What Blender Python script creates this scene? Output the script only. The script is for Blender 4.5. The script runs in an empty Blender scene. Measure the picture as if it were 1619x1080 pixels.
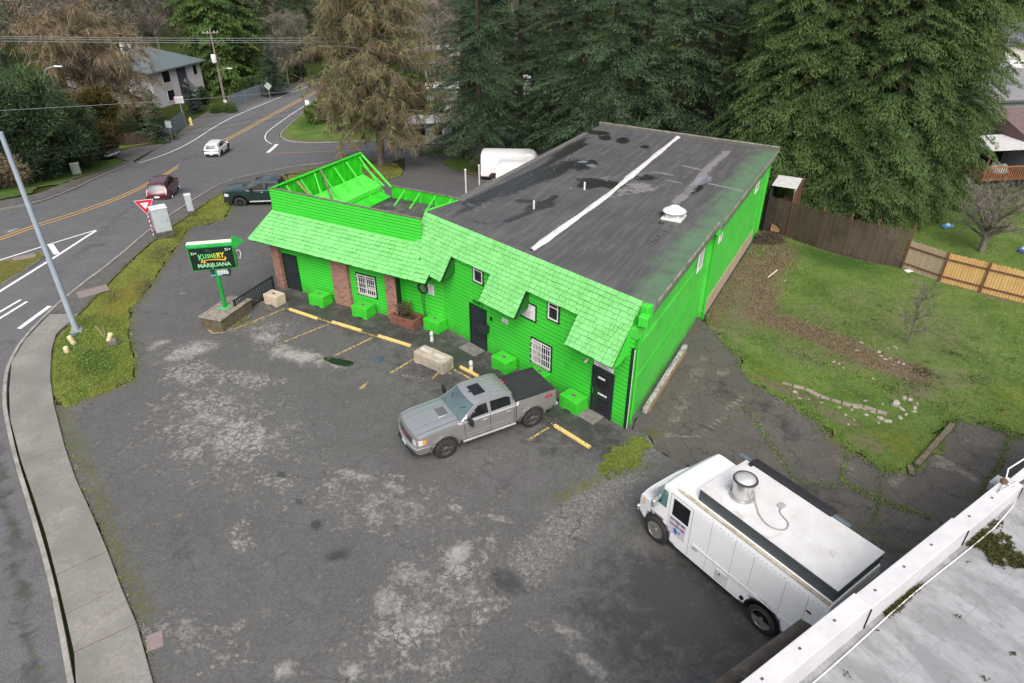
import bpy, bmesh, math, random
import numpy as np
from mathutils import Vector, Matrix
from mathutils.geometry import delaunay_2d_cdt
PI = math.pi
rad = math.radians
scn = bpy.context.scene
col = scn.collection

# ------------------------------------------------------------------ camera, sky, sun, exposure
PITCH, CAMH, FPX = 31.3, 17.0, 1079.0
cam_data = bpy.data.cameras.new('camera')
cam_data.sensor_width = 36.0
cam_data.lens = 36.0*FPX/1619.0
cam_data.clip_start, cam_data.clip_end = 0.5, 2000.0
cam = bpy.data.objects.new('camera', cam_data)
col.objects.link(cam)
cam.location = (0, 0, CAMH)
cam.rotation_euler = (rad(90-PITCH), 0, 0)
scn.camera = cam

world = bpy.data.worlds.new('World')
scn.world = world
world.use_nodes = True
wn = world.node_tree
wn.nodes.clear()
wo = wn.nodes.new('ShaderNodeOutputWorld')
wb = wn.nodes.new('ShaderNodeBackground')
sky = wn.nodes.new('ShaderNodeTexSky')
sky.sky_type = 'NISHITA'
sky.sun_disc = False
SUN_EL, SUN_AZ = 47.0, 176.0
sky.sun_elevation = rad(SUN_EL)
sky.sun_rotation = rad(SUN_AZ)
sky.air_density = 1.0
sky.dust_density = 6.0
sky.ozone_density = 0.6
wb.inputs['Strength'].default_value = 0.15
hs_ = wn.nodes.new('ShaderNodeHueSaturation'); hs_.inputs['Saturation'].default_value = .58
wn.links.new(sky.outputs[0], hs_.inputs['Color']); wn.links.new(hs_.outputs[0], wb.inputs[0])
wn.links.new(wb.outputs[0], wo.inputs[0])
# overcast: the cloud deck is brightest overhead
_tc = wn.nodes.new('ShaderNodeTexCoord'); _sx = wn.nodes.new('ShaderNodeSeparateXYZ'); _mr = wn.nodes.new('ShaderNodeMapRange')
_mr.inputs['From Min'].default_value = 0.0; _mr.inputs['From Max'].default_value = 1.0; _mr.inputs['To Min'].default_value = 0.105; _mr.inputs['To Max'].default_value = 0.205
wn.links.new(_tc.outputs['Generated'], _sx.inputs[0]); wn.links.new(_sx.outputs[2], _mr.inputs[0]); wn.links.new(_mr.outputs[0], wb.inputs['Strength'])

sd = bpy.data.lights.new('sun', 'SUN')
sd.energy = 0.95
sd.angle = rad(50)
sd.color = (1.0, 0.985, 0.965)
sun = bpy.data.objects.new('sun', sd)
col.objects.link(sun)
# direction to the sun (azimuth measured clockwise from +Y, as the sky texture does)
_d = Vector((math.sin(rad(SUN_AZ))*math.cos(rad(SUN_EL)), math.cos(rad(SUN_AZ))*math.cos(rad(SUN_EL)), math.sin(rad(SUN_EL))))
sun.rotation_euler = _d.to_track_quat('Z', 'Y').to_euler()
scn.view_settings.view_transform = 'Standard'
scn.view_settings.look = 'None'
scn.view_settings.exposure = 0.48
scn.view_settings.gamma = 1.0
scn.view_settings.use_curve_mapping = False

# ------------------------------------------------------------------ terrain and measuring helpers
def sst(t):
    t = np.clip(t, 0, 1)
    return t*t*(3-2*t)
def T(x, y):
    """terrain height: level round the shop, falling away down the road beyond it"""
    return -7.0*sst((y-34)/58.0)*(1-sst((x-6)/20.0))
_th = rad(PITCH)
def ray(px, py):
    fx, fy = (px-809.5)/FPX, (540-py)/FPX
    return np.array([fx, math.cos(_th)+fy*math.sin(_th), -math.sin(_th)+fy*math.cos(_th)])
def P(px, py, h=0.0):
    """survey a point: where the line of sight through a spot of the photograph meets the terrain (h above it)"""
    d = ray(px, py); lo, hi = 1.0, 400.0
    for _ in range(45):
        m = (lo+hi)/2
        if CAMH+d[2]*m > float(T(d[0]*m, d[1]*m))+h: lo = m
        else: hi = m
    return Vector((d[0]*lo, d[1]*lo, CAMH+d[2]*lo))
def PZ(px, py, z):
    d = ray(px, py); t = (z-CAMH)/d[2]
    return Vector((d[0]*t, d[1]*t, z))
def HT(px, py, x, y):
    """height over (x,y) of something seen at px,py"""
    d = ray(px, py); t = (x*d[0]+y*d[1])/(d[0]**2+d[1]**2)
    return CAMH+t*d[2]
def TZ(x, y): return float(T(x, y))

# ------------------------------------------------------------------ materials
MATS = {}
class NT:
    def __init__(s, name):
        s.m = bpy.data.materials.new(name); s.m.use_nodes = True
        s.t = s.m.node_tree; s.n = s.t.nodes; s.l = s.t.links
        s.b = s.n['Principled BSDF']; s.o = s.n['Material Output']
        s.b.inputs['Specular IOR Level'].default_value = 0.35
    def add(s, ty, **kw):
        x = s.n.new(ty)
        for k, v in kw.items():
            if k.startswith('i_'):
                key = k[2:]; key = int(key) if key.isdigit() else key.replace('_', ' ')
                x.inputs[key].default_value = v
            else: setattr(x, k, v)
        return x
    def link(s, a, b): s.l.new(a, b); return s
    def coord(s, scale=1.0, kind='Object'):
        c = s.add('ShaderNodeTexCoord'); mp = s.add('ShaderNodeMapping')
        mp.inputs['Scale'].default_value = (scale,)*3 if not isinstance(scale, tuple) else scale
        s.link(c.outputs[kind], mp.inputs['Vector']); return mp.outputs[0]
    def noise(s, vec, scale, detail=4, rough=.55, dist=0.0):
        n = s.add('ShaderNodeTexNoise', i_Scale=scale, i_Detail=detail, i_Roughness=rough, i_Distortion=dist)
        s.link(vec, n.inputs['Vector']); return n.outputs['Fac']
    def ramp(s, fac, stops, interp='LINEAR'):
        r = s.add('ShaderNodeValToRGB'); e = r.color_ramp.elements; r.color_ramp.interpolation = interp
        while len(e) < len(stops): e.new(.5)
        for i, (p, c) in enumerate(stops):
            e[i].position = p; e[i].color = (c, c, c, 1) if not isinstance(c, tuple) else (*c[:3], 1)
        s.link(fac, r.inputs[0]); return r.outputs[0]
    def mix(s, fac, a, b, mode='MIX'):
        m = s.add('ShaderNodeMix', data_type='RGBA', blend_type=mode)
        for sock, v in ((m.inputs[0], fac), (m.inputs[6], a), (m.inputs[7], b)):
            if isinstance(v, (int, float)): sock.default_value = v
            elif isinstance(v, tuple): sock.default_value = (*v[:3], 1)
            else: s.link(v, sock)
        return m.outputs[2]
    def math(s, op, a, b=0.0, clamp=False):
        m = s.add('ShaderNodeMath', operation=op, use_clamp=clamp)
        for sock, v in ((m.inputs[0], a), (m.inputs[1], b)):
            if isinstance(v, (int, float)): sock.default_value = v
            else: s.link(v, sock)
        return m.outputs[0]
    def bump(s, h, strength=.3, dist=.02):
        b = s.add('ShaderNodeBump', i_Strength=strength, i_Distance=dist)
        s.link(h, b.inputs['Height']); s.link(b.outputs[0], s.b.inputs['Normal']); return s
    def color(s, c):
        if isinstance(c, tuple): s.b.inputs['Base Color'].default_value = (*c[:3], 1)
        else: s.link(c, s.b.inputs['Base Color'])
        return s
    def rough(s, r):
        if isinstance(r, (int, float)): s.b.inputs['Roughness'].default_value = r
        else: s.link(r, s.b.inputs['Roughness'])
        return s
    def attr(s, name):
        a = s.add('ShaderNodeAttribute', attribute_name=name); return a
def mat(name, c, rough=.6, c2=None, scale=3.0, metal=0.0, bump=0.0, bscale=None, amount=.5, grime=None, coat=0.0):
    """plain surface with noise variation of its colour, fine relief and optional grime"""
    if name in MATS: return MATS[name]
    s = NT(name); v = s.coord()
    n = s.noise(v, scale, 5, .6)
    if c2 is None: c2 = tuple(x*.78 for x in c)
    f = s.ramp(n, [(.35, 0.0), (.35+amount*.6, 1.0)])
    cc = s.mix(f, c, c2)
    if grime:
        g = s.noise(v, grime[1], 6, .7, .6)
        gf = s.ramp(g, [(grime[2], 0.0), (min(1, grime[2]+.15), 1.0)])
        cc = s.mix(gf, cc, grime[0])
    s.color(cc); s.rough(rough); s.b.inputs['Metallic'].default_value = metal
    s.b.inputs['Coat Weight'].default_value = coat
    if bump: s.bump(s.noise(v, bscale or scale*8, 4, .6), bump, .01)
    MATS[name] = s.m; return s.m

# ------------------------------------------------------------------ mesh builder
class MB:
    def __init__(s): s.v = []; s.f = []; s.mi = []
    def vert(s, p): s.v.append((float(p[0]), float(p[1]), float(p[2]))); return len(s.v)-1
    def face(s, idx, m=0): s.f.append(tuple(idx)); s.mi.append(m); return s
    def poly(s, pts, m=0):
        k = len(s.v)
        for p in pts: s.vert(p)
        return s.face(range(k, k+len(pts)), m)
    def box(s, c, d, rz=0.0, m=0, taper=1.0, M=None):
        """centre c, full size d, turned rz about z"""
        cs, sn = math.cos(rz), math.sin(rz); k = len(s.v)
        for dz in (-.5, .5):
            tp = taper if dz > 0 else 1.0
            for dx, dy in ((-.5, -.5), (.5, -.5), (.5, .5), (-.5, .5)):
                x, y = dx*d[0]*tp, dy*d[1]*tp
                p = Vector((x*cs-y*sn, x*sn+y*cs, dz*d[2]))
                if M is not None: p = M @ p
                s.vert((c[0]+p[0], c[1]+p[1], c[2]+p[2]))
        for q in ((3, 2, 1, 0), (4, 5, 6, 7), (0, 1, 5, 4), (1, 2, 6, 5), (2, 3, 7, 6), (3, 0, 4, 7)):
            s.face([k+i for i in q], m)
        return s
    def beam(s, a, b, w, h, m=0, up=(0, 0, 1)):
        a, b = Vector(a), Vector(b); d = (b-a).normalized(); u = Vector(up)
        if abs(d.dot(u)) > .98: u = Vector((1, 0, 0))
        r = d.cross(u).normalized(); u = r.cross(d).normalized(); k = len(s.v)
        for p in (a, b):
            for x, y in ((-1, -1), (1, -1), (1, 1), (-1, 1)): s.vert(p+r*x*w/2+u*y*h/2)
        for q in ((0, 1, 2, 3), (7, 6, 5, 4), (0, 4, 5, 1), (1, 5, 6, 2), (2, 6, 7, 3), (3, 7, 4, 0)):
            s.face([k+i for i in q], m)
        return s
    def tube(s, pts, r, n=8, m=0, caps=True):
        pts = [Vector(p) for p in pts]; rs = r if isinstance(r, (list, tuple)) else [r]*len(pts)
        k0 = len(s.v); prev = None
        for i, p in enumerate(pts):
            d = (pts[min(i+1, len(pts)-1)]-pts[max(i-1, 0)]).normalized()
            if prev is None:
                u = Vector((0, 0, 1)) if abs(d.z) < .9 else Vector((1, 0, 0))
                prev = (u-d*u.dot(d)).normalized()
            else: prev = (prev-d*prev.dot(d)).normalized()
            w = d.cross(prev)
            for j in range(n):
                a = 2*PI*j/n; s.vert(p+(prev*math.cos(a)+w*math.sin(a))*rs[i])
        for i in range(len(pts)-1):
            for j in range(n):
                a, b = k0+i*n+j, k0+i*n+(j+1) % n
                s.face((a, b, b+n, a+n), m)
        if caps:
            s.face([k0+j for j in reversed(range(n))], m); s.face([k0+(len(pts)-1)*n+j for j in range(n)], m)
        return s
    def lathe(s, prof, n=24, c=(0, 0, 0), axis='z', m=0, cap=True):
        """profile of (radius, height)"""
        k0 = len(s.v)
        for r, h in prof:
            for j in range(n):
                a = 2*PI*j/n; x, y = r*math.cos(a), r*math.sin(a)
                p = {'z': (x, y, h), 'y': (x, h, y), 'x': (h, x, y)}[axis]
                s.vert((c[0]+p[0], c[1]+p[1], c[2]+p[2]))
        for i in range(len(prof)-1):
            for j in range(n):
                a, b = k0+i*n+j, k0+i*n+(j+1) % n
                q = (a, b, b+n, a+n)
                s.face(q if axis != 'y' else q[::-1], m)
        if cap:
            q = [k0+j for j in range(n)]; e = [k0+(len(prof)-1)*n+j for j in range(n)]
            s.face(q[::-1] if axis != 'y' else q, m); s.face(e if axis != 'y' else e[::-1], m)
        return s
    def prism(s, poly, z0, z1, m=0):
        """poly of (x,y) counter-clockwise; z0,z1 numbers or per-point lists"""
        n = len(poly); k = len(s.v)
        a = z0 if isinstance(z0, (list, tuple)) else [z0]*n
        b = z1 if isinstance(z1, (list, tuple)) else [z1]*n
        for i, p in enumerate(poly): s.vert((p[0], p[1], a[i]))
        for i, p in enumerate(poly): s.vert((p[0], p[1], b[i]))
        s.face([k+i for i in reversed(range(n))], m); s.face([k+n+i for i in range(n)], m)
        for i in range(n):
            j = (i+1) % n; s.face((k+i, k+j, k+n+j, k+n+i), m)
        return s
    def slab(s, pts, t, m=0):
        """flat polygon in 3-D thickened by t against its normal"""
        pts = [Vector(p) for p in pts]; n = len(pts)
        nr = (pts[1]-pts[0]).cross(pts[2]-pts[1]).normalized(); k = len(s.v)
        for p in pts: s.vert(p)
        for p in pts: s.vert(p-nr*t)
        s.face([k+i for i in range(n)], m); s.face([k+n+i for i in reversed(range(n))], m)
        for i in range(n):
            j = (i+1) % n; s.face((k+i, k+n+i, k+n+j, k+j), m)
        return s
    def ext(s, o):
        k = len(s.v); s.v += o.v; s.f += [tuple(i+k for i in f) for f in o.f]; s.mi += o.mi; return s
    def build(s, name, mats, parent=None, world=False, smooth=None, bevel=0.0, seg=1):
        me = bpy.data.meshes.new(name)
        V = s.v
        if world and parent is not None:
            L = parent.location; V = [(a-L.x, b-L.y, c-L.z) for a, b, c in V]
        me.from_pydata(V, [], s.f); me.update()
        if not isinstance(mats, (list, tuple)): mats = [mats]
        for m_ in mats: me.materials.append(m_)
        if len(mats) > 1: me.polygons.foreach_set('material_index', s.mi)
        if bevel:
            bm = bmesh.new(); bm.from_mesh(me)
            bmesh.ops.remove_doubles(bm, verts=bm.verts, dist=1e-5)
            es = [e for e in bm.edges if len(e.link_faces) == 2 and e.calc_face_angle(0) > rad(28)]
            bmesh.ops.bevel(bm, geom=es, offset=bevel, segments=seg, affect='EDGES', clamp_overlap=True, profile=.6)
            bm.to_mesh(me); bm.free()
        if smooth is not None:
            me.polygons.foreach_set('use_smooth', [True]*len(me.polygons))
            me.set_sharp_from_angle(angle=rad(smooth))
        me.update()
        o = bpy.data.objects.new(name, me); col.objects.link(o)
        if parent is not None: o.parent = parent
        return o
def tag(o, label=None, cat=None, group=None, kind=None):
    if label: o['label'] = label
    if cat: o['category'] = cat
    if group: o['group'] = group
    if kind: o['kind'] = kind
    return o
def thing(name, loc, rz=0.0, label=None, cat=None, group=None):
    o = bpy.data.objects.new(name, None); col.objects.link(o)
    o.empty_display_size = .3
    o.location = loc; o.rotation_euler = (0, 0, rz)
    return tag(o, label, cat, group)
def dup(root, loc, rz, label=None, group=None, scale=None):
    r = root.copy(); col.objects.link(r); r.location = loc; r.rotation_euler = (0, 0, rz)
    if label: r['label'] = label
    if group: r['group'] = group
    if scale: r.scale = scale if isinstance(scale, tuple) else (scale,)*3
    for ch in list(root.children):
        c = ch.copy(); col.objects.link(c); c.parent = r
        for g in list(ch.children):
            d = g.copy(); col.objects.link(d); d.parent = c
    return r
def text_mb(txt, size, M, depth=.004, align='CENTER', bold=0.0, squeeze=1.0, m=0):
    """lettering as mesh; M maps text space (x right, y up, z out) into place"""
    cu = bpy.data.curves.new('lettering', 'FONT'); cu.body = txt; cu.size = size
    cu.align_x = align; cu.align_y = 'CENTER'; cu.extrude = depth; cu.offset = bold; cu.resolution_u = 3
    ob = bpy.data.objects.new('lettering', cu); col.objects.link(ob)
    bpy.context.view_layer.update()
    me = bpy.data.meshes.new_from_object(ob.evaluated_get(bpy.context.evaluated_depsgraph_get()))
    b = MB(); b.v = [tuple(M @ Vector((v.co.x*squeeze, v.co.y, v.co.z))) for v in me.vertices]
    b.f = [tuple(p.vertices) for p in me.polygons]; b.mi = [m]*len(b.f)
    bpy.data.objects.remove(ob); bpy.data.curves.remove(cu); bpy.data.meshes.remove(me)
    return b
def frameM(o, right, up):
    r = Vector(right).normalized(); u = Vector(up).normalized(); n = r.cross(u).normalized()
    return Matrix(((r.x, u.x, n.x, o[0]), (r.y, u.y, n.y, o[1]), (r.z, u.z, n.z, o[2]), (0, 0, 0, 1)))
# ------------------------------------------------------------------ ground sheets
def to2(p): return (p[1], p[2]) if p[0] == 'w' else tuple(P(p[0], p[1])[:2])
def inpoly(X, Y, poly):
    ins = np.zeros(X.shape, bool); n = len(poly)
    for i in range(n):
        (x0, y0), (x1, y1) = poly[i], poly[(i+1) % n]
        if y0 == y1: continue
        c = ((y0 > Y) != (y1 > Y)) & (X < (x1-x0)*(Y-y0)/(y1-y0)+x0); ins ^= c
    return ins
def densify(poly, step, closed=True):
    out = []; n = len(poly)
    for i in range(n if closed else n-1):
        a, b = poly[i], poly[(i+1) % n]; L = math.hypot(b[0]-a[0], b[1]-a[1]); k = max(1, int(L/step))
        for j in range(k): out.append((a[0]+(b[0]-a[0])*j/k, a[1]+(b[1]-a[1])*j/k))
    if not closed: out.append(poly[-1])
    return out
def smooth_line(pts, it=2, closed=False):
    for _ in range(it):
        q = [] if closed else [pts[0]]
        n = len(pts)
        for i in range(n if closed else n-1):
            a, b = pts[i], pts[(i+1) % n]
            q.append((a[0]*.75+b[0]*.25, a[1]*.75+b[1]*.25)); q.append((a[0]*.25+b[0]*.75, a[1]*.25+b[1]*.75))
        if not closed: q.append(pts[-1])
        pts = q
    return pts
def sheet(name, poly, mt, dz=0.0, res=.5, attrs=None, rough_edge=0.0, seed=0, skirt=0.0, hf=None):
    rnd = random.Random(seed)
    poly = [to2(p) for p in poly]
    poly = densify(poly, min(res*1.5, 1.0))
    if rough_edge: poly = [(x+rnd.gauss(0, rough_edge), y+rnd.gauss(0, rough_edge)) for x, y in poly]
    xs = [p[0] for p in poly]; ys = [p[1] for p in poly]
    gx, gy = np.meshgrid(np.arange(min(xs)+res/2, max(xs), res), np.arange(min(ys)+res/2, max(ys), res))
    gx = gx.ravel(); gy = gy.ravel(); k = inpoly(gx, gy, poly); gx, gy = gx[k], gy[k]
    pts = [Vector(p) for p in poly]+[Vector((a, b)) for a, b in zip(gx.tolist(), gy.tolist())]
    n = len(poly)
    vv, ee, ff, *_ = delaunay_2d_cdt(pts, [], [list(range(n))], 1, 1e-4, False)
    V = np.array([(p.x, p.y) for p in vv]); Z = T(V[:, 0], V[:, 1])+dz
    if hf is not None: Z = Z+hf(V[:, 0], V[:, 1])
    me = bpy.data.meshes.new(name)
    ct = np.array([[(vv[f[0]].x+vv[f[1]].x+vv[f[2]].x)/3, (vv[f[0]].y+vv[f[1]].y+vv[f[2]].y)/3] for f in ff]); ok = inpoly(ct[:, 0], ct[:, 1], poly); ff = [f for f, k_ in zip(ff, ok) if k_]
    F = [f if (vv[f[1]]-vv[f[0]]).cross(vv[f[2]]-vv[f[0]]) > 0 else f[::-1] for f in ff]
    verts = np.column_stack([V, Z]).tolist()
    if skirt:
        k0 = len(verts)
        for i in range(n): verts.append((verts[i][0], verts[i][1], verts[i][2]-skirt))
        for i in range(n):
            j = (i+1) % n; F.append((i, k0+i, k0+j, j))
    me.from_pydata(verts, [], F); me.materials.append(mt)
    me.polygons.foreach_set('use_smooth', [True]*len(me.polygons))
    if attrs:
        X = np.array([v[0] for v in verts]); Y = np.array([v[1] for v in verts])
        for an, fn in attrs.items():
            a = me.attributes.new(an, 'FLOAT_COLOR', 'POINT')
            c = np.zeros((len(verts), 4), np.float32); c[:, 3] = 1
            r = fn(X, Y)
            for i, ch in enumerate(r): c[:, i] = np.clip(ch, 0, 1)
            a.data.foreach_set('color', c.ravel())
    me.update()
    o = bpy.data.objects.new(name, me); col.objects.link(o)
    return tag(o, kind='structure')
def blobs(lst, z=None):
    """soft stains; each (px,py,rx,ry,turn,strength): where it lies and its reach on the ground"""
    E_ = []
    for (px, py, rx, ry, a, s) in lst:
        c, sn = math.cos(rad(a)), math.sin(rad(a))
        Q = P if z is None else (lambda a_, b_: PZ(a_, b_, z))
        o = Q(px, py); u = Q(px+rx*c, py+rx*sn)-o; v = Q(px-ry*sn, py+ry*c)-o
        M = np.linalg.inv(np.array([[u.x, v.x], [u.y, v.y]])+np.eye(2)*1e-6)
        E_.append((o.x, o.y, M, s))
    def f(X, Y):
        r = np.zeros(X.shape)
        for ox, oy, M, s in E_:
            dx, dy = X-ox, Y-oy
            a = M[0, 0]*dx+M[0, 1]*dy; b = M[1, 0]*dx+M[1, 1]*dy
            r = np.maximum(r, s*np.clip(1.25-np.sqrt(a*a+b*b), 0, 1))
        return r
    return f
def strokes(lst, z=None):
    """worn lines and edges; each (points, half width in metres, strength)"""
    S = [([tuple((P(*q) if z is None else PZ(q[0], q[1], z))[:2]) for q in pts], w, s) for pts, w, s in lst]
    def f(X, Y):
        r = np.zeros(X.shape)
        for pts, w, s in S:
            for (x0, y0), (x1, y1) in zip(pts[:-1], pts[1:]):
                L2 = (x1-x0)**2+(y1-y0)**2+1e-9
                t = np.clip(((X-x0)*(x1-x0)+(Y-y0)*(y1-y0))/L2, 0, 1)
                d = np.hypot(X-x0-t*(x1-x0), Y-y0-t*(y1-y0))
                r = np.maximum(r, s*np.clip(1.3-d/w, 0, 1))
        return r
    return f
def mx(*fs):
    def f(X, Y):
        r = fs[0](X, Y)
        for g in fs[1:]: r = np.maximum(r, g(X, Y))
        return r
    return f
zero = lambda X, Y: X*0

def asphalt(name, base, light, tracks=0.0):
    """r: pale worn-through patches, g: alligator cracks, b: dark damp; second set r: moss, g: loose gravel, b: fine wear"""
    s = NT(name); v = s.coord()
    A = s.add('ShaderNodeSeparateColor'); s.link(s.attr('wear').outputs['Color'], A.inputs[0])
    B = s.add('ShaderNodeSeparateColor'); s.link(s.attr('cover').outputs['Color'], B.inputs[0])
    pale, crack, dark = A.outputs[0], A.outputs[1], A.outputs[2]
    moss, gravel, fine = B.outputs[0], B.outputs[1], B.outputs[2]
    n1 = s.noise(v, .35, 6, .6); n2 = s.noise(v, 1.6, 7, .72, .5); n3 = s.noise(v, 16, 2, .8); n4 = s.noise(v, 6, 6, .75, .3)
    c = s.mix(s.ramp(n1, [(.3, 0.0), (.7, 1.0)]), base, tuple(x*1.32 for x in base))
    c = s.mix(s.ramp(n2, [(.35, 0.0), (.75, .8)]), c, tuple(x*.72 for x in base))
    c = s.mix(s.ramp(n3, [(.5, 0.0), (.72, .42)]), c, tuple(min(1, x*2.0) for x in base))
    c = s.mix(s.ramp(n3, [(.28, .45), (.48, 0.0)]), c, tuple(x*.45 for x in base))
    def thr(m, nz, k, lo, hi):
        q = s.math('ADD', m, s.math('MULTIPLY', s.math('SUBTRACT', nz, .5), k))
        return s.ramp(q, [(lo, 0.0), (hi, 1.0)])
    # gravel
    gf = thr(gravel, n4, 1.5, .42, .7)
    vg = s.add('ShaderNodeTexVoronoi', i_Scale=17.0); s.link(v, vg.inputs['Vector'])
    gc = s.ramp(vg.outputs['Color'], [(.0, (.07, .068, .06)), (.6, (.145, .142, .134)), (1.0, (.26, .255, .24))])
    c = s.mix(s.math('MULTIPLY', gf, .8), c, gc)
    # pale patches
    pf = thr(pale, s.math('ADD', s.math('MULTIPLY', n2, .55), s.math('MULTIPLY', n4, .45)), 3.2, .42, .98)
    pc = s.mix(n4, tuple(x*.8 for x in light), tuple(x*1.15 for x in light))
    c = s.mix(s.math('MULTIPLY', pf, .74), c, pc)
    # cracks: cells of pale asphalt between dark seams
    wv = s.add('ShaderNodeVectorMath', operation='ADD'); nn = s.add('ShaderNodeTexNoise', i_Scale=2.0, i_Detail=3.0)
    s.link(v, nn.inputs['Vector']); sc = s.add('ShaderNodeVectorMath', operation='SCALE'); sc.inputs['Scale'].default_value = .75
    s.link(nn.outputs['Color'], sc.inputs[0]); s.link(v, wv.inputs[0]); s.link(sc.outputs[0], wv.inputs[1])
    vc = s.add('ShaderNodeTexVoronoi', feature='DISTANCE_TO_EDGE', i_Scale=2.9); s.link(wv.outputs[0], vc.inputs['Vector'])
    vb = s.add('ShaderNodeTexVoronoi', feature='DISTANCE_TO_EDGE', i_Scale=.62); s.link(wv.outputs[0], vb.inputs['Vector'])
    cell = s.ramp(vc.outputs['Distance'], [(.02, 0.0), (.12, 1.0)]); cell = s.math('MULTIPLY', cell, s.ramp(n4, [(.36, .25), (.5, 1.0)]))
    cf = thr(crack, s.math('ADD', s.math('MULTIPLY', n2, .5), s.math('MULTIPLY', n4, .5)), 4.0, .38, .85)
    cc = s.mix(cell, tuple(x*.75 for x in base), tuple(x*.78 for x in light))
    c = s.mix(s.math('MULTIPLY', cf, .72), c, cc)
    line = s.ramp(vb.outputs['Distance'], [(.0, 1.0), (.02, 0.0)])
    lf = s.math('MULTIPLY', line, s.ramp(s.math('ADD', fine, s.math('MULTIPLY', s.math('SUBTRACT', n1, .5), 2.6)), [(.45, 0.0), (.95, .7)]))
    c = s.mix(lf, c, tuple(x*.3 for x in base))
    # damp
    df = thr(dark, n2, 2.0, .3, .85)
    c = s.mix(s.math('MULTIPLY', df, .74), c, tuple(x*.38 for x in base))
    # moss
    mf = thr(moss, n4, 3.2, .4, .9)
    mc = s.mix(s.noise(v, 1.3, 4), (.05, .045, .012), (.10, .12, .018))
    c = s.mix(s.math('MULTIPLY', mf, .85), c, mc)
    s.color(c)
    s.rough(s.ramp(df, [(0.0, .85), (1.0, .42)]))
    h = s.math('ADD', s.math('MULTIPLY', n3, .5), s.math('MULTIPLY', cell, s.math('MULTIPLY', cf, .8)))
    s.bump(h, .35, .015)
    return s.m
def turf(name, greens, dirt, moss=(.14, .15, .02)):
    """wear: r bare earth, g dead leaves / brown, b dark mole hills; cover: r yellow moss, g lush, b litter"""
    s = NT(name); v = s.coord()
    A = s.add('ShaderNodeSeparateColor'); s.link(s.attr('wear').outputs['Color'], A.inputs[0])
    B = s.add('ShaderNodeSeparateColor'); s.link(s.attr('cover').outputs['Color'], B.inputs[0])
    n1 = s.noise(v, .5, 5, .6, .3); n2 = s.noise(v, 3.2, 6, .7, .5); n3 = s.noise(v, 26, 4, .75); n4 = s.noise(v, 9, 5, .7)
    c = s.ramp(s.math('ADD', s.math('MULTIPLY', n1, .5), s.math('MULTIPLY', n2, .5)), [(.3, greens[0]), (.5, greens[1]), (.7, greens[2])])
    c = s.mix(s.ramp(n3, [(.3, .75), (.62, 0.0)]), c, tuple(x*.35 for x in greens[0]))
    c = s.mix(s.ramp(n3, [(.55, 0.0), (.8, .6)]), c, tuple(x*1.9 for x in greens[2]))
    def thr(m, nz, k, lo, hi):
        q = s.math('ADD', m, s.math('MULTIPLY', s.math('SUBTRACT', nz, .5), k))
        return s.ramp(q, [(lo, 0.0), (hi, 1.0)])
    c = s.mix(thr(B.outputs[0], n2, 4.0, .3, 1.2), c, s.mix(n3, tuple(x*.6 for x in moss), tuple(x*1.5 for x in moss)))
    c = s.mix(s.math('MULTIPLY', thr(B.outputs[1], n2, 1.5, .4, .8), .8), c, s.mix(n3, (.012, .035, .008), (.05, .12, .02)))
    c = s.mix(s.math('MULTIPLY', thr(A.outputs[0], s.math('ADD', s.math('MULTIPLY', n4, .5), s.math('MULTIPLY', n2, .5)), 4.5, .3, 1.1), .85), c, s.mix(n3, tuple(x*.45 for x in dirt), tuple(x*1.5 for x in dirt)))
    lc = s.ramp(s.noise(v, 14, 4, .8), [(.3, (.055, .034, .024)), (.5, (.15, .10, .072)), (.7, (.29, .215, .165))])
    c = s.mix(s.math('MULTIPLY', thr(A.outputs[1], s.math('ADD', s.math('MULTIPLY', n4, .6), s.math('MULTIPLY', n2, .4)), 3.0, .3, .8), .9), c, lc)
    c = s.mix(s.math('MULTIPLY', thr(A.outputs[2], n4, 3.0, .5, .95), .8), c, (.014, .012, .009))
    sv = s.add('ShaderNodeTexVoronoi', i_Scale=6.5); s.link(v, sv.inputs['Vector'])
    st = s.ramp(sv.outputs['Distance'], [(.09, 1.0), (.13, 0.0)])
    c = s.mix(s.math('MULTIPLY', st, thr(B.outputs[2], n4, 2.0, .5, .7)), c, (.42, .40, .36))
    s.color(c); s.rough(.95)
    s.b.inputs['Specular IOR Level'].default_value = .1
    s.bump(s.math('ADD', n3, n4), .9, .05)
    return s.m

M_lot = asphalt('worn_asphalt', (.083, .082, .080), (.35, .335, .31))
M_road = asphalt('road_asphalt', (.098, .098, .101), (.20, .20, .20))
M_yard = asphalt('old_yard_asphalt', (.078, .071, .063), (.25, .225, .19))
M_path = asphalt('path_asphalt', (.092, .088, .082), (.19, .18, .165))
M_turf = turf('rough_turf', ((.050, .085, .020), (.115, .19, .042), (.22, .28, .085)), (.17, .135, .10))
M_verge = turf('mossy_verge', ((.080, .105, .020), (.175, .210, .040), (.29, .33, .08)), (.075, .06, .035), moss=(.17, .14, .03))
M_floor = turf('woodland_floor', ((.020, .035, .008), (.045, .065, .014), (.08, .085, .022)), (.05, .038, .025))

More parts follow.
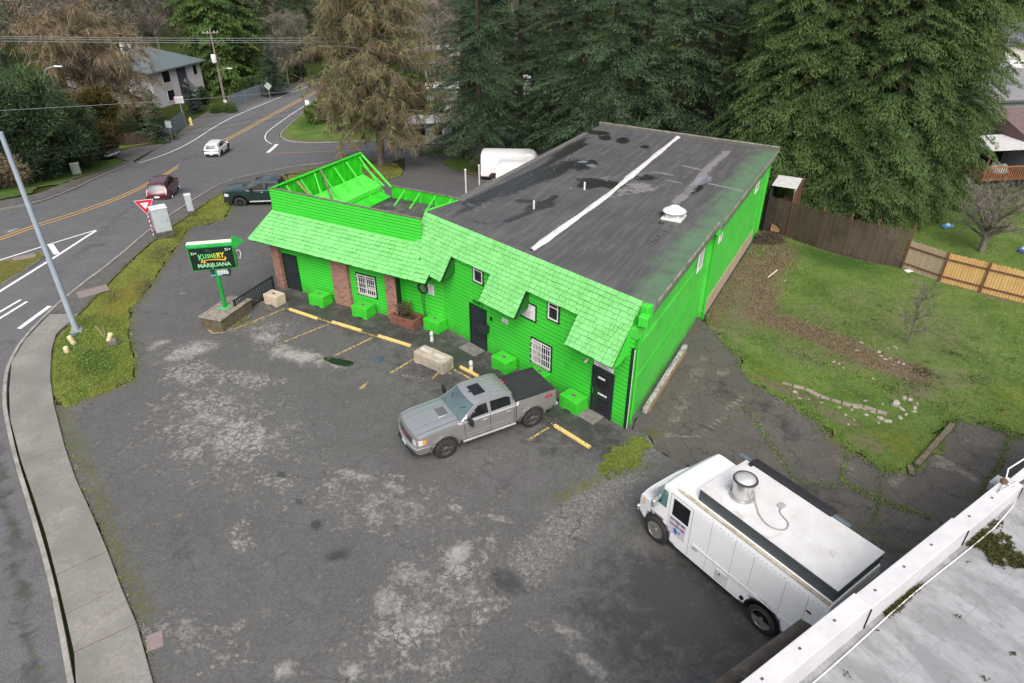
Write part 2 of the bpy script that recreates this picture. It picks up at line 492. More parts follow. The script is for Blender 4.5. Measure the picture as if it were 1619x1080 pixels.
# one sheet of ground out to the horizon
def ground_sheet():
    xs = np.concatenate([np.arange(-400, -100, 20), np.arange(-100, 80, 2.0), np.arange(80, 401, 20)])
    ys = np.concatenate([np.arange(-60, 0, 10), np.arange(0, 130, 2.0), np.arange(130, 640, 20)])
    X, Y = np.meshgrid(xs, ys); Z = T(X, Y)-.06
    # the far hillside that closes the view
    Z = Z+26*sst((Y-150)/230.0)
    V = np.column_stack([X.ravel(), Y.ravel(), Z.ravel()]); nx = len(xs); ny = len(ys)
    F = [(j*nx+i, j*nx+i+1, (j+1)*nx+i+1, (j+1)*nx+i) for j in range(ny-1) for i in range(nx-1)]
    me = bpy.data.meshes.new('ground'); me.from_pydata(V.tolist(), [], F); me.materials.append(M_floor)
    me.polygons.foreach_set('use_smooth', [True]*len(me.polygons))
    o = bpy.data.objects.new('ground', me); col.objects.link(o); tag(o, kind='structure')
ground_sheet()

KERB = [(112, 1110), (89, 978), (71, 898), (44, 804), (22, 733), (8, 667), (4, 640), (6, 600), (13, 575), (33, 540), (74, 497), (113, 463), (181, 413), (237, 364), (296, 324), (355, 287), (420, 272), (470, 263), (520, 257), (542, 249)]
KW = [tuple(P(*p)[:2]) for p in KERB]
SWR = [(252, 1110), (218, 988), (191, 927), (173, 876), (147, 816), (122, 761), (104, 710), (88, 660), (80, 620), (80, 572), (89, 532), (126, 498), (163, 459), (207, 414), (240, 384), (296, 343), (350, 307), (410, 288), (470, 273), (520, 264), (542, 255)]
VERGE = [(80, 622), (80, 572), (89, 532), (126, 498), (163, 459), (207, 414), (240, 384), (296, 343), (350, 305), (410, 286), (470, 271), (520, 262), (542, 250), (575, 247), (626, 259), (638, 270), (634, 279), (616, 285), (585, 287), (540, 300), (480, 305), (430, 292), (400, 291), (368, 318), (356, 345), (330, 356), (300, 358), (284, 385), (268, 405), (234, 458), (207, 488), (203, 528), (215, 578), (210, 600), (175, 617), (130, 632), (106, 646), (94, 640)]
sheet('road', [('w', -12.4, 2), ('w', -40, 2), ('w', -60, 20), (-30, 340), (18, 330), (62, 322), (117, 301), (154, 282), (190, 267), (210, 258), (250, 232), (300, 207), (345, 186), (395, 165), (440, 146), (470, 134), (505, 128), (530, 131), (510, 140), (500, 157), (478, 178), (450, 205), (441, 213), (445, 221), (463, 225), (518, 225), (600, 222), (694, 213), (762, 203), (840, 196), (850, 222), (760, 232), (679, 243), (638, 250), (600, 262)]
      + [tuple(p) for p in KERB[::-1]], M_road, 0.0, .6,
      {'wear': lambda X, Y: (blobs([(250, 330, 60, 14, -35, .5), (120, 430, 80, 16, -38, .45), (20, 760, 40, 120, 0, .4), (420, 190, 60, 12, -30, .4)])(X, Y),
                              blobs([(100, 600, 1, 1, 0, 0)])(X, Y),
                              mx(strokes([([(55, 1080), (30, 900), (5, 760), (-10, 690)], .35, .75)]), blobs([(300, 250, 90, 8, -30, .45), (180, 350, 120, 8, -34, .5), (60, 520, 60, 10, -30, .5)]))(X, Y)),
       'cover': lambda X, Y: (strokes([([(62, 1080), (36, 900), (14, 780), (0, 720)], .16, .55)])(X, Y), zero(X, Y), X*0+.3)})

# kerbs: real steps
def kerb(name, pts, w=.16, h=.12, side=1, mt=None, dz=0.0, sm=1):
    pts = densify(smooth_line(pts, sm), .5, False); b = MB(); L = []
    for i, p in enumerate(pts):
        a = pts[max(i-1, 0)]; c = pts[min(i+1, len(pts)-1)]
        d = math.hypot(c[0]-a[0], c[1]-a[1]) or 1; nx_, ny_ = -(c[1]-a[1])/d*side, (c[0]-a[0])/d*side
        z = TZ(*p)+dz
        L.append(((p[0], p[1], z-.15), (p[0]+nx_*.02, p[1]+ny_*.02, z+h), (p[0]+nx_*w, p[1]+ny_*w, z+h+.004), (p[0]+nx_*w, p[1]+ny_*w, z-.15)))
    for A in L:
        for q in A: b.vert(q)
    for i in range(len(L)-1):
        for j in range(3):
            q = (i*4+j, (i+1)*4+j, (i+1)*4+j+1, i*4+j+1); b.face(q if side > 0 else q[::-1])
    b.face((0, 1, 2, 3)); k = len(b.v)-4; b.face((k+3, k+2, k+1, k))
    return tag(b.build(name, mt or mat('kerb_concrete', (.30, .29, .265), .9, (.2, .19, .17), 2.0, bump=.4, grime=((.10, .10, .06), 3.0, .58))), kind='structure')
kerb('kerb', KW, side=-1)
kerb('kerb', [tuple(P(*p)[:2]) for p in [(-30, 340), (18, 330), (62, 322), (117, 301), (154, 282), (190, 267), (212, 257)]], side=1)
kerb('kerb', [tuple(P(*p)[:2]) for p in [(500, 158), (478, 179), (452, 203), (443, 212), (443, 218), (452, 223), (470, 226), (518, 226), (600, 223), (690, 214)]], side=1)

def sidewalk():
    J = [((112, 1110), (252, 1110)), ((104, 1040), (233, 1050)), ((107, 1040), (218, 988)), ((94, 980), (193, 930)), ((80, 917), (172, 874)), ((64, 852), (147, 815)), ((46, 795), (122, 761)), ((26, 735), (104, 709)), ((9, 667), (87, 643)), ((8, 622), (81, 600)), ((12, 577), (83, 556)), ((34, 541), (90, 530)), ((74, 499), (126, 498)), ]
    J = [J[0]]+J[2:]
    b = MB(); rnd = random.Random(4)
    for (a, c), (d, e) in zip(J[:-1], J[1:]):
        q = [P(*a), P(*c), P(*e), P(*d)]; k = Vector((0, 0, 0))
        for p in q: k += p/4
        q = [p+(k-p).normalized()*.016 for p in q]
        # keep off the kerb stone
        dx = (q[1]-q[0]).normalized()*.17; dx2 = (q[2]-q[3]).normalized()*.17
        q[0] = q[0]+dx; q[3] = q[3]+dx2
        t = rnd.uniform(-.008, .008)
        b.prism([(p.x, p.y) for p in q], -.1, [.105+t+rnd.uniform(-.004, .004) for _ in q])
    s = NT('sidewalk_concrete'); v = s.coord()
    n1 = s.noise(v, .55, 4, .6); n2 = s.noise(v, 2.2, 7, .75, .5); n3 = s.noise(v, 18, 3, .8)
    c = s.ramp(n1, [(.35, (.165, .158, .148)), (.65, (.265, .252, .236))])
    c = s.mix(s.ramp(n2, [(.45, 0.0), (.65, .8)]), c, (.16, .15, .135))
    c = s.mix(s.ramp(n3, [(.35, .5), (.6, 0.0)]), c, (.13, .12, .10))
    s.color(c).rough(.9); s.bump(n3, .3, .01)
    tag(b.build('sidewalk', s.m, bevel=.012), kind='structure')
sidewalk()
i0 = 12
sheet('path', [(74, 499), (113, 464), (181, 414), (237, 365), (296, 325), (355, 288), (420, 273), (470, 264), (520, 258), (542, 250), (542, 256), (520, 264), (470, 274), (410, 289), (350, 308), (296, 344), (240, 385), (207, 415), (163, 460), (126, 499)], M_path, .09, .4,
      {'wear': lambda X, Y: (blobs([(70, 510, 30, 12, 0, .9)])(X, Y), zero(X, Y), X*0+.25),
       'cover': lambda X, Y: (strokes([([(126, 499), (163, 460), (207, 415), (240, 385), (296, 344), (350, 308)], .35, .6)])(X, Y), X*0+.2, X*0+.5)}, skirt=.2)
# pink tactile / patched squares and small covers
def cover(name, px, py, w, d, rz, mt, dz=.03, lab=None, cat=None):
    p = P(px, py); b = MB().box((0, 0, 0), (w, d, .02))
    o = b.build(name, mt, bevel=.005); o.location = (p.x, p.y, p.z+dz); o.rotation_euler = (0, 0, rad(rz))
    return tag(o, lab, cat) if cat else tag(o, kind='structure')
cover('valve_cover', 245, 1014, .42, .55, 27, mat('pink_paint', (.24, .185, .19), .85, (.19, .145, .15), 9), .02, 'faded pink square utility cover set in asphalt beside the sidewalk', 'utility cover')
cover('paving_patch', 148, 463, 1.5, .9, 40, mat('pink_concrete', (.21, .175, .165), .9, (.2, .16, .15), 4), .095)
cover('manhole_cover', 416/2.7, 250+374/2.7, .7, .5, 20, mat('cast_iron', (.09, .085, .08), .7, bump=.5, bscale=60), .012, 'round cast iron manhole cover in the near traffic lane', 'manhole cover')

LOT = [tuple(p) for p in SWR[:10]] + [(88, 640), (106, 646), (130, 632), (175, 617), (212, 600), (216, 578), (204, 528), (208, 488), (235, 458), (269, 405), (285, 385), (300, 358), (330, 356), (357, 345), (369, 318), (401, 291), (431, 292), (480, 305), (540, 300), (585, 287), (616, 285), (635, 279), (640, 270), (640, 250), (679, 245), (740, 238), (800, 236), (900, 228), (930, 250), ('w', 8, 56), ('w', 12, 46), ('w', 15.6, 41.5), ('w', 4.7, 21.3), (1022, 690), (1040, 712), (1075, 735), (1130, 748), (1230, 790), (1330, 838), (1420, 900), (1400, 1000), ('w', 10, 4), ('w', -8.6, 4)]
LOTP = LOT[:]
broad = blobs([(350, 680, 160, 110, 10, 1), (600, 800, 200, 60, 10, .8), (680, 960, 160, 90, -40, 1), (300, 1000, 90, 60, 0, .6)])
pale0 = blobs([(300, 555, 70, 18, -15, .9), (420, 535, 45, 22, 10, .7), (470, 562, 75, 18, 12, .95), (530, 575, 40, 12, 10, .7), (360, 520, 30, 10, 0, .6), (250, 545, 30, 9, -20, .75),
              (340, 665, 30, 12, -10, .9), (405, 690, 18, 20, 20, .95), (290, 625, 30, 8, -15, .7), (250, 700, 90, 20, -5, .45), (360, 760, 60, 30, 20, .45), (380, 850, 25, 40, 0, .6),
              (560, 750, 60, 10, 12, .8), (620, 770, 40, 10, 20, .7), (600, 815, 40, 12, -25, .6), (655, 798, 25, 8, 10, .8), (550, 830, 45, 12, -20, .6), (720, 805, 25, 10, 10, .8), (790, 820, 35, 8, 12, .7),
              (720, 880, 40, 30, -30, .95), (640, 900, 40, 30, -40, .7), (775, 850, 25, 10, -45, .8), (610, 950, 45, 35, -60, .8), (650, 985, 30, 40, -70, .9), (700, 980, 60, 30, -50, .6), (590, 1020, 30, 40, -70, .6), (690, 1050, 60, 40, -60, .6),
              (420, 970, 40, 14, -35, .6), (380, 985, 50, 12, -30, .6), (450, 1060, 30, 18, -40, .85), (560, 1060, 30, 30, -60, .7), (420, 920, 60, 12, -30, .35),
              (900, 1000, 60, 14, 25, .8), (930, 1050, 70, 20, 40, .8), (850, 990, 30, 16, 20, .6), (1010, 1030, 40, 20, 50, .6), (300, 1000, 20, 40, -20, .6), (490, 860, 60, 20, -20, .35)])
pale = lambda X, Y: np.maximum(pale0(X, Y)*.95, .2+.36*broad(X, Y))
crack = blobs([(420, 520, 60, 25, 0, .7), (330, 640, 60, 40, 10, .75), (380, 690, 60, 55, 20, .95), (440, 760, 50, 30, 10, .6), (300, 590, 60, 25, -10, .95), (390, 600, 80, 16, 5, .9), (300, 690, 60, 40, 5, .5),
               (600, 830, 40, 30, 0, .5), (740, 900, 70, 30, -40, .7), (640, 1000, 70, 60, -50, .75), (760, 960, 60, 30, -40, .6), (620, 760, 60, 20, 0, .4), (380, 850, 30, 40, 0, .6), (350, 1040, 70, 50, 0, .5)])
dark0 = blobs([(690, 470, 40, 30, 30, .0), (700, 600, 170, 45, 30, .62), (535, 571, 30, 7, 10, 1.0), (560, 520, 120, 22, 20, .55), (860, 700, 80, 25, 25, .6), (900, 690, 30, 14, 20, .95), (445, 750, 12, 8, 0, 1.0), (475, 795, 14, 8, 0, .9), (500, 830, 14, 12, 0, 1.0), (530, 880, 30, 14, -20, 1.0),
              (800, 920, 40, 28, 30, .95), (300, 860, 60, 60, 0, .4), (960, 900, 60, 100, -30, .5), (1080, 960, 240, 130, 35, 1.0), (1000, 1000, 160, 90, 30, .9), (900, 1060, 90, 50, 0, .5), (1180, 1040, 60, 50, 30, .9), (330, 540, 40, 10, -20, .3), (800, 600, 120, 40, 35, .65), (560, 505, 120, 12, 18, .8), (720, 560, 60, 20, 30, .7), (870, 640, 50, 20, 30, .8), (960, 680, 20, 14, 0, .8), (480, 470, 40, 8, 14, .6), (250, 420, 10, 10, 0, .2), (460, 470, 70, 12, 20, .6), (630, 530, 110, 14, 20, .65)])
dark = mx(strokes([([(455, 476), (560, 506), (665, 535), (740, 575), (860, 648), (955, 700)], 1.5, .8)]), dark0)
mossf = mx(strokes([([(94, 636), (118, 700), (150, 770), (178, 850), (200, 905), (232, 970)], .45, .62), ([(70, 610), (84, 640)], .4, .9)]),
           strokes([([(205, 490), (204, 530), (216, 580), (205, 602), (130, 634)], .3, .5), ([(880, 790), (960, 752), (1020, 735)], .5, .7), ([(340, 505), (410, 515)], .3, .6), ([(455, 485), (650, 549), (745, 597)], .12, .5), ([(130, 634), (205, 606), (216, 578), (204, 528), (208, 488), (235, 458), (269, 405), (285, 385), (300, 358), (357, 347), (369, 320), (401, 293), (431, 294)], .55, .62)]), blobs([(205, 900, 25, 60, -20, .5), (350, 515, 30, 8, 0, .6), (360, 340, 60, 12, -10, .4)]))
gravelf = mx(strokes([([(1000, 735), (930, 790), (880, 850), (830, 900)], 1.3, .7), ([(830, 900), (760, 970), (700, 1060)], .8, .5), ([(1000, 735), (1040, 700)], 1.2, .6)]), blobs([(900, 840, 60, 40, -40, .6), (330, 430, 80, 60, -40, .25), (420, 320, 60, 20, 0, .35)]))
sheet('parking_lot', LOTP, M_lot, .02, .2, {'wear': lambda X, Y: (pale(X, Y), crack(X, Y), dark(X, Y)), 'cover': lambda X, Y: (mossf(X, Y), gravelf(X, Y), X*0+.6)}, rough_edge=.04)

YARD = [(1022, 690), ('w', 4.75, 21.3), (1103, 503), (1130, 520), (1165, 560), (1190, 605), (1260, 640), (1330, 700), (1400, 745), (1440, 742), (1500, 672), (1530, 662), (1619, 690), (1720, 720), (1700, 900), ('w', 22, 9), ('w', 13, 9), (1400, 1000), (1420, 900), (1330, 838), (1230, 790), (1130, 748), (1075, 735), (1040, 712)]
sheet('yard', YARD, M_yard, .026, .2, {
    'wear': lambda X, Y: (mx(strokes([([(1110, 570), (1080, 640), (1040, 700)], .5, .5), ([(1180, 620), (1110, 690), (1040, 690)], .08, .95), ([(1480, 720), (1540, 760)], .3, .7)]), blobs([(1140, 590, 20, 8, 0, .7), (1230, 720, 50, 15, 20, .3), (1420, 760, 30, 10, -40, .75), (1490, 735, 30, 10, 10, .8), (1150, 650, 60, 30, 20, .38), (1350, 740, 80, 40, 20, .4), (1550, 700, 50, 20, 10, .5), (1450, 820, 60, 30, 0, .35)]))(X, Y),
                          blobs([(1200, 690, 1, 1, 0, 0)])(X, Y),
                          blobs([(1150, 620, 50, 30, 0, .5), (1250, 680, 60, 30, 20, .55), (1560, 730, 60, 40, 10, .5), (1300, 780, 160, 50, 20, .5), (1200, 640, 50, 30, 30, .5), (1050, 730, 30, 30, 0, .6), (1380, 860, 100, 60, 0, .5)])(X, Y)),
    'cover': lambda X, Y: (mx(strokes([([(1195, 610), (1180, 640), (1140, 690), (1110, 705)], .1, .7), ([(1180, 640), (1260, 760), (1330, 770), (1400, 790)], .12, .6), ([(1345, 700), (1330, 760), (1380, 785), (1470, 820)], .14, .8), ([(1395, 745), (1400, 790), (1385, 830), (1340, 835)], .14, .75), ([(1600, 690), (1580, 740), (1545, 790)], .22, .8), ([(1060, 755), (1110, 790), (1200, 760), (1240, 700)], .09, .6), ([(1340, 835), (1440, 870)], .12, .7)]),
                              blobs([(1330, 700, 60, 20, 30, .7), (1030, 690, 40, 16, -20, .8)]))(X, Y), blobs([(1240, 640, 60, 16, 30, .5), (1400, 745, 40, 16, 0, .6)])(X, Y), X*0+.9)}, rough_edge=.05, seed=2)

sheet('mossy_verge', VERGE, M_verge, .03, .25, {
    'wear': lambda X, Y: (.10+blobs([(232, 455, 24, 20, -40, .95), (255, 400, 30, 16, -20, .9), (330, 352, 40, 10, 0, .7), (290, 380, 20, 10, 0, .9), (590, 272, 50, 14, 10, 1.0), (180, 470, 20, 12, -40, .7), (560, 258, 40, 8, 0, .9)])(X, Y), blobs([(590, 270, 50, 16, 10, .6), (220, 440, 40, 20, -40, .4)])(X, Y), zero(X, Y)),
    'cover': lambda X, Y: (blobs([(200, 470, 60, 22, -38, .9), (330, 320, 60, 20, -30, .6), (420, 285, 80, 10, -10, .55), (120, 600, 30, 20, 0, .5), (170, 610, 40, 12, -20, .6)])(X, Y), blobs([(150, 570, 50, 32, 10, .95), (110, 545, 20, 20, 0, .6), (296, 350, 20, 8, 0, .6), (610, 280, 30, 6, 0, .7), (130, 620, 20, 16, 0, .7)])(X, Y), zero(X, Y))}, rough_edge=.05, seed=5, skirt=.03,
    hf=lambda X, Y: .008*np.sin(X*2.1)*np.cos(Y*1.7))
GRASS = [(1103, 503), (1130, 440), (1185, 368), (1215, 352), (1349, 400), (1426, 425), ('w', 30, 60), ('w', 60, 60), ('w', 60, 10), (1760, 745), (1619, 692), (1530, 662), (1500, 672), (1440, 744), (1400, 747), (1330, 702), (1260, 642), (1188, 607), (1163, 562), (1130, 522)]
sheet('grass_lot', GRASS, M_turf, .04, .25, {
    'wear': lambda X, Y: (1.45*blobs([(1240, 620, 60, 12, 25, .5), (1320, 660, 60, 12, 25, .6), (1175, 480, 50, 80, 20, .7), (1260, 560, 70, 20, 20, .5), (1420, 560, 50, 40, 20, .35), (1500, 530, 60, 60, 0, .4), (1450, 620, 50, 25, 0, .6), (1370, 700, 50, 20, 20, .55), (1490, 268, 24, 8, 0, 1.0), (1130, 520, 20, 30, 0, .8), (1360, 470, 60, 30, 0, .35), (1570, 466, 60, 10, 15, .7), (1450, 520, 160, 90, 10, .36), (1300, 500, 60, 20, 30, .4), (1500, 600, 80, 30, 0, .45)])(X, Y),
                          mx(strokes([([(1205, 375), (1235, 400), (1210, 440), (1200, 500), (1260, 520), (1330, 545), (1390, 575), (1440, 590)], 1.2, .95), ([(1170, 440), (1210, 420)], 1.2, .9), ([(1120, 510), (1160, 420), (1195, 375)], 1.0, .7), ([(1140, 590), (1200, 600), (1300, 640)], .4, .6), ([(1250, 385), (1350, 410)], .2, .6)]), blobs([(1195, 418, 35, 22, 0, 1.0), (1130, 480, 20, 40, 30, .8), (1175, 450, 60, 50, 30, .62), (1230, 520, 70, 26, 20, .55), (1330, 570, 80, 24, 20, .55)]))(X, Y),
                          blobs([(1390, 485, 10, 5, 0, 1.0), (1382, 506, 8, 4, 0, .9), (1335, 513, 12, 6, 0, .9), (1540, 536, 12, 6, 0, 1.0), (1505, 560, 26, 6, 12, 1.0), (1604, 545, 10, 4, 0, .9), (1410, 495, 14, 4, 20, .8), (1460, 590, 50, 16, 20, .8), (1440, 610, 60, 20, 0, .7), (1540, 600, 50, 20, 0, .65), (1510, 640, 50, 14, 0, .6), (1580, 650, 20, 10, 0, .8), (1330, 600, 30, 10, 0, .55), (1600, 570, 20, 10, 0, .7)])(X, Y)),
    'cover': lambda X, Y: (blobs([(1400, 700, 90, 26, 10, .7), (1600, 640, 60, 50, 0, .4), (1300, 690, 40, 20, 30, .7), (1220, 590, 40, 14, 20, .5)])(X, Y),
                           mx(blobs([(1320, 410, 140, 22, 14, .85), (1150, 480, 30, 16, 0, .8), (1540, 340, 80, 50, 0, .7), (1500, 700, 60, 12, 0, .5), (1290, 450, 60, 30, 0, .5), (1170, 500, 30, 10, 0, .6)]), zero)(X, Y),
                           blobs([(1340, 650, 110, 30, 25, .62), (1400, 590, 60, 20, 30, .6), (1150, 460, 16, 60, 30, .5), (1440, 640, 60, 30, 0, .5)])(X, Y))}, rough_edge=.22, seed=7,
    hf=lambda X, Y: .015*np.sin(X*2.3)*np.sin(Y*1.9))
sheet('grass', [(441, 219), (450, 206), (478, 180), (502, 160), (560, 150), (640, 170), (700, 190), (694, 212), (600, 222), (518, 224), (463, 224)], M_turf, .05, .6, {'wear': lambda X, Y: (strokes([([(444, 214), (463, 224), (518, 226)], 1.2, .8)])(X, Y), zero(X, Y), zero(X, Y)), 'cover': lambda X, Y: (X*0, blobs([(490, 195, 40, 20, 0, .8)])(X, Y), zero(X, Y))}, rough_edge=.1)
sheet('grass', [(697, 258), (715, 250), (762, 248), (762, 262), (765, 285), (740, 275), (715, 268)], M_turf, .05, .4, {'wear': lambda X, Y: (blobs([(745, 275, 20, 8, 10, .9)])(X, Y), zero(X, Y), zero(X, Y)), 'cover': lambda X, Y: (X*0, X*0+.5, zero(X, Y))}, rough_edge=.1)
sheet('grass', [(663, 246), (664, 240), (730, 233), (734, 237), (700, 243)], M_turf, .05, .4, {'wear': lambda X, Y: (X*0, zero(X, Y), zero(X, Y)), 'cover': lambda X, Y: (X*0, X*0+.5, zero(X, Y))}, rough_edge=.06)
sheet('grass', [(-30, 322), (0, 317), (50, 306), (58, 297), (95, 292), (130, 280), (200, 256), (170, 246), (60, 250), (-40, 280)], M_turf, .05, .5, {'wear': lambda X, Y: (blobs([(120, 285, 40, 6, -20, .9), (60, 300, 30, 6, 0, .5)])(X, Y), X*0, zero(X, Y)), 'cover': lambda X, Y: (X*0+.2, X*0+.6, zero(X, Y))}, rough_edge=.1)
sheet('path', [(-30, 336), (18, 327), (62, 319), (117, 298), (154, 279), (190, 264), (205, 257), (200, 255), (130, 281), (95, 293), (58, 308), (0, 318), (-30, 322)], M_path, .06, .5, {'wear': lambda X, Y: (blobs([(55, 308, 16, 4, 0, 1.0)])(X, Y), X*0, X*0+.3), 'cover': lambda X, Y: (blobs([(130, 287, 30, 5, -20, .8)])(X, Y), X*0+.3, X*0)}, skirt=.15)
sheet('driveway', [(172, 246), (185, 240), (210, 233), (262, 227), (252, 232), (225, 247), (208, 257)], M_path, .045, .5, {'wear': lambda X, Y: (X*0, X*0, X*0+.2), 'cover': lambda X, Y: (X*0+.2, X*0+.4, X*0)})
sheet('grass', [(150, 232), (175, 230), (242, 222), (272, 221), (268, 225), (212, 232), (172, 240), (120, 246)], M_turf, .05, .5, {'wear': lambda X, Y: (X*0+.1, X*0, zero(X, Y)), 'cover': lambda X, Y: (X*0+.7, X*0, zero(X, Y))}, rough_edge=.1)
sheet('pavement', [(272, 222), (288, 205), (305, 190), (330, 176), (352, 172), (400, 155), (440, 140), (470, 130), (490, 126), (505, 129), (470, 136), (440, 147), (395, 166), (345, 187), (300, 208), (262, 227)], M_path, .03, .6, {'wear': lambda X, Y: (X*0, X*0, X*0+.3), 'cover': lambda X, Y: (blobs([(290, 205, 20, 5, -30, .5)])(X, Y), X*0+.3, X*0+.4)})
# median island at the left
ISL = [(-260, 502), (-30, 425), (20, 412), (62, 401), (69, 404), (69, 409), (35, 432), (0, 453), (-30, 470), (-260, 606)]
sheet('traffic_island', ISL, M_verge, .13, .3, {'wear': lambda X, Y: (X*0+.55, X*0, X*0), 'cover': lambda X, Y: (X*0+.6, X*0, X*0)}, skirt=.2)
kerb('kerb', [tuple(P(*p)[:2]) for p in [(-260, 502), (-30, 425), (20, 411), (63, 400), (71, 404), (70, 410), (35, 433), (0, 454), (-30, 471), (-260, 607)]], side=-1, sm=1)
cover('paving_patch', 40, 410, 1.2, .6, 30, MATS['pink_concrete'], .14)

# painted markings
def stripe(name, pts, w, mt, dz=.012, sm=2, dash=None):
    pts = [to2(p) for p in pts]
    pts = densify(smooth_line(pts, sm) if len(pts) > 2 else pts, .3, False); b = MB()
    for i, p in enumerate(pts):
        a = pts[max(i-1, 0)]; c = pts[min(i+1, len(pts)-1)]
        d = math.hypot(c[0]-a[0], c[1]-a[1]) or 1; nx_, ny_ = -(c[1]-a[1])/d*w/2, (c[0]-a[0])/d*w/2
        b.vert((p[0]-nx_, p[1]-ny_, TZ(p[0]-nx_, p[1]-ny_)+dz)); b.vert((p[0]+nx_, p[1]+ny_, TZ(p[0]+nx_, p[1]+ny_)+dz))
        if i: k = 2*i; b.face((k-2, k, k+1, k-1) if False else (k-2, k, k+1, k-1))
    return tag(b.build(name, mt), kind='structure')
def paint(name, c, wear, scale=9.0):
    s = NT(name); v = s.coord(); n = s.noise(v, scale, 5, .75, .3); n2 = s.noise(v, 60, 3, .7)
    s.color(s.mix(n2, c, tuple(x*.72 for x in c))).rough(.8)
    tr = s.add('ShaderNodeBsdfTransparent'); mxs = s.add('ShaderNodeMixShader')
    f = s.ramp(n, [(wear, 0.0), (wear+.09, 1.0)])
    s.link(f, mxs.inputs[0]); s.link(tr.outputs[0], mxs.inputs[1]); s.link(s.b.outputs[0], mxs.inputs[2]); s.link(mxs.outputs[0], s.o.inputs[0])
    return s.m
M_white = paint('road_white', (.74, .74, .74), .25); M_yel = paint('road_yellow', (.62, .38, .09), .22)
M_ylot = paint('lot_yellow', (.50, .36, .13), .44); M_yf = paint('lot_yellow_faint', (.45, .35, .16), .53)
Y1 = [(-300, 470), (-40, 394), (0, 380), (63, 357), (120, 340), (185, 317), (235, 293), (281, 265)]
stripe('road_marking', Y1, .13, M_yel); 
stripe('road_marking', [(x+2, y-4.5) for x, y in Y1], .13, M_yel)
Y2 = [(355, 221), (400, 197), (440, 175), (479, 154), (505, 142)]
stripe('road_marking', Y2, .14, M_yel); stripe('road_marking', [(x+3, y+1.5) for x, y in Y2], .14, M_yel)
stripe('road_marking', [(219, 258), (296, 228), (355, 188+2), (420, 163), (470, 143), (497, 133)], .14, M_white)
stripe('road_marking', [(335, 190), (375, 178), (420, 161)], .1, paint('road_white_worn', (.6, .6, .6), .5))
stripe('road_marking', [(500, 156), (463, 179), (432, 201), (419, 212), (419, 222), (430, 228)], .13, M_white)
stripe('road_marking', [(423, 241.5), (438, 228)], .45, M_white)
stripe('road_marking', [(422, 242.5), (500, 240.5), (580, 237), (650, 229), (759, 218), (800, 214)], .13, M_yel)
stripe('road_marking', [(-260, 497), (0, 412), (74, 388), (152, 364)], .16, M_white); stripe('road_marking', [(152, 365), (100, 399), (50, 430), (0, 461), (-260, 620)], .2, M_white)
stripe('road_marking', [(80, 387), (90, 402)], .32, M_white)
stripe('road_marking', [(-25, 508), (33, 474)], .16, M_white); stripe('road_marking', [(-25, 519), (43, 477)], .16, M_white); stripe('road_marking', [(30, 520), (79, 484)], .24, M_white)
stripe('road_marking', [(10, 368), (30, 361)], .3, paint('road_white_worn2', (.6, .6, .6), .47))
for q, w_, m_ in [([(455, 489), (530, 513), (650, 549.5)], .12, M_ylot), ([(450, 489), (371, 521)], .11, M_ylot), ([(520, 513), (450, 541)], .11, M_ylot), ([(450, 541), (400, 556)], .1, M_yf), ([(590, 534), (530, 563)], .11, M_ylot), ([(530, 563), (498, 578)], .1, M_yf), ([(659, 566), (617, 591)], .12, M_ylot),
                  ([(659, 566), (690, 578), (712, 592)], .1, M_ylot), ([(699, 584), (684, 599)], .1, M_ylot), ([(617, 591), (684, 602)], .09, M_yf), ([(326, 517), (336, 528), (358, 526)], .09, M_ylot), ([(398, 474), (422, 480)], .1, M_ylot), ([(582, 605), (565, 618), (578, 612)], .1, M_ylot), ([(868, 676), (835, 697)], .1, M_ylot),
                  ([(853, 655), (878, 675)], .1, M_yf), ([(712, 582), (745, 600)], .1, M_ylot), ([(230, 835), (290, 815)], .09, M_yf), ([(610, 620), (625, 622)], .09, M_yf), ([(398, 475), (430, 490), (455, 489)], .1, M_yf)]:
    stripe('bay_marking', q, w_, m_, .028+.001*(len(bpy.data.objects) % 5), 0)
M_pud = NT('puddle_water'); M_pud.color((.012, .014, .010)).rough(.16); M_pud.b.inputs['Specular IOR Level'].default_value = .5
for i_, pp_ in enumerate(([(508, 566), (520, 565), (545, 570), (562, 573), (555, 580), (538, 579), (522, 575)],)):
    sheet('puddle', [('w',)+q_ for q_ in smooth_line([to2(q_) for q_ in pp_], 3, True)], M_pud.m, .0235, .2, rough_edge=.02, seed=i_)
stripe('bay_marking', [(582, 568), (600, 566), (606, 572), (590, 574)], .25, paint('blue_paint', (.05, .13, .2), .46), .03)
# ------------------------------------------------------------------ the green shop
class Fr:
    """wall frame: origin, s along the wall, o outwards, z up"""
    def __init__(s, O, a): s.O = Vector((O[0], O[1], 0)); s.a = rad(a); s.e = Vector((math.cos(s.a), math.sin(s.a), 0)); s.n = Vector((math.sin(s.a), -math.cos(s.a), 0))
    def W(s, a, o, z): return s.O+s.e*a+s.n*o+Vector((0, 0, z))
    def box(s, mb, s0, s1, o0, o1, z0, z1, m=0):
        c = s.W((s0+s1)/2, (o0+o1)/2, (z0+z1)/2); return mb.box(c, (abs(s1-s0), abs(o1-o0), z1-z0), s.a, m)
    def loc(s, p): d = Vector(p)-s.O; return d.dot(s.e), d.dot(s.n)
    def M(s, a, o, z): return frameM(s.W(a, o, z), s.e, (0, 0, 1))
FM = Fr((4.5, 21.3), -45.7)       # main front
FW = Fr((-12.933, 33.507), -28)   # wing front
FR = Fr((4.5, 21.3), 61.2)        # right-hand wall; outwards is to the right of the direction
G = (.045, .54, .040)
M_green = mat('green_paint', G, .55, (.040, .50, .036), 1.2, bump=.12, bscale=30, grime=((.035, .36, .03), 1.6, .58))
M_lapshade = mat('lap_shade_green', (.02, .17, .015), .9)  # darker green strip on each board, painting in the shade under the lap
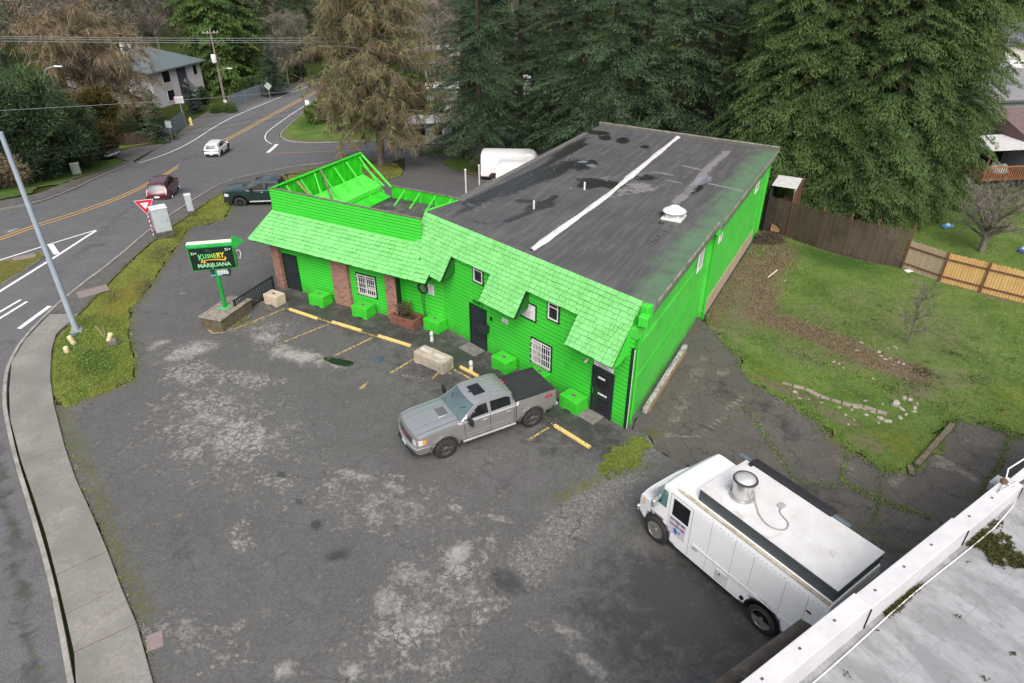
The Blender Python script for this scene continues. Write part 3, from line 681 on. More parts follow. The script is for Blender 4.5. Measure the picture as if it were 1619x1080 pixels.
M_green2 = mat('green_stucco', (.085, .56, .07), .65, (.065, .50, .055), .8, bump=.25, bscale=45, grime=((.05, .40, .045), .9, .57))
def splash(m):
    t = m.node_tree; b_ = t.nodes['Principled BSDF'].inputs['Base Color']; src = b_.links[0].from_socket
    tc = t.nodes.new('ShaderNodeTexCoord'); sp = t.nodes.new('ShaderNodeSeparateXYZ'); n = t.nodes.new('ShaderNodeTexNoise'); n.inputs['Scale'].default_value = 2.4; n.inputs['Detail'].default_value = 7; n.inputs['Roughness'].default_value = .75
    ml = t.nodes.new('ShaderNodeMath'); ml.operation = 'MULTIPLY_ADD'; ml.inputs[1].default_value = 1.6; mr = t.nodes.new('ShaderNodeMapRange'); mr.inputs['From Min'].default_value = .65; mr.inputs['From Max'].default_value = 1.35; mr.inputs['To Min'].default_value = .6; mr.inputs['To Max'].default_value = 0.0
    mx_ = t.nodes.new('ShaderNodeMix'); mx_.data_type = 'RGBA'; mx_.inputs[7].default_value = (.05, .13, .03, 1)
    L_ = t.links.new; L_(tc.outputs['Object'], sp.inputs[0]); L_(tc.outputs['Object'], n.inputs['Vector']); L_(n.outputs['Fac'], ml.inputs[0]); L_(sp.outputs[2], ml.inputs[2]); L_(ml.outputs[0], mr.inputs[0]); L_(mr.outputs[0], mx_.inputs[0]); L_(src, mx_.inputs[6]); L_(mx_.outputs[2], b_)
splash(M_green); splash(M_green2)
M_gshade = mat('green_interior', (.03, .52, .016), .6, (.02, .40, .012), 2)
M_shing = mat('green_shingle', (.19, .54, .18), .65, (.13, .44, .12), 1.6, bump=.35, bscale=40, grime=((.06, .45, .05), 2.4, .64))
M_dtrim = mat('dark_green_trim', (.008, .035, .014), .5)
M_black = mat('dark_slate_paint', (.022, .030, .036), .45, (.017, .024, .029))
M_glass = mat('dark_glass', (.012, .014, .016), .08, (.03, .032, .034), 1.5)
M_whitef = mat('white_frame', (.72, .72, .72), .5, (.6, .6, .6))
M_curtain = mat('pale_blind', (.42, .40, .38), .8, (.3, .28, .26), 6)
def brick_mat(name, c1, c2, mortar, scale=1.0):
    s = NT(name); v = s.coord((1, 1, 1))
    # brick courses run round the pillar: use (x+y, z)
    sp = s.add('ShaderNodeSeparateXYZ'); s.link(v, sp.inputs[0]); cb = s.add('ShaderNodeCombineXYZ')
    s.link(s.math('ADD', s.math('MULTIPLY', sp.outputs[0], .88), s.math('MULTIPLY', sp.outputs[1], -.47)), cb.inputs[0]); s.link(sp.outputs[2], cb.inputs[1])
    b = s.add('ShaderNodeTexBrick', i_Scale=1.0); b.inputs['Color1'].default_value = (*c1, 1); b.inputs['Color2'].default_value = (*c2, 1); b.inputs['Mortar'].default_value = (*mortar, 1)
    b.inputs['Brick Width'].default_value = .24*scale; b.inputs['Row Height'].default_value = .078*scale; b.inputs['Mortar Size'].default_value = .009*scale
    s.link(cb.outputs[0], b.inputs['Vector'])
    n = s.noise(v, 5, 5, .7); n2 = s.noise(v, 14, 4, .7)
    c = s.mix(s.ramp(n, [(.4, 0.0), (.75, .5)]), b.outputs['Color'], (.05, .03, .025))
    c = s.mix(s.ramp(n2, [(.62, 0.0), (.7, .6)]), c, (.40, .32, .28))
    s.color(c).rough(.9); s.bump(b.outputs['Fac'], .5, -.01); return s.m
M_brick = brick_mat('red_brick', (.36, .16, .12), (.20, .085, .065), (.36, .30, .26))

shop = thing('shop_building', tuple(FM.O), 0, 'bright green two-part shop with shingled false mansard and flat dark roof', 'building')
def siding(mb, F, s0, s1, z0, z1, o=0.0, lap=.19, t=.014, z0b=None):
    n = max(1, int((z1-z0)/lap)); lap = (z1-z0)/n
    for i in range(n):
        a, b = z0+i*lap, z0+(i+1)*lap
        c_ = b-.03; tc = t*.16
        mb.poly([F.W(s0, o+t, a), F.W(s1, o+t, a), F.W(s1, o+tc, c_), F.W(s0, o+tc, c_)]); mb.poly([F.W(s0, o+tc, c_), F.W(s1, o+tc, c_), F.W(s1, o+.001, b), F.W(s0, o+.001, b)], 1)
        mb.poly([F.W(s0, o, a), F.W(s1, o, a), F.W(s1, o+t, a), F.W(s0, o+t, a)])
    for ss, q in ((s0, 1), (s1, 0)):
        for i in range(n):
            a, b = z0+i*lap, z0+(i+1)*lap
            p = [F.W(ss, o, a), F.W(ss, o+t, a), F.W(ss, o, b)]; mb.poly(p if q == 0 else p[::-1])
    return mb
# --- walls
Lc = FM.W(-11.1, 0, 0); REC = Vector((-5.45, 30.55, 0))
FREC = Fr(REC, math.degrees(math.atan2(Lc.y-REC.y, Lc.x-REC.x))); LREC = (Lc-REC).length
main_in = [FM.W(0, -.02, 0), FR.W(10.2, -.02, 0), FR.W(10.2, .25, 0), FR.W(23.05, .25, 0)]
BL = PZ(948, 198, 5.35); LK = PZ(725, 318, 5.3); LF = PZ(675.5, 334.4, 5.35)
foot = [FM.W(0, -.02, 0), FR.W(10.2, -.02, 0), FR.W(10.2, .25, 0), FR.W(23.05, .25, 0), Vector((BL.x-.1, BL.y-.45, 0)), Vector((LK.x+.35, LK.y-.1, 0)), Vector((REC.x, REC.y+.02, 0)), FM.W(-11.1, -.02, 0)]
b = MB().prism([(p.x, p.y) for p in foot], -1.5, 3.5)
foot2 = [FM.W(-.3, -.7, 0)]+foot[1:5]+[Vector((LK.x+.35, LK.y-.1, 0)), FM.W(-11.8, -1.2, 0)]
b.prism([(p.x, p.y) for p in foot2], 3.5, 4.94)
b.prism([(p.x, p.y) for p in (FM.W(0, -.02, 0), FM.W(0, -.75, 0), FM.W(-.3, -.75, 0), FM.W(-.3, -.02, 0))][::-1], 4.1, 4.5)
b.build('wall', M_green2, shop, True)
b = MB(); siding(b, FM, -11.08, 0, 0.0, 4.14); siding(b, FREC, 0, LREC-.01, 0, 3.6); b.build('siding', [M_green, M_lapshade], shop, True)
# right wall: trim, lower panel, downpipe, corner boards
for q in ((.5, 9.7, 0, .035, 2.0, 2.1), (10.1, 10.28, .25, .3, 0, 4.9), (22.75, 23.05, .25, .32, -.2, 4.9), (21.1, 21.2, .25, .3, 0, 4.9)): b = MB(); FR.box(b, *q); b.build('trim', M_green, shop, True, bevel=.006)
b = MB(); FR.box(b, 10.35, 21.1, .25, .275, 0, 1.0); b.build('lower_panel', mat('beige_plaster', (.44, .33, .25), .9, (.38, .28, .21), 1.0, grime=((.2, .17, .12), 1.6, .6)), shop, True)
b = MB(); FR.box(b, 10.3, 23.0, .24, .33, -.3, .12); b.build('plinth', mat('dark_plinth', (.03, .06, .04), .9), shop, True)
b = MB(); FM.box(b, -.10, .02, -.05, .035, 0, 3.75); b.build('corner_board', M_dtrim, shop, True)
b = MB(); b.tube([FM.W(.05, .02, .05), FM.W(.05, .02, 3.7)], .012, 8); b.build('conduit', M_whitef, shop, True)
b = MB().tube([FR.W(.32, .07, .05), FR.W(.32, .07, 4.5), FR.W(.3, .12, 4.8), FR.W(.25, .3, 5.0)], .045, 10); b.build('downpipe', M_green, shop, True, smooth=40)
b = MB(); FM.box(b, -.22, .12, -.75, -.42, 4.55, 5.33); FR.box(b, .0, .35, .02, .38, 4.7, 5.1); b.build('gutter_box', M_green, shop, True, bevel=.02)
b = MB(); FR.box(b, 9.75, 10.5, .3, .5, 4.72, 4.98); b.build('gutter_box', M_green, shop, True, bevel=.01)
for i, (s0, w) in enumerate(((4.2, .9), (7.0, .5))):
    pass
# --- flat roof
roofpoly = [LF, FM.W(-.24, -.62, 5.35), FM.W(.1, -.75, 5.35), FR.W(.9, .36, 0), FR.W(9.7, .36, 0), FR.W(9.9, .52, 0), FR.W(23.45, .52, 0), BL, PZ(870, 244, 5.3), LK]
sR = NT('roof_membrane')
def roof_material():
    s = sR; v = s.coord()
    A = s.add('ShaderNodeSeparateColor'); s.link(s.attr('wear').outputs['Color'], A.inputs[0])
    B = s.add('ShaderNodeSeparateColor'); s.link(s.attr('cover').outputs['Color'], B.inputs[0])
    mp = s.add('ShaderNodeMapping'); mp.inputs['Rotation'].default_value = (0, 0, rad(-61.2)); s.link(v, mp.inputs[0])
    ms = s.add('ShaderNodeMapping'); ms.inputs['Scale'].default_value = (.25, 2.6, 1); s.link(mp.outputs[0], ms.inputs[0])
    mt = s.add('ShaderNodeMapping'); mt.inputs['Scale'].default_value = (2.2, .3, 1); s.link(mp.outputs[0], mt.inputs[0])
    n1 = s.noise(v, .4, 5, .6); ns = s.noise(ms.outputs[0], 1.5, 5, .65); nt_ = s.noise(mt.outputs[0], 1.2, 5, .6); n2 = s.noise(v, 3, 6, .7, .4); n3 = s.noise(v, 40, 3, .7)
    base = (.045, .045, .047)
    c = s.mix(s.ramp(n1, [(.3, 0.0), (.7, 1.0)]), base, (.070, .069, .070))
    c = s.mix(s.ramp(ns, [(.45, 0.0), (.75, .6)]), c, (.14, .135, .135))
    c = s.mix(s.ramp(nt_, [(.5, 0.0), (.75, .5)]), c, (.038, .038, .040))
    c = s.mix(s.ramp(n3, [(.5, 0.0), (.8, .4)]), c, (.17, .17, .165))
    br = s.add('ShaderNodeTexBrick', i_Scale=1.0); br.inputs['Brick Width'].default_value = 9.0; br.inputs['Row Height'].default_value = .92; br.inputs['Mortar Size'].default_value = .012
    br.inputs['Color1'].default_value = (0, 0, 0, 1); br.inputs['Color2'].default_value = (0, 0, 0, 1); br.inputs['Mortar'].default_value = (1, 1, 1, 1); s.link(mp.outputs[0], br.inputs['Vector'])
    c = s.mix(s.math('MULTIPLY', br.outputs['Color'], .55), c, (.03, .03, .03))
    def thr(m, nz, k, lo, hi):
        return s.ramp(s.math('ADD', m, s.math('MULTIPLY', s.math('SUBTRACT', nz, .5), k)), [(lo, 0.0), (hi, 1.0)])
    wet = thr(A.outputs[0], s.math('ADD', s.math('MULTIPLY', n2, .6), s.math('MULTIPLY', ns, .4)), 1.8, .42, .6)
    c = s.mix(s.math('MULTIPLY', wet, .95), c, s.mix(s.ramp(n2, [(.5, 0.0), (.62, 1.0)]), (.010, .012, .010), (.030, .026, .012)))
    c = s.mix(s.math('MULTIPLY', thr(A.outputs[1], n2, 1.6, .45, .6), .75), c, (.20, .195, .19))
    c = s.mix(s.math('MULTIPLY', thr(A.outputs[2], n2, 1.2, .45, .7), .7), c, (.19, .21, .25))
    c = s.mix(s.math('MULTIPLY', thr(B.outputs[0], s.noise(v, 1.1, 5, .6), 1.2, .3, .9), .5), c, (.10, .24, .10))
    sv = s.add('ShaderNodeTexVoronoi', i_Scale=4.5); s.link(v, sv.inputs['Vector'])
    c = s.mix(s.math('MULTIPLY', s.ramp(sv.outputs['Distance'], [(.08, 1.0), (.14, 0.0)]), thr(B.outputs[1], n2, 1.6, .5, .6)), c, (.42, .42, .40))
    s.color(c); s.rough(s.ramp(wet, [(0.0, .8), (1.0, .3)]))
    s.b.inputs['Specular IOR Level'].default_value = .45
    s.bump(s.math('ADD', s.math('MULTIPLY', ns, .6), s.math('MULTIPLY', n3, .3)), .25, .03)
roof_material()
Rz = 5.35
wetf = mx(blobs([(985, 222, 14, 7, 0, 1.0), (957, 218, 14, 6, 0, 1.0), (1020, 232, 10, 4, 0, 1.0), (900, 235, 50, 10, -28, .8), (925, 262, 24, 9, -15, 1.0), (935, 258, 16, 8, 0, .9), (880, 270, 60, 14, -25, .9), (840, 285, 70, 12, -27, .9), (955, 290, 60, 9, 8, .95), (1015, 280, 34, 7, 4, .95), (930, 293, 24, 8, 0, 1.0), (855, 325, 34, 9, -10, .95), (830, 318, 26, 5, 0, .8), (760, 318, 60, 8, -28, .85), (790, 300, 60, 7, -28, .9),
                  (1096, 300, 26, 9, -20, 1.0), (1112, 288, 14, 5, -30, 1.0), (945, 210, 26, 5, 4, 1.0), (998, 297, 8, 3, 0, 1.0), (1012, 299, 6, 3, 0, 1.0), (1048, 338, 18, 6, 0, .75), (1046, 352, 14, 4, 0, .8), (760, 352, 60, 4, 12, .5), (1104, 262, 8, 2, 0, .4)], Rz),
           strokes([([(800, 350), (840, 335), (878, 310)], .25, .9), ([(735, 322), (790, 296), (870, 258), (925, 228)], .35, .75), ([(1070, 350), (1035, 380), (990, 400)], .06, .8), ([(910, 400), (980, 380), (1035, 350)], .05, .6)], Rz))
palef = mx(blobs([(1010, 296, 34, 12, 0, .8), (985, 300, 20, 10, -30, .6), (960, 282, 30, 8, 0, .5), (1010, 278, 30, 6, -20, .6), (905, 300, 30, 10, 0, .4), (1085, 310, 16, 5, -30, .8), (740, 325, 40, 10, 0, .4)], Rz),
           strokes([([(1150, 240), (1120, 265), (1100, 290), (1070, 320)], .3, .95), ([(1035, 272), (1065, 277)], .14, .9), ([(1080, 262), (1115, 270)], .16, .9), ([(1120, 290), (1175, 302)], .16, .9), ([(1050, 284), (1080, 290)], .14, .8), ([(960, 312), (1030, 300), (1055, 290)], .12, .7)], Rz))
bluef = blobs([(1112, 285, 22, 9, -20, 1.0), (935, 262, 12, 4, 0, 1.0), (922, 256, 12, 3, 0, .9), (1095, 302, 12, 6, 0, .7)], Rz)
greenf = mx(strokes([([FRp for FRp in [(1030, 480), (1080, 420), (1125, 368)]], 1.5, .8), ([(1140, 355), (1180, 300), (1218, 245)], 1.5, .85)], Rz), blobs([(1140, 340, 60, 30, -30, .5), (1080, 400, 50, 30, -40, .4), (1060, 350, 40, 14, 0, .4)], Rz))
litterf = blobs([(760, 325, 60, 10, -28, .8), (860, 275, 60, 14, -25, .85), (930, 285, 60, 10, 0, .5), (800, 340, 40, 8, 0, .4)], Rz)
roof = sheet('roof', [('w', p.x, p.y) for p in roofpoly], sR.m, 0, .2, {'wear': lambda X, Y: (wetf(X, Y), palef(X, Y), bluef(X, Y)), 'cover': lambda X, Y: (greenf(X, Y), litterf(X, Y), X*0)},
             skirt=.42, hf=lambda X, Y: Rz-T(X, Y))
del roof['kind']; roof.parent = shop
for v_ in roof.data.vertices: v_.co -= shop.location
# raised back edge and metal edges
b = MB(); b.beam(FR.W(23.4, .55, Rz+.07), BL+Vector((0, 0, .07)), .12, .2); b.build('roof_curb', mat('roof_curb_grey', (.12, .12, .11), .8), shop, True)
b = MB(); b.beam(FR.W(23.45, .56, Rz+.19), BL+Vector((0, .03, .19)), .15, .04)
b.beam(FR.W(9.95, .55, Rz-.02), FR.W(23.4, .55, Rz-.02), .05, .16); b.beam(FR.W(.9, .40, Rz-.02), FR.W(9.7, .40, Rz-.02), .06, .14)
b.build('edge_flashing', mat('weathered_edge_metal', (.30, .29, .25), .7, (.12, .11, .08), 3), shop, True)
b = MB(); b.beam(PZ(927, 211, Rz+.03), PZ(785, 286, Rz+.03), .35, .08); b.beam(PZ(785, 286, Rz+.03), LK+Vector((0, 0, .0)), .5, .1)
b.build('roof_curb', mat('roof_curb_grey', (.12, .12, .11), .8), shop, True)
# white seam flashing, wavering, with lifted ends
b = MB(); q = [(840, 396), (880, 367), (925, 335), (962, 308), (1000, 276), (1035, 247), (1072, 217)]
rnd = random.Random(3); pts = densify([tuple(PZ(*p, Rz)[:2]) for p in q], .5, False); k = 0
wide = lambda i: .15+.025*math.sin(i*.7)+(.04 if 0.05 < i/len(pts) < .2 or .5 < i/len(pts) < .66 else 0)
for i, p in enumerate(pts):
    w = wide(i)+rnd.uniform(-.02, .02); nx_, ny_ = FR.n.x, FR.n.y
    for a, h in ((-w, .012), (-w*.55, .07), (0, .085+rnd.uniform(0, .02)), (w*.6, .05), (w, .012)):
        b.vert((p[0]+nx_*a, p[1]+ny_*a, Rz+h))
    if i:
        for j in range(4): k = i*5+j; b.face((k-5, k-4, k+1, k)[::-1])
b.build('seam_flashing', mat('white_roof_coating', (.62, .62, .62), .5, (.45, .45, .44), 4, bump=.3, grime=((.2, .2, .19), 3, .6)), shop, True, smooth=40)
# roof ventilator
c = PZ(1065, 345, Rz)
b = MB().box((c.x, c.y, Rz+.05), (.95, .95, .1), FR.a); b.box((c.x, c.y, Rz+.15), (.62, .62, .2), FR.a)
v0 = b.build('ventilator', mat('white_galv', (.68, .68, .68), .45, (.55, .55, .55), 3), shop, True, bevel=.01)
b = MB().lathe([(.26, Rz+.22), (.3, Rz+.3), (.5, Rz+.3), (.55, Rz+.36), (.5, Rz+.42), (.34, Rz+.5), (.26, Rz+.54), (.2, Rz+.6), (.05, Rz+.63)], 28, (c.x, c.y, 0)); b.build('vent_hood', MATS['white_galv'], v0, smooth=40)
for o in [v0.children[0]]: o.location = -shop.location
c2 = PZ(676, 326, 3.4)
for px, py, h in ((1071, 377, 0), ):
    pass
for px, py in ((924, 300), (844, 330)):
    c = PZ(px, py, Rz); MB().lathe([(.05, Rz), (.05, Rz+.4)], 10, (c.x, c.y, 0)).build('vent_pipe', MATS['white_galv'], shop, True, smooth=40)

# --- shingled mansard
def shingle_rows(mb, F, s0f, s1f, z_top, z_bot, ofun, exp=.2, seed=0):
    """courses of hand-split shingles between z_top and z_bot; s0f/s1f give the ends of each course"""
    rnd = random.Random(seed); L = math.hypot(z_top-z_bot, ofun(z_bot)-ofun(z_top)); n = max(1, round(L/exp))
    for i in range(n):
        za = z_top+(z_bot-z_top)*i/n; zb = z_top+(z_bot-z_top)*(i+1)/n
        s, se = s0f((za+zb)/2), s1f((za+zb)/2)
        sl = Vector((0, ofun(zb)-ofun(za), zb-za)).normalized(); nrm = Vector((0, -sl.z, sl.y))
        while s < se-.02:
            w = min(rnd.choice((.12, .17, .22, .28, .34, .42))*rnd.uniform(.9, 1.1), se-s); t = rnd.uniform(.028, .05); dz = rnd.uniform(-.014, .014) if i < n-1 else rnd.uniform(-.008, .01)
            a, c = s+.009, s+w-.009
            def q(ss, u, h):
                z = za+(zb-za)*u; return F.W(ss, ofun(z)+nrm.y*h, z+nrm.z*h)
            u1 = 1+dz/exp
            p = [q(a, 0, .006), q(c, 0, .006), q(c, u1, t), q(a, u1, t)]
            mb.poly([p[3], p[2], p[1], p[0]])
            r = [q(a, u1, .0), q(c, u1, .0), q(c, 0, 0), q(a, 0, 0)]
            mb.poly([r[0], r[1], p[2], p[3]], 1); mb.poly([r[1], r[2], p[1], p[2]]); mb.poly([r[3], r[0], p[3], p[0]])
            s += w
def cross(F, mb, prof, s0, s1, m=0):
    """extrude an (o,z) outline along the wall"""
    n = len(prof); k = len(mb.v)
    for ss in (s0, s1):
        for o, z in prof: mb.vert(F.W(ss, o, z))
    mb.face([k+i for i in range(n)], m); mb.face([k+n+i for i in reversed(range(n))], m)
    for i in range(n):
        j = (i+1) % n; mb.face((k+i, k+n+i, k+n+j, k+j), m)
om = lambda z: -.62+(5.38-z)*.68
deeps = [(-13.15, -10.2), (-7.6, -5.42), (-2.62, -.27)]
M_under = mat('shingle_underlay', (.015, .13, .012), .8); M_butt = mat('shingle_butt', (.04, .27, .03), .9)  # underlay and butts darkened to paint in the shade of gaps and courses
mans = MB(); cross(FM, mans, [(-.62, 5.36), (om(4.2), 4.18), (0.0, 4.1), (-.62, 4.1)][::-1], -13.0, -.27)
for s0, s1 in deeps: cross(FM, mans, [(om(4.21), 4.19), (om(3.2), 3.18), (om(3.2)-.02, 3.1), (0.0, 3.4), (0.0, 4.19)][::-1], s0, s1)
man = mans.build('mansard', M_under, shop, True)
b = MB(); shingle_rows(b, FM, lambda z: -13.0, lambda z: -.25, 5.38, 4.2, om, .2, 1)
for i, (s0, s1) in enumerate(deeps): shingle_rows(b, FM, lambda z, a=s0: a+(.0 if i else 0), lambda z, a=s1: a, 4.2, 3.17, om, .205, 11+i)
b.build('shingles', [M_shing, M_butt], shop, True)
for s0, s1 in deeps:
    for ss, q in ((s0-.012, 0), (s1+.012, 1)):
        if ss > -.5 or ss < -13: continue
        MB().beam(FM.W(ss, om(4.25)-.03, 4.22), FM.W(ss, om(3.18)-.03, 3.13), .03, .1).build('rake_trim', M_dtrim, shop, True)
# cheek at the right end, with lap siding
b = MB()
for i in range(12):
    za, zb = 3.15+i*.185, 3.15+(i+1)*.185
    if zb > 5.36: zb = 5.36
    b.poly([FM.W(-.235, max(-.6, (3.4-za)*2.0 if za < 3.4 else -.6), za), FM.W(-.235, om(za), za), FM.W(-.25, om(zb), zb), FM.W(-.25, max(-.6, (3.4-zb)*2.0 if zb < 3.4 else -.6), zb)][::-1])
b.build('cheek_siding', M_green, shop, True)
# wing mansard
ow = lambda z: .45-(z-2.95)*1.35
b = MB()
cross(FW, b, [(ow(4.12), 4.1), (ow(2.95), 2.93), (ow(2.95)-.03, 2.86), (-.45, 2.86), (-1.1, 2.86), (-1.1, 4.1)][::-1], -.55, 10.25)
b.build('mansard', M_under, shop, True)
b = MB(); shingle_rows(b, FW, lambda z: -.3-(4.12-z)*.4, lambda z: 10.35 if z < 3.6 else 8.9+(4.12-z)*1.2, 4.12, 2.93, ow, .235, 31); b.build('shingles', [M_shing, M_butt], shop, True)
b = MB(); b.beam(FW.W(10.37, ow(3.6), 3.55), FW.W(10.37, ow(2.95), 2.88), .04, .12); b.build('rake_trim', M_dtrim, shop, True)
b = MB(); b.beam(FW.W(-.34, ow(4.1), 4.13), FW.W(-.82, ow(2.95)+.02, 2.96), .09, .05); b.build('rake_trim', M_shing, shop, True)
# wing walls, brick piers, recess
wf = [FW.W(.02, -.45, 0), FW.W(7.9, -.45, 0), Vector((REC.x-.25, REC.y+.12, 0)), Vector((REC.x, REC.y+2.2, 0)), FW.W(8.2, -8.4, 0), FW.W(0, -8.4, 0)]
b = MB().prism([(p.x, p.y) for p in wf], -2, 2.9); b.build('wing_wall', M_green2, shop, True)
b = MB(); siding(b, FW, .4, 7.5, 0, 2.9, -.44, .16); b.build('siding', [M_green, M_lapshade], shop, True)
for s0, s1 in ((-.12, .42), (4.0, 5.05), (7.42, 8.1)):
    b = MB(); FW.box(b, s0, s1, -.75, -.22, -.3, 2.88); b.build('brick_pier', M_brick, shop, True, bevel=.008)
b = MB(); FW.box(b, 8.1, 8.17, -.5, -.2, 0, 2.88); b.build('corner_board', M_dtrim, shop, True)
b = MB(); FW.box(b, 8.1, 8.16, -1.4, -.5, 0, 2.88); b.build('return_wall', M_green, shop, True)
# false-front parapets of the wing
b = MB(); siding(b, FW, -.3, 9.2, 4.06, 5.34, -1.1, .145); FW.box(b, -.3, 9.2, -1.16, -1.1, 2.8, 5.34); b.build('front_parapet', [M_green, M_lapshade], shop, True)
b = MB(); FW.box(b, -.32, 9.3, -1.19, -1.07, 5.34, 5.38); b.build('parapet_cap', mat('bare_grey_wood', (.10, .09, .075), .9, (.2, .18, .15), 5), shop, True)
SP = Fr(FW.W(-.3, -1.1, 0), -28-90)    # side parapet: runs to the back; origin its front corner
b = MB(); bk = 7.5
FW.box(b, -.34, -.30, -8.6, -1.1, 2.3, 5.3)
b.build('side_parapet', M_gshade, shop, True)
b = MB()
for i in range(15):
    o = -1.3-i*.51; FW.box(b, -.30, -.21, o-.02, o+.02, 2.8, 5.28)
FW.box(b, -.36, -.18, -8.62, -1.05, 5.28, 5.33); FW.box(b, -.30, -.2, -8.6, -1.1, 3.7, 3.78)
b.build('studs', M_gshade, shop, True)
M_gl = mat('green_light_board', (.10, .66, .07), .6, (.06, .55, .045), 3)
b = MB()
for o in (-2.2, -3.3, -4.9, -6.0, -7.1, -8.3): b.beam(FW.W(-.2, o, 5.15), FW.W(1.25, o-.25, 3.05), .06, .09)
b.beam(FW.W(-.25, -8.55, 5.25), FW.W(2.1, -8.2, 3.65), .09, .09); b.beam(FW.W(-.25, -8.55, 4.6), FW.W(1.4, -8.4, 3.55), .08, .08)
b.beam(FW.W(-.2, -4.4, 5.2), FW.W(1.6, -2.9, 4.4), .07, .07)
b.build('braces', M_gl, shop, True)
b = MB(); b.beam(FW.W(-.2, -3.0, 5.15), FW.W(1.2, -3.3, 3.6), .06, .1); b.build('brace', mat('raw_lumber', (.38, .26, .15), .8), shop, True)
b = MB(); b.beam(FW.W(-.2, -4.9, 5.28), FW.W(1.2, -4.2, 3.5), .08, .12); b.build('brace', MATS['bare_grey_wood'], shop, True)
b = MB(); b.slab([FW.W(-.25, -8.5, 3.95), FW.W(-.25, -3.4, 3.95), FW.W(1.1, -3.4, 3.45), FW.W(1.1, -8.5, 3.45)][::-1], .08); b.beam(FW.W(1.12, -8.5, 3.38), FW.W(1.12, -3.4, 3.38), .05, .2)
b.build('inner_ledge', M_gl, shop, True)
b = MB(); b.slab([FW.W(1.0, -8.3, 3.2), FW.W(1.0, -4.2, 3.2), FW.W(1.9, -4.2, 2.95), FW.W(1.9, -8.3, 2.95)][::-1], .06); b.build('inner_panel', M_gshade, shop, True)
b = MB(); FW.box(b, 1.9, 9.4, -8.5, -8.44, 2.3, 3.62); b.build('back_parapet', M_gshade, shop, True)
b = MB(); FW.box(b, 1.9, 9.4, -8.54, -8.4, 3.62, 3.66); b.build('parapet_cap', MATS['bare_grey_wood'], shop, True)
b = MB()
for ss in (2.9, 4.0, 5.1, 6.2, 7.3, 8.2): b.beam(FW.W(ss, -8.42, 3.5), FW.W(ss, -7.3, 2.9), .06, .09); FW.box(b, ss-.03, ss+.03, -8.44, -8.38, 2.85, 3.6)
b.build('braces', M_gl, shop, True)
b = MB(); b.prism([(p.x, p.y) for p in (FW.W(-.3, -1.15, 0), FW.W(9.0, -1.15, 0), FW.W(9.4, -8.5, 0), FW.W(-.3, -8.5, 0))], 2.85, 2.92)
b.build('wing_roof', mat('wing_roof_tar', (.045, .045, .042), .8, (.1, .1, .09), 1.5, grime=((.02, .02, .02), .8, .5)), shop, True)
c = FW.W(7.4, -5.3, 2.92)
b = MB().lathe([(.42, 2.92), (.42, 3.3), (.5, 3.32), (.5, 3.42), (.4, 3.42), (.4, 3.38)], 24, (c.x, c.y, 0)); tv = b.build('ventilator', MATS['white_galv'], shop, True, smooth=40)
b = MB().lathe([(.38, 3.39), (.02, 3.44)], 24, (c.x, c.y, 0)); x = b.build('fan_grille', M_glass, tv, smooth=40); x.location = -shop.location
b = MB(); b.beam(LF+Vector((-.1, 0, -.05)), LK+Vector((.0, 0, -.05)), .08, .22); b.build('edge_board', M_gl, shop, True)
b = MB(); b.poly([LF+Vector((0, 0, -.05)), LK+Vector((0, 0, -.05)), Vector((LK.x, LK.y, 2.9)), Vector((LF.x, LF.y, 2.9))]); b.poly([LK+Vector((0, 0, -.05)), Vector((BL.x-.1, BL.y-.4, 5.2)), Vector((BL.x-.1, BL.y-.4, -1)), Vector((LK.x, LK.y, -1))])
b.build('upper_wall', M_green2, shop, True)
# --- doors and windows
def door(F, s0, s1, z1, o, glass=False):
    d = MB(); F.box(d, s0-.07, s0, o, o+.07, 0.0, z1+.07); F.box(d, s1, s1+.07, o, o+.07, 0.0, z1+.07); F.box(d, s0, s1, o, o+.07, z1, z1+.07)
    D = d.build('door', M_dtrim if not glass else M_black, shop, True, bevel=.005)
    l = MB(); F.box(l, s0+.01, s1-.01, o, o+.045, .03, z1-.01); x = l.build('door_leaf', M_black, D, bevel=.004); x.location = -shop.location
    if glass:
        g = MB(); F.box(g, s0+.13, s1-.13, o+.046, o+.052, .95, z1-.22); F.box(g, s0+.13, s1-.13, o+.046, o+.052, .18, .82); x = g.build('door_glass', M_glass, D); x.location = -shop.location
        for q in ((s0+.25, s1-.35, o+.053, o+.056, z1-.42, z1-.32), (s0+.3, s1-.2, o+.053, o+.056, 1.0, 1.08)): g = MB(); F.box(g, *q); x = g.build('notice', M_whitef, D); x.location = -shop.location
        h = MB(); F.box(h, s0+.05, s0+.09, o+.05, o+.11, .95, 1.25)
    else: h = MB(); F.box(h, s1-.13, s1-.08, o+.045, o+.1, .95, 1.2)
    x = h.build('handle', mat('steel', (.55, .55, .55), .3, metal=1.0), D); x.location = -shop.location
    return D
door(FM, -9.14, -8.14, 2.12, .012); door(FM, -1.75, -.8, 2.16, .012, True); door(FW, .56, 1.44, 2.05, -.43)
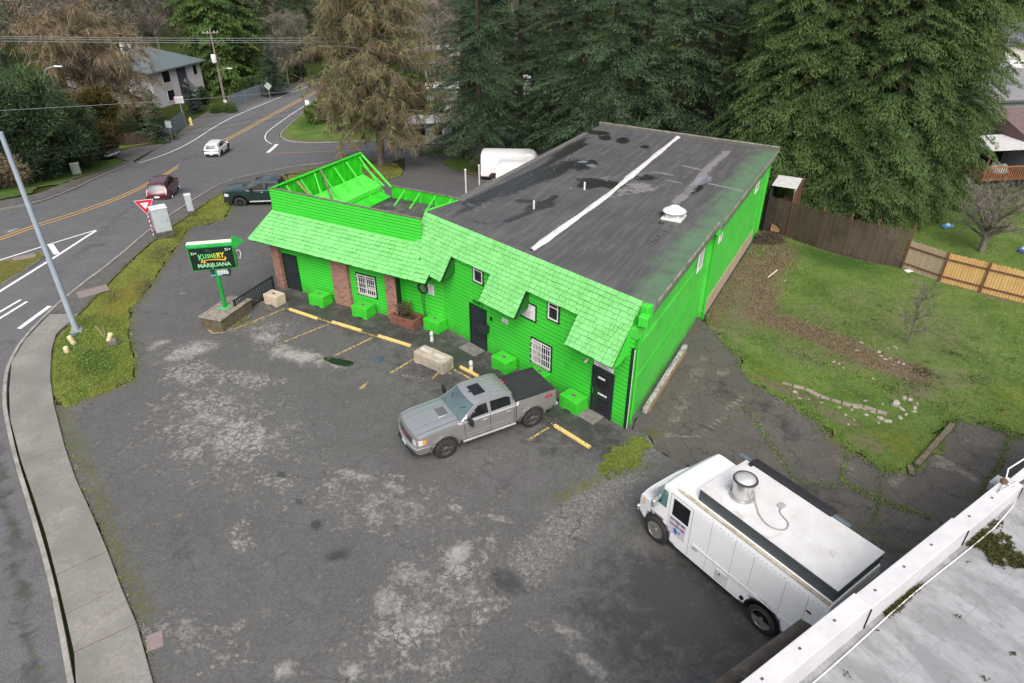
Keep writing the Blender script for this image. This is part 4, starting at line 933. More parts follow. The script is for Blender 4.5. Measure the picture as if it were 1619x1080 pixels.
def window(F, s0, s1, z0, z1, o, bars=0, split=1, dark=True, fill=None):
    d = MB(); t = .07
    F.box(d, s0-t, s1+t, o, o+.035, z1, z1+t); F.box(d, s0-t, s1+t, o, o+.035, z0-t, z0); F.box(d, s0-t, s0, o, o+.035, z0, z1); F.box(d, s1, s1+t, o, o+.035, z0, z1)
    Wd = d.build('window', M_dtrim if dark else M_whitef, shop, True)
    g = MB(); F.box(g, s0, s1, o, o+.012, z0, z1); x = g.build('pane', M_glass, Wd); x.location = -shop.location
    f = MB(); q = .045
    F.box(f, s0, s1, o+.013, o+.05, z1-q, z1); F.box(f, s0, s1, o+.013, o+.05, z0, z0+q); F.box(f, s0, s0+q, o+.013, o+.05, z0+q, z1-q); F.box(f, s1-q, s1, o+.013, o+.05, z0+q, z1-q)
    for k in range(1, split): c = s0+(s1-s0)*k/split; F.box(f, c-q/2, c+q/2, o+.013, o+.05, z0+q, z1-q)
    if split == 1 and not bars: F.box(f, s0+q, s1-q, o+.013, o+.045, z0+(z1-z0)*.72, z0+(z1-z0)*.72+.03)
    x = f.build('frame', M_whitef, Wd); x.location = -shop.location
    if bars:
        r = MB()
        for k in range(1, bars): c = s0+(s1-s0)*k/bars; F.box(r, c-.009, c+.009, o+.075, o+.093, z0-.04, z1+.04)
        for zz in (z0+.12, z0+(z1-z0)*.37, z0+(z1-z0)*.62, z1-.14): F.box(r, s0-.05, s1+.05, o+.07, o+.088, zz-.01, zz+.01)
        x = r.build('bars', M_whitef, Wd); x.location = -shop.location
    if fill:
        r = MB(); F.box(r, *fill[:2], o+.0125, o+.02, *fill[2:]); x = r.build('notice', MATS['pale_blind'], Wd); x.location = -shop.location
window(FM, -5.18, -4.08, .82, 1.98, .012, 9, 2, fill=(-5.1, -4.75, .9, 1.9)); window(FM, -8.86, -8.28, 3.42, 4.2, .012, 0); window(FM, -4.3, -3.75, 3.33, 4.1, .012, 0)
window(FW, 5.53, 6.66, .9, 2.02, -.43, 9, 2, fill=(6.15, 6.6, 1.2, 1.45))
window(FR, 8.4, 9.15, 3.35, 4.35, .0, 0, 2, False); window(FR, 11.0, 11.5, 3.9, 4.5, .25, 0, 1, False); window(FR, 19.3, 20.0, 3.9, 4.5, .25, 0, 1, False)
# small crosses on upper windows are muntins
# --- notices, lamps, numbers
def plaque(F, s0, s1, z0, z1, o, nm='notice_board', frame=False):
    p = MB(); F.box(p, s0, s1, o, o+.02, z0, z1)
    x = p.build(nm, mat('white_sign', (.70, .70, .72), .5, (.6, .6, .62), 3), shop, True)
    if frame:
        f = MB(); F.box(f, s0-.06, s1+.06, o, o+.03, z0-.06, z0); F.box(f, s1, s1+.06, o, o+.03, z0, z1+.06); F.box(f, s0-.06, s0, o, o+.03, z0, z1+.06); F.box(f, s0, s1, o, o+.03, z1, z1+.06)
        y = f.build('frame', M_dtrim, x); y.location = -shop.location
    l = MB(); n = int((z1-z0)/.09); rr = random.Random(int(s0*10))
    for k in range(n):
        z = z1-.07-k*.09
        if z < z0+.03: break
        a = s0+(s1-s0)*rr.uniform(.12, .3); c = s1-(s1-s0)*rr.uniform(.12, .3); F.box(l, a, c, o+.021, o+.023, z-.018, z+.008)
    y = l.build('print', mat('grey_print', (.16, .16, .18), .7), x); y.location = -shop.location
plaque(FM, -6.35, -5.02, 2.86, 3.56, .012, frame=True); plaque(FM, -1.78, -.82, 2.24, 2.62, .012); plaque(FM, -7.05, -6.68, 2.02, 2.24, .012, 'camera_notice')
pl0 = FREC.loc(P(693, 512)); plaque(FREC, LREC-.95, LREC-.6, 1.65, 2.2, .012)
b = MB(); FM.box(b, -7.82, -7.7, .012, .05, 1.78, 1.98); b.build('doorbell_panel', M_black, shop, True)
x = text_mb('8208 S', .26, FM.M(-8.64, .014, 2.33), .01, bold=.004); x.build('house_number', M_dtrim, shop, True)
b = MB(); FM.box(b, -8.28, -7.86, .06, .42, 1.12, 1.52); mbx = b.build('mail_box', M_black, shop, True, bevel=.02)
b = MB(); [FM.box(b, -8.22, -8.02, .42, .426, 1.18+k*.1, 1.21+k*.1) for k in range(3)]; x = b.build('slots', MATS['steel'], mbx); x.location = -shop.location
b = MB(); FM.box(b, -2.14, -2.06, .012, .12, 2.3, 2.36); b.lathe([(.01, 2.2), (.055, 2.24), (.06, 2.3), (.03, 2.33)], 12, FM.W(-2.1, .15, 0)); b.build('wall_lamp', M_whitef, shop, True)
b = MB(); FREC.box(b, LREC-.2, LREC-.1, .012, .06, 2.55, 2.66); b.build('alarm_bell', mat('red_plastic', (.35, .04, .03), .5), shop, True)
# concrete pad slabs at the doors
tag(MB().box((0, 0, 0), (1.1, .7, .02)).build('door_slab', mat('grey_concrete', (.20, .195, .185), .9, (.13, .125, .115), 4, bump=.3)), kind='structure')
bpy.data.objects['door_slab'].location = FM.W(-8.7, .45, .035); bpy.data.objects['door_slab'].rotation_euler = (0, 0, FM.a)
x = bpy.data.objects['door_slab'].copy(); col.objects.link(x); x.location = FM.W(-1.6, .4, .035)
# ------------------------------------------------------------------ things in the lot
def proto(name, label, cat, group=None): return thing(name, (0, 0, 0), 0, label, cat, group)
def at(px, py, h=0.0, dz=.02): p = P(px, py, h); return Vector((p.x, p.y, p.z+dz))
# concrete blocks with notched feet and a lifting eye (painted green / bare)
def block(name, label, cat, m, L, D, H, ev, group=None):
    r = proto(name, label, cat, group); b = MB(); h0 = .07
    b.box((0, 0, h0+(H-h0)/2), (L, D, H-h0), 0, 0)
    for x in (-L/2+.15, L/2-.15): b.box((x, 0, h0/2), (.3, D, h0))
    b.build('block', m, r, bevel=.03, seg=2)
    for x in ev:
        b = MB().tube([(x-.05, 0, H-.01), (x-.04, 0, H+.035), (x+.04, 0, H+.035), (x+.05, 0, H-.01)], .012, 6); b.build('lifting_eye', mat('rusty_steel', (.13, .07, .04), .9), r)
        b = MB().box((x, 0, H+.003), (.22, .16, .006)); b.build('recess', mat('dark_recess', (.02, .10, .02), .9) if m is M_green2 else mat('shadow_grey', (.16, .15, .13), .9), r)
    return r
M_blk = mat('green_block_paint', (.045, .50, .03), .7, (.03, .40, .02), 2.5, bump=.4, bscale=30, grime=((.02, .2, .02), 2.0, .66))
M_conc = mat('weathered_concrete', (.40, .36, .29), .9, (.27, .24, .19), 2.0, bump=.5, bscale=25, grime=((.12, .11, .07), 2.2, .6))
gb = None
sp = [(508, 481, -28, 'green concrete block with lifting eye, between dark side door and middle brick pier'), (576, 499, -28, 'green concrete block under the barred window beside the middle brick pier'), (689, 521, -38, 'green concrete block between brick planter and middle door'), (797, 583, -46, 'green concrete block just right of the middle door, below the wall notice'), (853, 606, -46, 'green concrete block mostly hidden behind the pickup bed, under the lower window'), (906, 645, -46, 'green concrete block beside the glass corner door')]
for px, py, a, lab in sp:
    p = at(px, py)
    if gb is None: gb = block('concrete_block', lab, 'block', M_blk, .95, .72, .62, (0,), 'green concrete blocks along the shop front'); r = gb; gb.location = p; gb.rotation_euler = (0, 0, rad(a))
    else: dup(gb, p, rad(a), lab)
r = block('concrete_block', 'bare tan concrete block by the railing end at the first parking bay', 'block', mat('tan_concrete', (.50, .42, .31), .9, (.38, .32, .24), 2.5, bump=.4), .92, .66, .58, (0,))
r.location = at(436, 480); r.rotation_euler = (0, 0, rad(-30))
r = block('concrete_barrier', 'long weathered concrete barrier block between the white bollards', 'barrier', M_conc, 1.75, .75, .6, (-.55, .55)); r.location = at(686, 578); r.rotation_euler = (0, 0, rad(-37))
b = MB(); b.box((-.42, 0, .63), (.62, .2, .07)); b.build('ridge', mat('pale_concrete', (.52, .49, .44), .9), r, bevel=.015); b = MB(); b.box((.42, 0, .63), (.62, .2, .07)); b.build('ridge', MATS['pale_concrete'], r, bevel=.015)
# wheel stops
def wheel_stop(L):
    r = proto('wheel_stop', None, 'wheel stop', 'yellow wheel stops in front of the shop')
    b = MB(); pr = [(-.09, 0), (.09, 0), (.075, .09), (.03, .13), (-.03, .13), (-.075, .09)]; k = len(b.v)
    for x in (-L/2, L/2):
        for y, z in pr: b.vert((x, y, z))
    b.face([k+i for i in range(6)][::-1]); b.face([k+6+i for i in range(6)])
    for i in range(6): j = (i+1) % 6; b.face((k+i, k+j, k+6+j, k+6+i))
    s = NT('chipped_yellow'); v = s.coord(); n = s.noise(v, 9, 6, .75, .4)
    if 'chip' not in MATS:
        s.color(s.mix(s.ramp(n, [(.52, 0.0), (.6, 1.0)]), (.60, .42, .12), (.30, .27, .22))).rough(.85); s.bump(n, .4, .01); MATS['chip'] = s.m
    b.build('stop', MATS['chip'], r, bevel=.015)
    for x in (-L*.36, L*.36): MB().lathe([(.022, .12), (.022, .145), (.005, .15)], 8, (x, 0, 0)).build('pin', MATS['rusty_steel'], r)
    return r
st = [((459, 491), (503, 506), 'worn yellow wheel stop nearest the tan concrete block'), ((526, 511), (572, 525), 'second yellow wheel stop from the road sign, below the middle brick pier'), ((599, 533), (650, 549), 'yellow wheel stop whose end points at the long concrete barrier'), ((728, 582), (756, 597), 'short yellow wheel stop partly hidden behind the pickup cab'), ((877, 675), (933, 710), 'yellow wheel stop beyond the pickup tailgate, nearest the grass corner')]
for i, (a, c, lab) in enumerate(st):
    A, Cc = P(*a), P(*c); L = (A-Cc).length
    r = wheel_stop(L); r['label'] = lab; m = (A+Cc)/2; r.location = (m.x, m.y, .03); r.rotation_euler = (0, 0, math.atan2(Cc.y-A.y, Cc.x-A.x))
# white bollards
def bollard(px, py, h, r_, lab, nm='bollard', m=None, grp='short white bollards on the apron'):
    m = m or mat('scuffed_white', (.60, .59, .56), .7, (.45, .43, .40), 7, grime=((.2, .18, .14), 7, .6))
    r = thing(nm, at(px, py), 0, lab, 'bollard', grp)
    MB().lathe([(r_, 0), (r_, h), (r_*.8, h+.03), (.01, h+.04)], 16).build('post', m, r, smooth=40)
    MB().lathe([(r_*1.05, h*.62), (r_*1.05, h*.75)], 16).build('band', mat('grey_band', (.3, .3, .3), .7), r, smooth=40)
    return r
bollard(683, 540, .5, .085, 'short white bollard standing behind the long concrete barrier'); bollard(745, 588, .52, .085, 'short white bollard between concrete barrier and pickup')
for (px, py, h, lab) in ((737, 307, 2.0, 'tall white pipe post with round cap behind the flat roof, left of the vans'), (758, 293, 1.75, 'slimmer white pipe post just behind the white van')):
    r = thing('pipe_post', at(px, py), 0, lab, 'post', 'white pipe posts behind the shop'); MB().lathe([(.07, 0), (.07, h)], 12).build('post', MATS['scuffed_white'], r, smooth=40); MB().lathe([(.1, h), (.1, h+.08), (.03, h+.13)], 12).build('cap', MATS['scuffed_white'], r, smooth=40)
# brick planter with a dry bush
p = FREC.W(.25, .62, 0); r = thing('brick_planter', (p.x, p.y, .02), FREC.a, 'low brick planter box at the foot of the right brick pier', 'planter')
M_brick2 = mat('dull_brick', (.20, .085, .06), .9, (.12, .055, .04), 6, bump=.6, bscale=20, grime=((.3, .25, .2), 4, .64))
b = MB(); b.box((.35, -.36, .22), (1.5, .12, .5)); b.box((.35, .36, .22), (1.5, .12, .5)); b.box((-.34, 0, .22), (.12, .6, .5)); b.box((1.04, 0, .22), (.12, .6, .5)); b.build('planter_wall', M_brick2, r, bevel=.01)
MB().box((.35, 0, .2), (1.26, .6, .36)).build('soil', mat('soil', (.045, .03, .02), 1.0), r)
def ribbon(mb, a, c, w, m=0, mid=None):
    """one thin blade / twig with real width"""
    a, c = Vector(a), Vector(c); d = c-a; sd_ = d.cross(Vector((random.uniform(-1, 1), random.uniform(-1, 1), random.uniform(-.4, 1)))).normalized()*w/2
    if mid is None: mb.poly([a-sd_, a+sd_, c+sd_*.15], m)
    else: k = [mb.vert(q) for q in (a-sd_, a+sd_, Vector(mid)+sd_*.7, Vector(mid)-sd_*.7, c)]; mb.face((k[0], k[1], k[2], k[3]), m); mb.face((k[3], k[2], k[4]), m)
random.seed(9)
sh = thing('dry_shrub', (FREC.W(.45, .62, 0).x, FREC.W(.45, .62, 0).y, .38), 0, 'dry wispy shrub growing in the brick planter', 'shrub')
b = MB(); f = MB()
for i in range(160):
    a = random.uniform(0, 2*PI); q = Vector((math.cos(a), math.sin(a), 0))*random.uniform(.15, .55)+Vector((0, 0, random.uniform(.3, .85))); ribbon(b, q*.05, q, .02, mid=q*.55+Vector((0, 0, .06)))
    for k in range(4): t = random.uniform(.4, 1); e = q*t+Vector((random.gauss(0, .1), random.gauss(0, .1), random.uniform(0, .14))); ribbon(f, q*t, e, .03)
b.build('stems', mat('dry_twig', (.10, .075, .05), .9), sh); f.build('foliage', mat('olive_leaf', (.07, .075, .025), .9, (.12, .09, .05), 9), sh)
# hose reel wheel on the wall
hr = FREC.loc(P(665, 512)); q = FREC.W(1.35, .12, 2.0)
r = thing('cable_reel', (q.x, q.y, 1.95), FREC.a, 'black spoked cable reel hung on the green wall above the planter', 'cable reel')
MB().lathe([(.24, -.03), (.29, -.03), (.29, .03), (.24, .03), (.24, -.03)], 24, axis='y', cap=False).build('rim', mat('black_rubber', (.012, .012, .012), .6), r, smooth=40)
b = MB(); [b.beam((0, 0, 0), (math.cos(k*PI/3)*.26, 0, math.sin(k*PI/3)*.26), .03, .04) for k in range(6)]; b.lathe([(.07, -.05), (.07, .05)], 12, axis='y'); b.build('spokes', mat('worn_grey', (.25, .25, .25), .6), r)
b = MB(); b.tube([(-.05, -.03, -.2), (-.08, -.02, -.8), (.02, -.02, -1.4), (.12, -.02, -1.75)], .014, 6); b.tube([(.1, -.03, -.2), (.04, -.02, -.8), (.1, -.02, -1.5), (.14, -.02, -1.8)], .014, 6); b.build('hanging_cable', MATS['black_rubber'], r)

# pole sign on a masonry base
A = P(333, 513.5); Bq = P(352, 520); Cq = P(393, 490.5)
sa = -28.0; sc_ = at(362, 505)
M_sgn = mat('sign_green', (.012, .28, .045), .4, (.01, .22, .035))
bp = P(361, 505); r = thing('pole_sign', (bp.x, bp.y, .02), rad(0), 'green pole sign advertising marijuana on a mossy masonry base', 'sign')
ga = math.atan2(Cq.y-Bq.y, Cq.x-Bq.x)
b = MB().box((0, 0, .3), (2.35, 1.25, .62), ga); b.build('base', mat('mossy_block', (.14, .10, .07), .95, (.07, .06, .04), 4, bump=.8, bscale=18, grime=((.10, .13, .04), 2.2, .55)), r, bevel=.03)
b = MB().box((0, 0, .64), (2.42, 1.32, .06), ga); b.build('base_cap', mat('lichen_cap', (.13, .12, .10), .95, (.28, .25, .20), 5, bump=.5, grime=((.4, .38, .34), 2, .6)), r, bevel=.01)
MB().box((0, 0, .69), (.5, .5, .03), ga).build('foot_plate', mat('sign_green_pale', (.10, .42, .16), .5), r, bevel=.005)
MB().tube([(0, 0, .7), (0, 0, 3.0)], .1, 14).build('pole', M_sgn, r, smooth=40)
# sign panel: faces the road junction (towards the camera's left)
def signpt(px, py):
    d = ray(px, py); t = (bp.x*d[0]+bp.y*d[1])/(d[0]**2+d[1]**2); return HT(px, py, bp.x, bp.y)
pa = rad(12.0)  # heading of the panel's width
e = Vector((math.cos(pa), math.sin(pa), 0)); nn = Vector((math.sin(pa), -math.cos(pa), 0))
def SM(x, y, z): return frameM(e*x+nn*y+Vector((0, 0, z)), e, (0, 0, 1))
zc, hw, hh = 3.42, .98, .55
b = MB().box((0, 0, zc), (2*hw+.1, .3, 2*hh+.1), pa); cab = b.build('sign_cabinet', M_sgn, r, bevel=.01)
q = e*0+nn*.156; MB().box((q.x, q.y, zc), (2*hw, .012, 2*hh), pa).build('sign_face', mat('sign_black_green', (.010, .022, .016), .3), r)
b = MB().box((0, 0, zc+hh+.13), (2*hw+.1, .34, .17), pa); b.build('top_bar', mat('sign_green_bright', (.03, .42, .10), .4), r, bevel=.01)
b = MB().box((0, 0, zc+hh+.22), (2*hw+.1, .35, .02), pa); b.build('lamp_strip', mat('cream_strip', (.75, .78, .62), .5), r)
# arrow head at the right end of the bar
k = e*(hw+.05); b = MB(); ar = [(0, -.28), (.5, .0), (0, .28)]
b.v = []; V0 = []
for yy in (-.17, .17):
    for x, z in ar: q = k+e*x+nn*yy; b.vert((q.x, q.y, zc+hh+.13+z))
b.face((0, 1, 2)[::-1]); b.face((3, 4, 5)); b.face((0, 1, 4, 3)); b.face((1, 2, 5, 4)); b.face((2, 0, 3, 5)); b.build('arrow_head', mat('arrow_green', (.015, .30, .04), .4), r)
def word(txt, size, x, z, m, rot=0.0, sq=1.0, bold=.0, y=.164):
    M = SM(x, y, z) @ Matrix.Rotation(rot, 4, 'Z'); o = text_mb(txt, size, M, .004, bold=bold, squeeze=sq).build('lettering', m, r); return o
Lg = mat('letter_green', (.10, .55, .16), .5); Ly = mat('letter_yellow', (.62, .55, .06), .5); Lw = mat('letter_pale', (.62, .68, .62), .5)
word('MARIJUANA', .28, 0.02, zc-.35, mat('letter_pale_green', (.28, .62, .34), .5), bold=.006)
word('21+', .17, -.78, zc+.30, Lw, bold=.004); word('21+', .17, .77, zc+.40, Lw, bold=.004); word('The', .15, -.12, zc+.40, mat('letter_dark_green', (.02, .20, .10), .5))
hs = [.42, .31, .28, .28, .31, .35, .38]; xs_ = [-.52, -.33, -.17, -.03, .13, .30, .47]; cols = [Lg, Lg, Lg, mat('letter_lime', (.25, .55, .08), .5), MATS['letter_lime'], Ly, Ly]
for ch, h_, x_, m_ in zip('KUSHERY', hs, xs_, cols): word(ch, h_, x_, zc+.12-(.04 if ch == 'K' else 0), m_, sq=.78, bold=.01)
b = MB(); sw = [(-.56, -.10), (-.3, -.03), (0, -.02), (.3, -.09), (.62, -.12), (.66, .02), (.60, -.18), (.3, -.15), (0, -.06), (-.3, -.08), (-.42, -.17)]
for i in range(5):
    u0, u1 = i/5, (i+1)/5; f_ = lambda u: (-.5+u*1.08, -.06-.10*(u-.4)**2*2, .012+.028*u)
    (x0, z0, w0), (x1, z1, w1) = f_(u0), f_(u1)
    ps = [SM(x0, .166, zc+z0-w0) @ Vector((0, 0, 0)), SM(x1, .166, zc+z1-w1) @ Vector((0, 0, 0)), SM(x1, .166, zc+z1+w1) @ Vector((0, 0, 0)), SM(x0, .166, zc+z0+w0) @ Vector((0, 0, 0))]; b.poly(ps)
for (x0, z0) in ((-.5, -.12), (-.38, -.15), (.58, -.02)):
    ps = [SM(x0-.07, .1665, zc+z0-.07) @ Vector((0, 0, 0)), SM(x0+.07, .1665, zc+z0-.05) @ Vector((0, 0, 0)), SM(x0+.01, .1665, zc+z0+.09) @ Vector((0, 0, 0))]; b.poly(ps)
b.build('flame_mark', mat('flame_orange', (.75, .36, .05), .5), r)
# lower plate: customer parking
b = MB(); sh_ = [(-.5, 0), (.5, 0), (.42, -.4), (-.36, -.4)]
for yy in (-.08, .08):
    for x, z in sh_: q = e*(x+.2)+nn*yy; b.vert((q.x, q.y, zc-hh-.06+z))
b.face((0, 1, 2, 3)); b.face((7, 6, 5, 4)); [b.face((i, i+4, (i+1) % 4+4, (i+1) % 4)) for i in range(4)]
b.build('lower_plate', mat('plate_teal', (.02, .05, .06), .5), r)
q = e*.27+nn*.085; MB().box((q.x, q.y, zc-hh-.15), (.52, .01, .11), pa).build('white_strip', MATS['white_sign'], r); MB().box((q.x, q.y, zc-hh-.28), (.56, .01, .12), pa).build('white_strip', MATS['white_sign'], r)
q = e*-.02+nn*.084; MB().box((q.x, q.y, zc-hh-.38), (.5, .008, .07), pa).build('blue_strip', mat('light_blue', (.10, .35, .5), .5), r)
word('CUSTOMER', .1, .27, zc-hh-.15, MATS['grey_print'], y=.091, bold=.002); word('PARKING', .11, .27, zc-hh-.28, MATS['grey_print'], y=.091, bold=.002)
b = MB(); q = e*(hw+.12); b.tube([q+Vector((0, 0, zc+.2)), q+e*.12+Vector((0, 0, zc+.28)), q+e*.2+Vector((0, 0, zc+.1)), q+e*.1+Vector((0, 0, zc-.2))], .02, 6); b.build('conduit', MATS['white_galv'], r)

# black railing from the base to the shop
a, c = P(376, 503), P(435, 464); rl = thing('railing', (a.x, a.y, .02), math.atan2(c.y-a.y, c.x-a.x), 'black metal railing with close vertical bars between sign base and shop', 'railing'); L = (c-a).length
b = MB(); b.box((L/2, 0, .98), (L, .05, .07)); b.build('top_rail', mat('black_rail', (.015, .022, .028), .5), rl); b = MB(); b.box((L/2, 0, .12), (L, .05, .06)); b.build('bottom_rail', MATS['black_rail'], rl)
for k in range(23): MB().box((.08+k*(L-.16)/22, 0, .55), (.055, .03, .8)).build('bar', mat('rail_bar', (.03, .04, .05), .4), rl)
for x in (0, L): MB().box((x, 0, .5), (.08, .08, 1.02)).build('post', MATS['black_rail'], rl)

# street light pole (its head is out of frame), leaning slightly as photographed
p = P(122, 525); lp = thing('street_lamp', (p.x, p.y, p.z+.07), 0, 'tall pale grey steel street light pole on the mossy verge', 'street lamp')
M_pole = mat('grey_pole', (.30, .36, .42), .5, (.25, .30, .36), 1)
MB().tube([(0, 0, 0), (0, 0, 9.6)], [.145, .095], 16).build('pole', M_pole, lp, smooth=40)
MB().box((0, 0, .03), (.5, .5, .06), .4).build('base_plate', mat('galvanised', (.42, .44, .45), .5, metal=.4), lp, bevel=.01)
for k in range(4): x, y = (.19*(1 if k % 2 else -1), .19*(1 if k//2 else -1)); MB().lathe([(.03, .06), (.03, .12)], 6, (x*math.cos(.4)-y*math.sin(.4), x*math.sin(.4)+y*math.cos(.4), 0)).build('bolt', MATS['galvanised'], lp)
MB().tube([(0, 0, 9.5), (-.6, .3, 10.1), (-2.2, 1.1, 10.5)], [.07, .06, .05], 10).build('arm', M_pole, lp, smooth=40)
MB().box((-2.6, 1.3, 10.5), (.8, .32, .16), math.atan2(1.1, -2.2)).build('lamp_head', MATS['galvanised'], lp, bevel=.04)
b = MB().lathe([(.2, .0), (.2, .05), (.16, .07)], 16); v_ = tag(b.build('manhole_cover', mat('teal_lid', (.05, .15, .12), .7), smooth=40), 'small round teal cover in the grass at the foot of the street light pole', 'manhole cover'); v_.location = at(117, 531, 0, .05)
M_cream = mat('cream_marker', (.62, .55, .34), .7, (.5, .44, .26), 6, grime=((.25, .2, .1), 6, .6))
for px, py, tilt, h, lab in ((118, 545, -14, .42, 'cream utility marker stump nearest the street light pole'), (107, 558, 0, .26, 'shortest cream marker stump, low in the grass below the light pole'), (173, 541, 24, .42, 'cream marker stump lying against a dark rock')):
    r = thing('marker_stump', at(px, py, 0, .05), rad(20), lab, 'marker post', 'cream marker stumps round the light pole'); o = MB().lathe([(.12, 0), (.115, h), (.08, h+.03), (.01, h+.03)], 14).build('stump', M_cream, r, smooth=40); o.rotation_euler = (0, rad(tilt), 0)
    o = MB().lathe([(.125, h*.55), (.125, h*.62)], 14).build('collar', mat('collar_tan', (.45, .36, .18), .7), r, smooth=40); o.rotation_euler = (0, rad(tilt), 0)
def rock(name, p, sz, m, lab=None, cat='rock', grp=None, seed=0):
    rr = random.Random(seed); bm = bmesh.new(); bmesh.ops.create_icosphere(bm, subdivisions=2, radius=1)
    for v in bm.verts: v.co *= 1+rr.uniform(-.22, .22); v.co.x *= sz[0]; v.co.y *= sz[1]; v.co.z *= sz[2]
    me = bpy.data.meshes.new(name); bm.to_mesh(me); bm.free(); me.materials.append(m); o = bpy.data.objects.new(name, me); col.objects.link(o); o.location = p; o.rotation_euler = (0, 0, rr.uniform(0, 6))
    return tag(o, lab, cat, grp) if lab else tag(o, cat=cat, group=grp)
M_rock = mat('grey_rock', (.16, .145, .125), .95, (.09, .08, .07), 8, bump=.6); M_prock = mat('pale_rock', (.36, .335, .295), .95, (.22, .20, .17), 6, bump=.5)
rock('rock', at(182, 545, 0, .1), (.25, .2, .28), M_rock, 'dark grey rock beside the tilted cream stump', seed=3)
b = MB(); b.tube([(0, 0, 0), (.1, .02, .5)], .02, 6); b.tube([(0, 0, .0), (-.6, .5, .35)], .018, 6); o = b.build('fallen_stake', mat('weathered_stick', (.30, .25, .18), .9)); o.location = at(166, 535, 0, .05); tag(o, 'thin broken stake sticking out of the grass by the light pole', 'stake')
# cabinets
def cabinet(px, py, w, d, h, base, rz, lab, m):
    r = thing('utility_cabinet', at(px, py, 0, .06), rad(rz), lab, 'utility cabinet'); MB().box((0, 0, base/2), (w*1.12, d*1.12, base)).build('plinth', mat('mossy_concrete', (.12, .11, .09), .95, (.05, .05, .035), 5, bump=.5), r, bevel=.02)
    MB().box((0, 0, base+h/2), (w, d, h)).build('housing', m, r, bevel=.02); MB().box((0, 0, base+h+.03), (w*1.07, d*1.07, .06)).build('lid', mat('cabinet_lid', (.62, .64, .65), .5), r, bevel=.015)
    MB().box((0, -d/2-.006, base+h*.5), (w*.86, .012, h*.86)).build('door', m, r, bevel=.004); MB().box((w*.3, -d/2-.03, base+h*.5), (.03, .04, .14)).build('handle', MATS['galvanised'], r)
    return r
M_cabm = mat('cabinet_grey', (.40, .44, .47), .5, (.34, .38, .41), 3)
cabinet(262, 375, .95, .8, 1.5, .45, 35, 'large pale grey utility cabinet on a mossy concrete plinth', M_cabm)
cabinet(304, 342, .42, .42, 1.15, .38, 30, 'narrow pale grey utility pedestal at the grass edge', M_cabm)
cabinet(123, 277, .75, .5, 1.0, .1, 20, 'pale green utility box on the grass across the road', mat('cabinet_green', (.28, .36, .33), .5))
# yield sign
p = P(243.5, 374); r = thing('yield_sign', (p.x, p.y, p.z+.07), rad(22), 'red and white triangular YIELD sign on red striped post', 'sign')
h = 1.55
for k in range(10): MB().box((0, 0, h*(k+.5)/10), (.05, .05, h/10)).build('post_stripe', mat('sign_red', (.55, .015, .04), .4) if k % 2 else MATS['white_sign'], r)
def tri(s_, y, m, nm, flip=1):
    b = MB(); R_ = s_/math.sqrt(3); zt = h+.02
    pts_ = [(-s_/2, zt+.80), (s_/2, zt+.80), (0, zt+.80-s_*.866)]
    cy = zt+.80-.91*.866/3; pts_ = [(x, cy+(R_/2 if i < 2 else -R_)) for i, (x, z) in enumerate(pts_)]
    k = 0
    for yy in (y, y-.012):
        for x, z in pts_: b.vert((x, yy, z))
    b.face((0, 1, 2)); b.face((5, 4, 3)); [b.face((i, i+3, (i+1) % 3+3, (i+1) % 3)) for i in range(3)]
    return b.build(nm, m, r)
tri(1.14, -.03, MATS['white_sign'], 'sign_edge'); tri(1.04, -.044, MATS['sign_red'], 'sign_plate'); tri(.5, -.058, MATS['white_sign'], 'sign_centre')
o = text_mb('YIELD', .1, frameM((0, -.072, h+.60), (1, 0, 0), (0, 0, 1)), .002).build('lettering', MATS['sign_red'], r)
# kerb block by the right-hand wall, timber, debris
a, c = P(1018, 655), P(1083, 552); d = (c-a); r = thing('kerb_beam', ((a.x+c.x)/2, (a.y+c.y)/2, .03), math.atan2(d.y, d.x), 'long flaking white concrete kerb beam beside the green side wall', 'kerb beam')
MB().box((0, 0, .13), (d.length, .22, .26)).build('beam', mat('flaking_white', (.42, .42, .40), .9, (.20, .19, .17), 5, bump=.8, grime=((.13, .12, .10), 3, .5)), r, bevel=.03)
MB().box((-.1, -.14, .06), (d.length*.9, .06, .12)).build('rusty_edge', mat('rust_edge', (.26, .16, .07), .9), r, bevel=.01)
a, c = P(1447, 741), P(1503, 677); d = c-a; r = thing('timber', ((a.x+c.x)/2, (a.y+c.y)/2, .05), math.atan2(d.y, d.x), 'long weathered timber beam lying between grass and old asphalt', 'timber'); MB().box((0, 0, .1), (d.length, .2, .2)).build('beam', mat('old_timber', (.17, .14, .10), .95, (.10, .085, .06), 4, bump=.5), r, bevel=.02)
MB().box((-d.length/2-.35, .05, .05), (.5, .2, .1), .5).build('broken_end', MATS['old_timber'], r, bevel=.02)
random.seed(21)
rk = rock('rock', at(1415, 641, 0, .08), (.24, .18, .14), M_prock, grp='broken pale stones in the grass lot', seed=1); rk['label'] = 'rounded pale stone, largest of those near the timber beam'
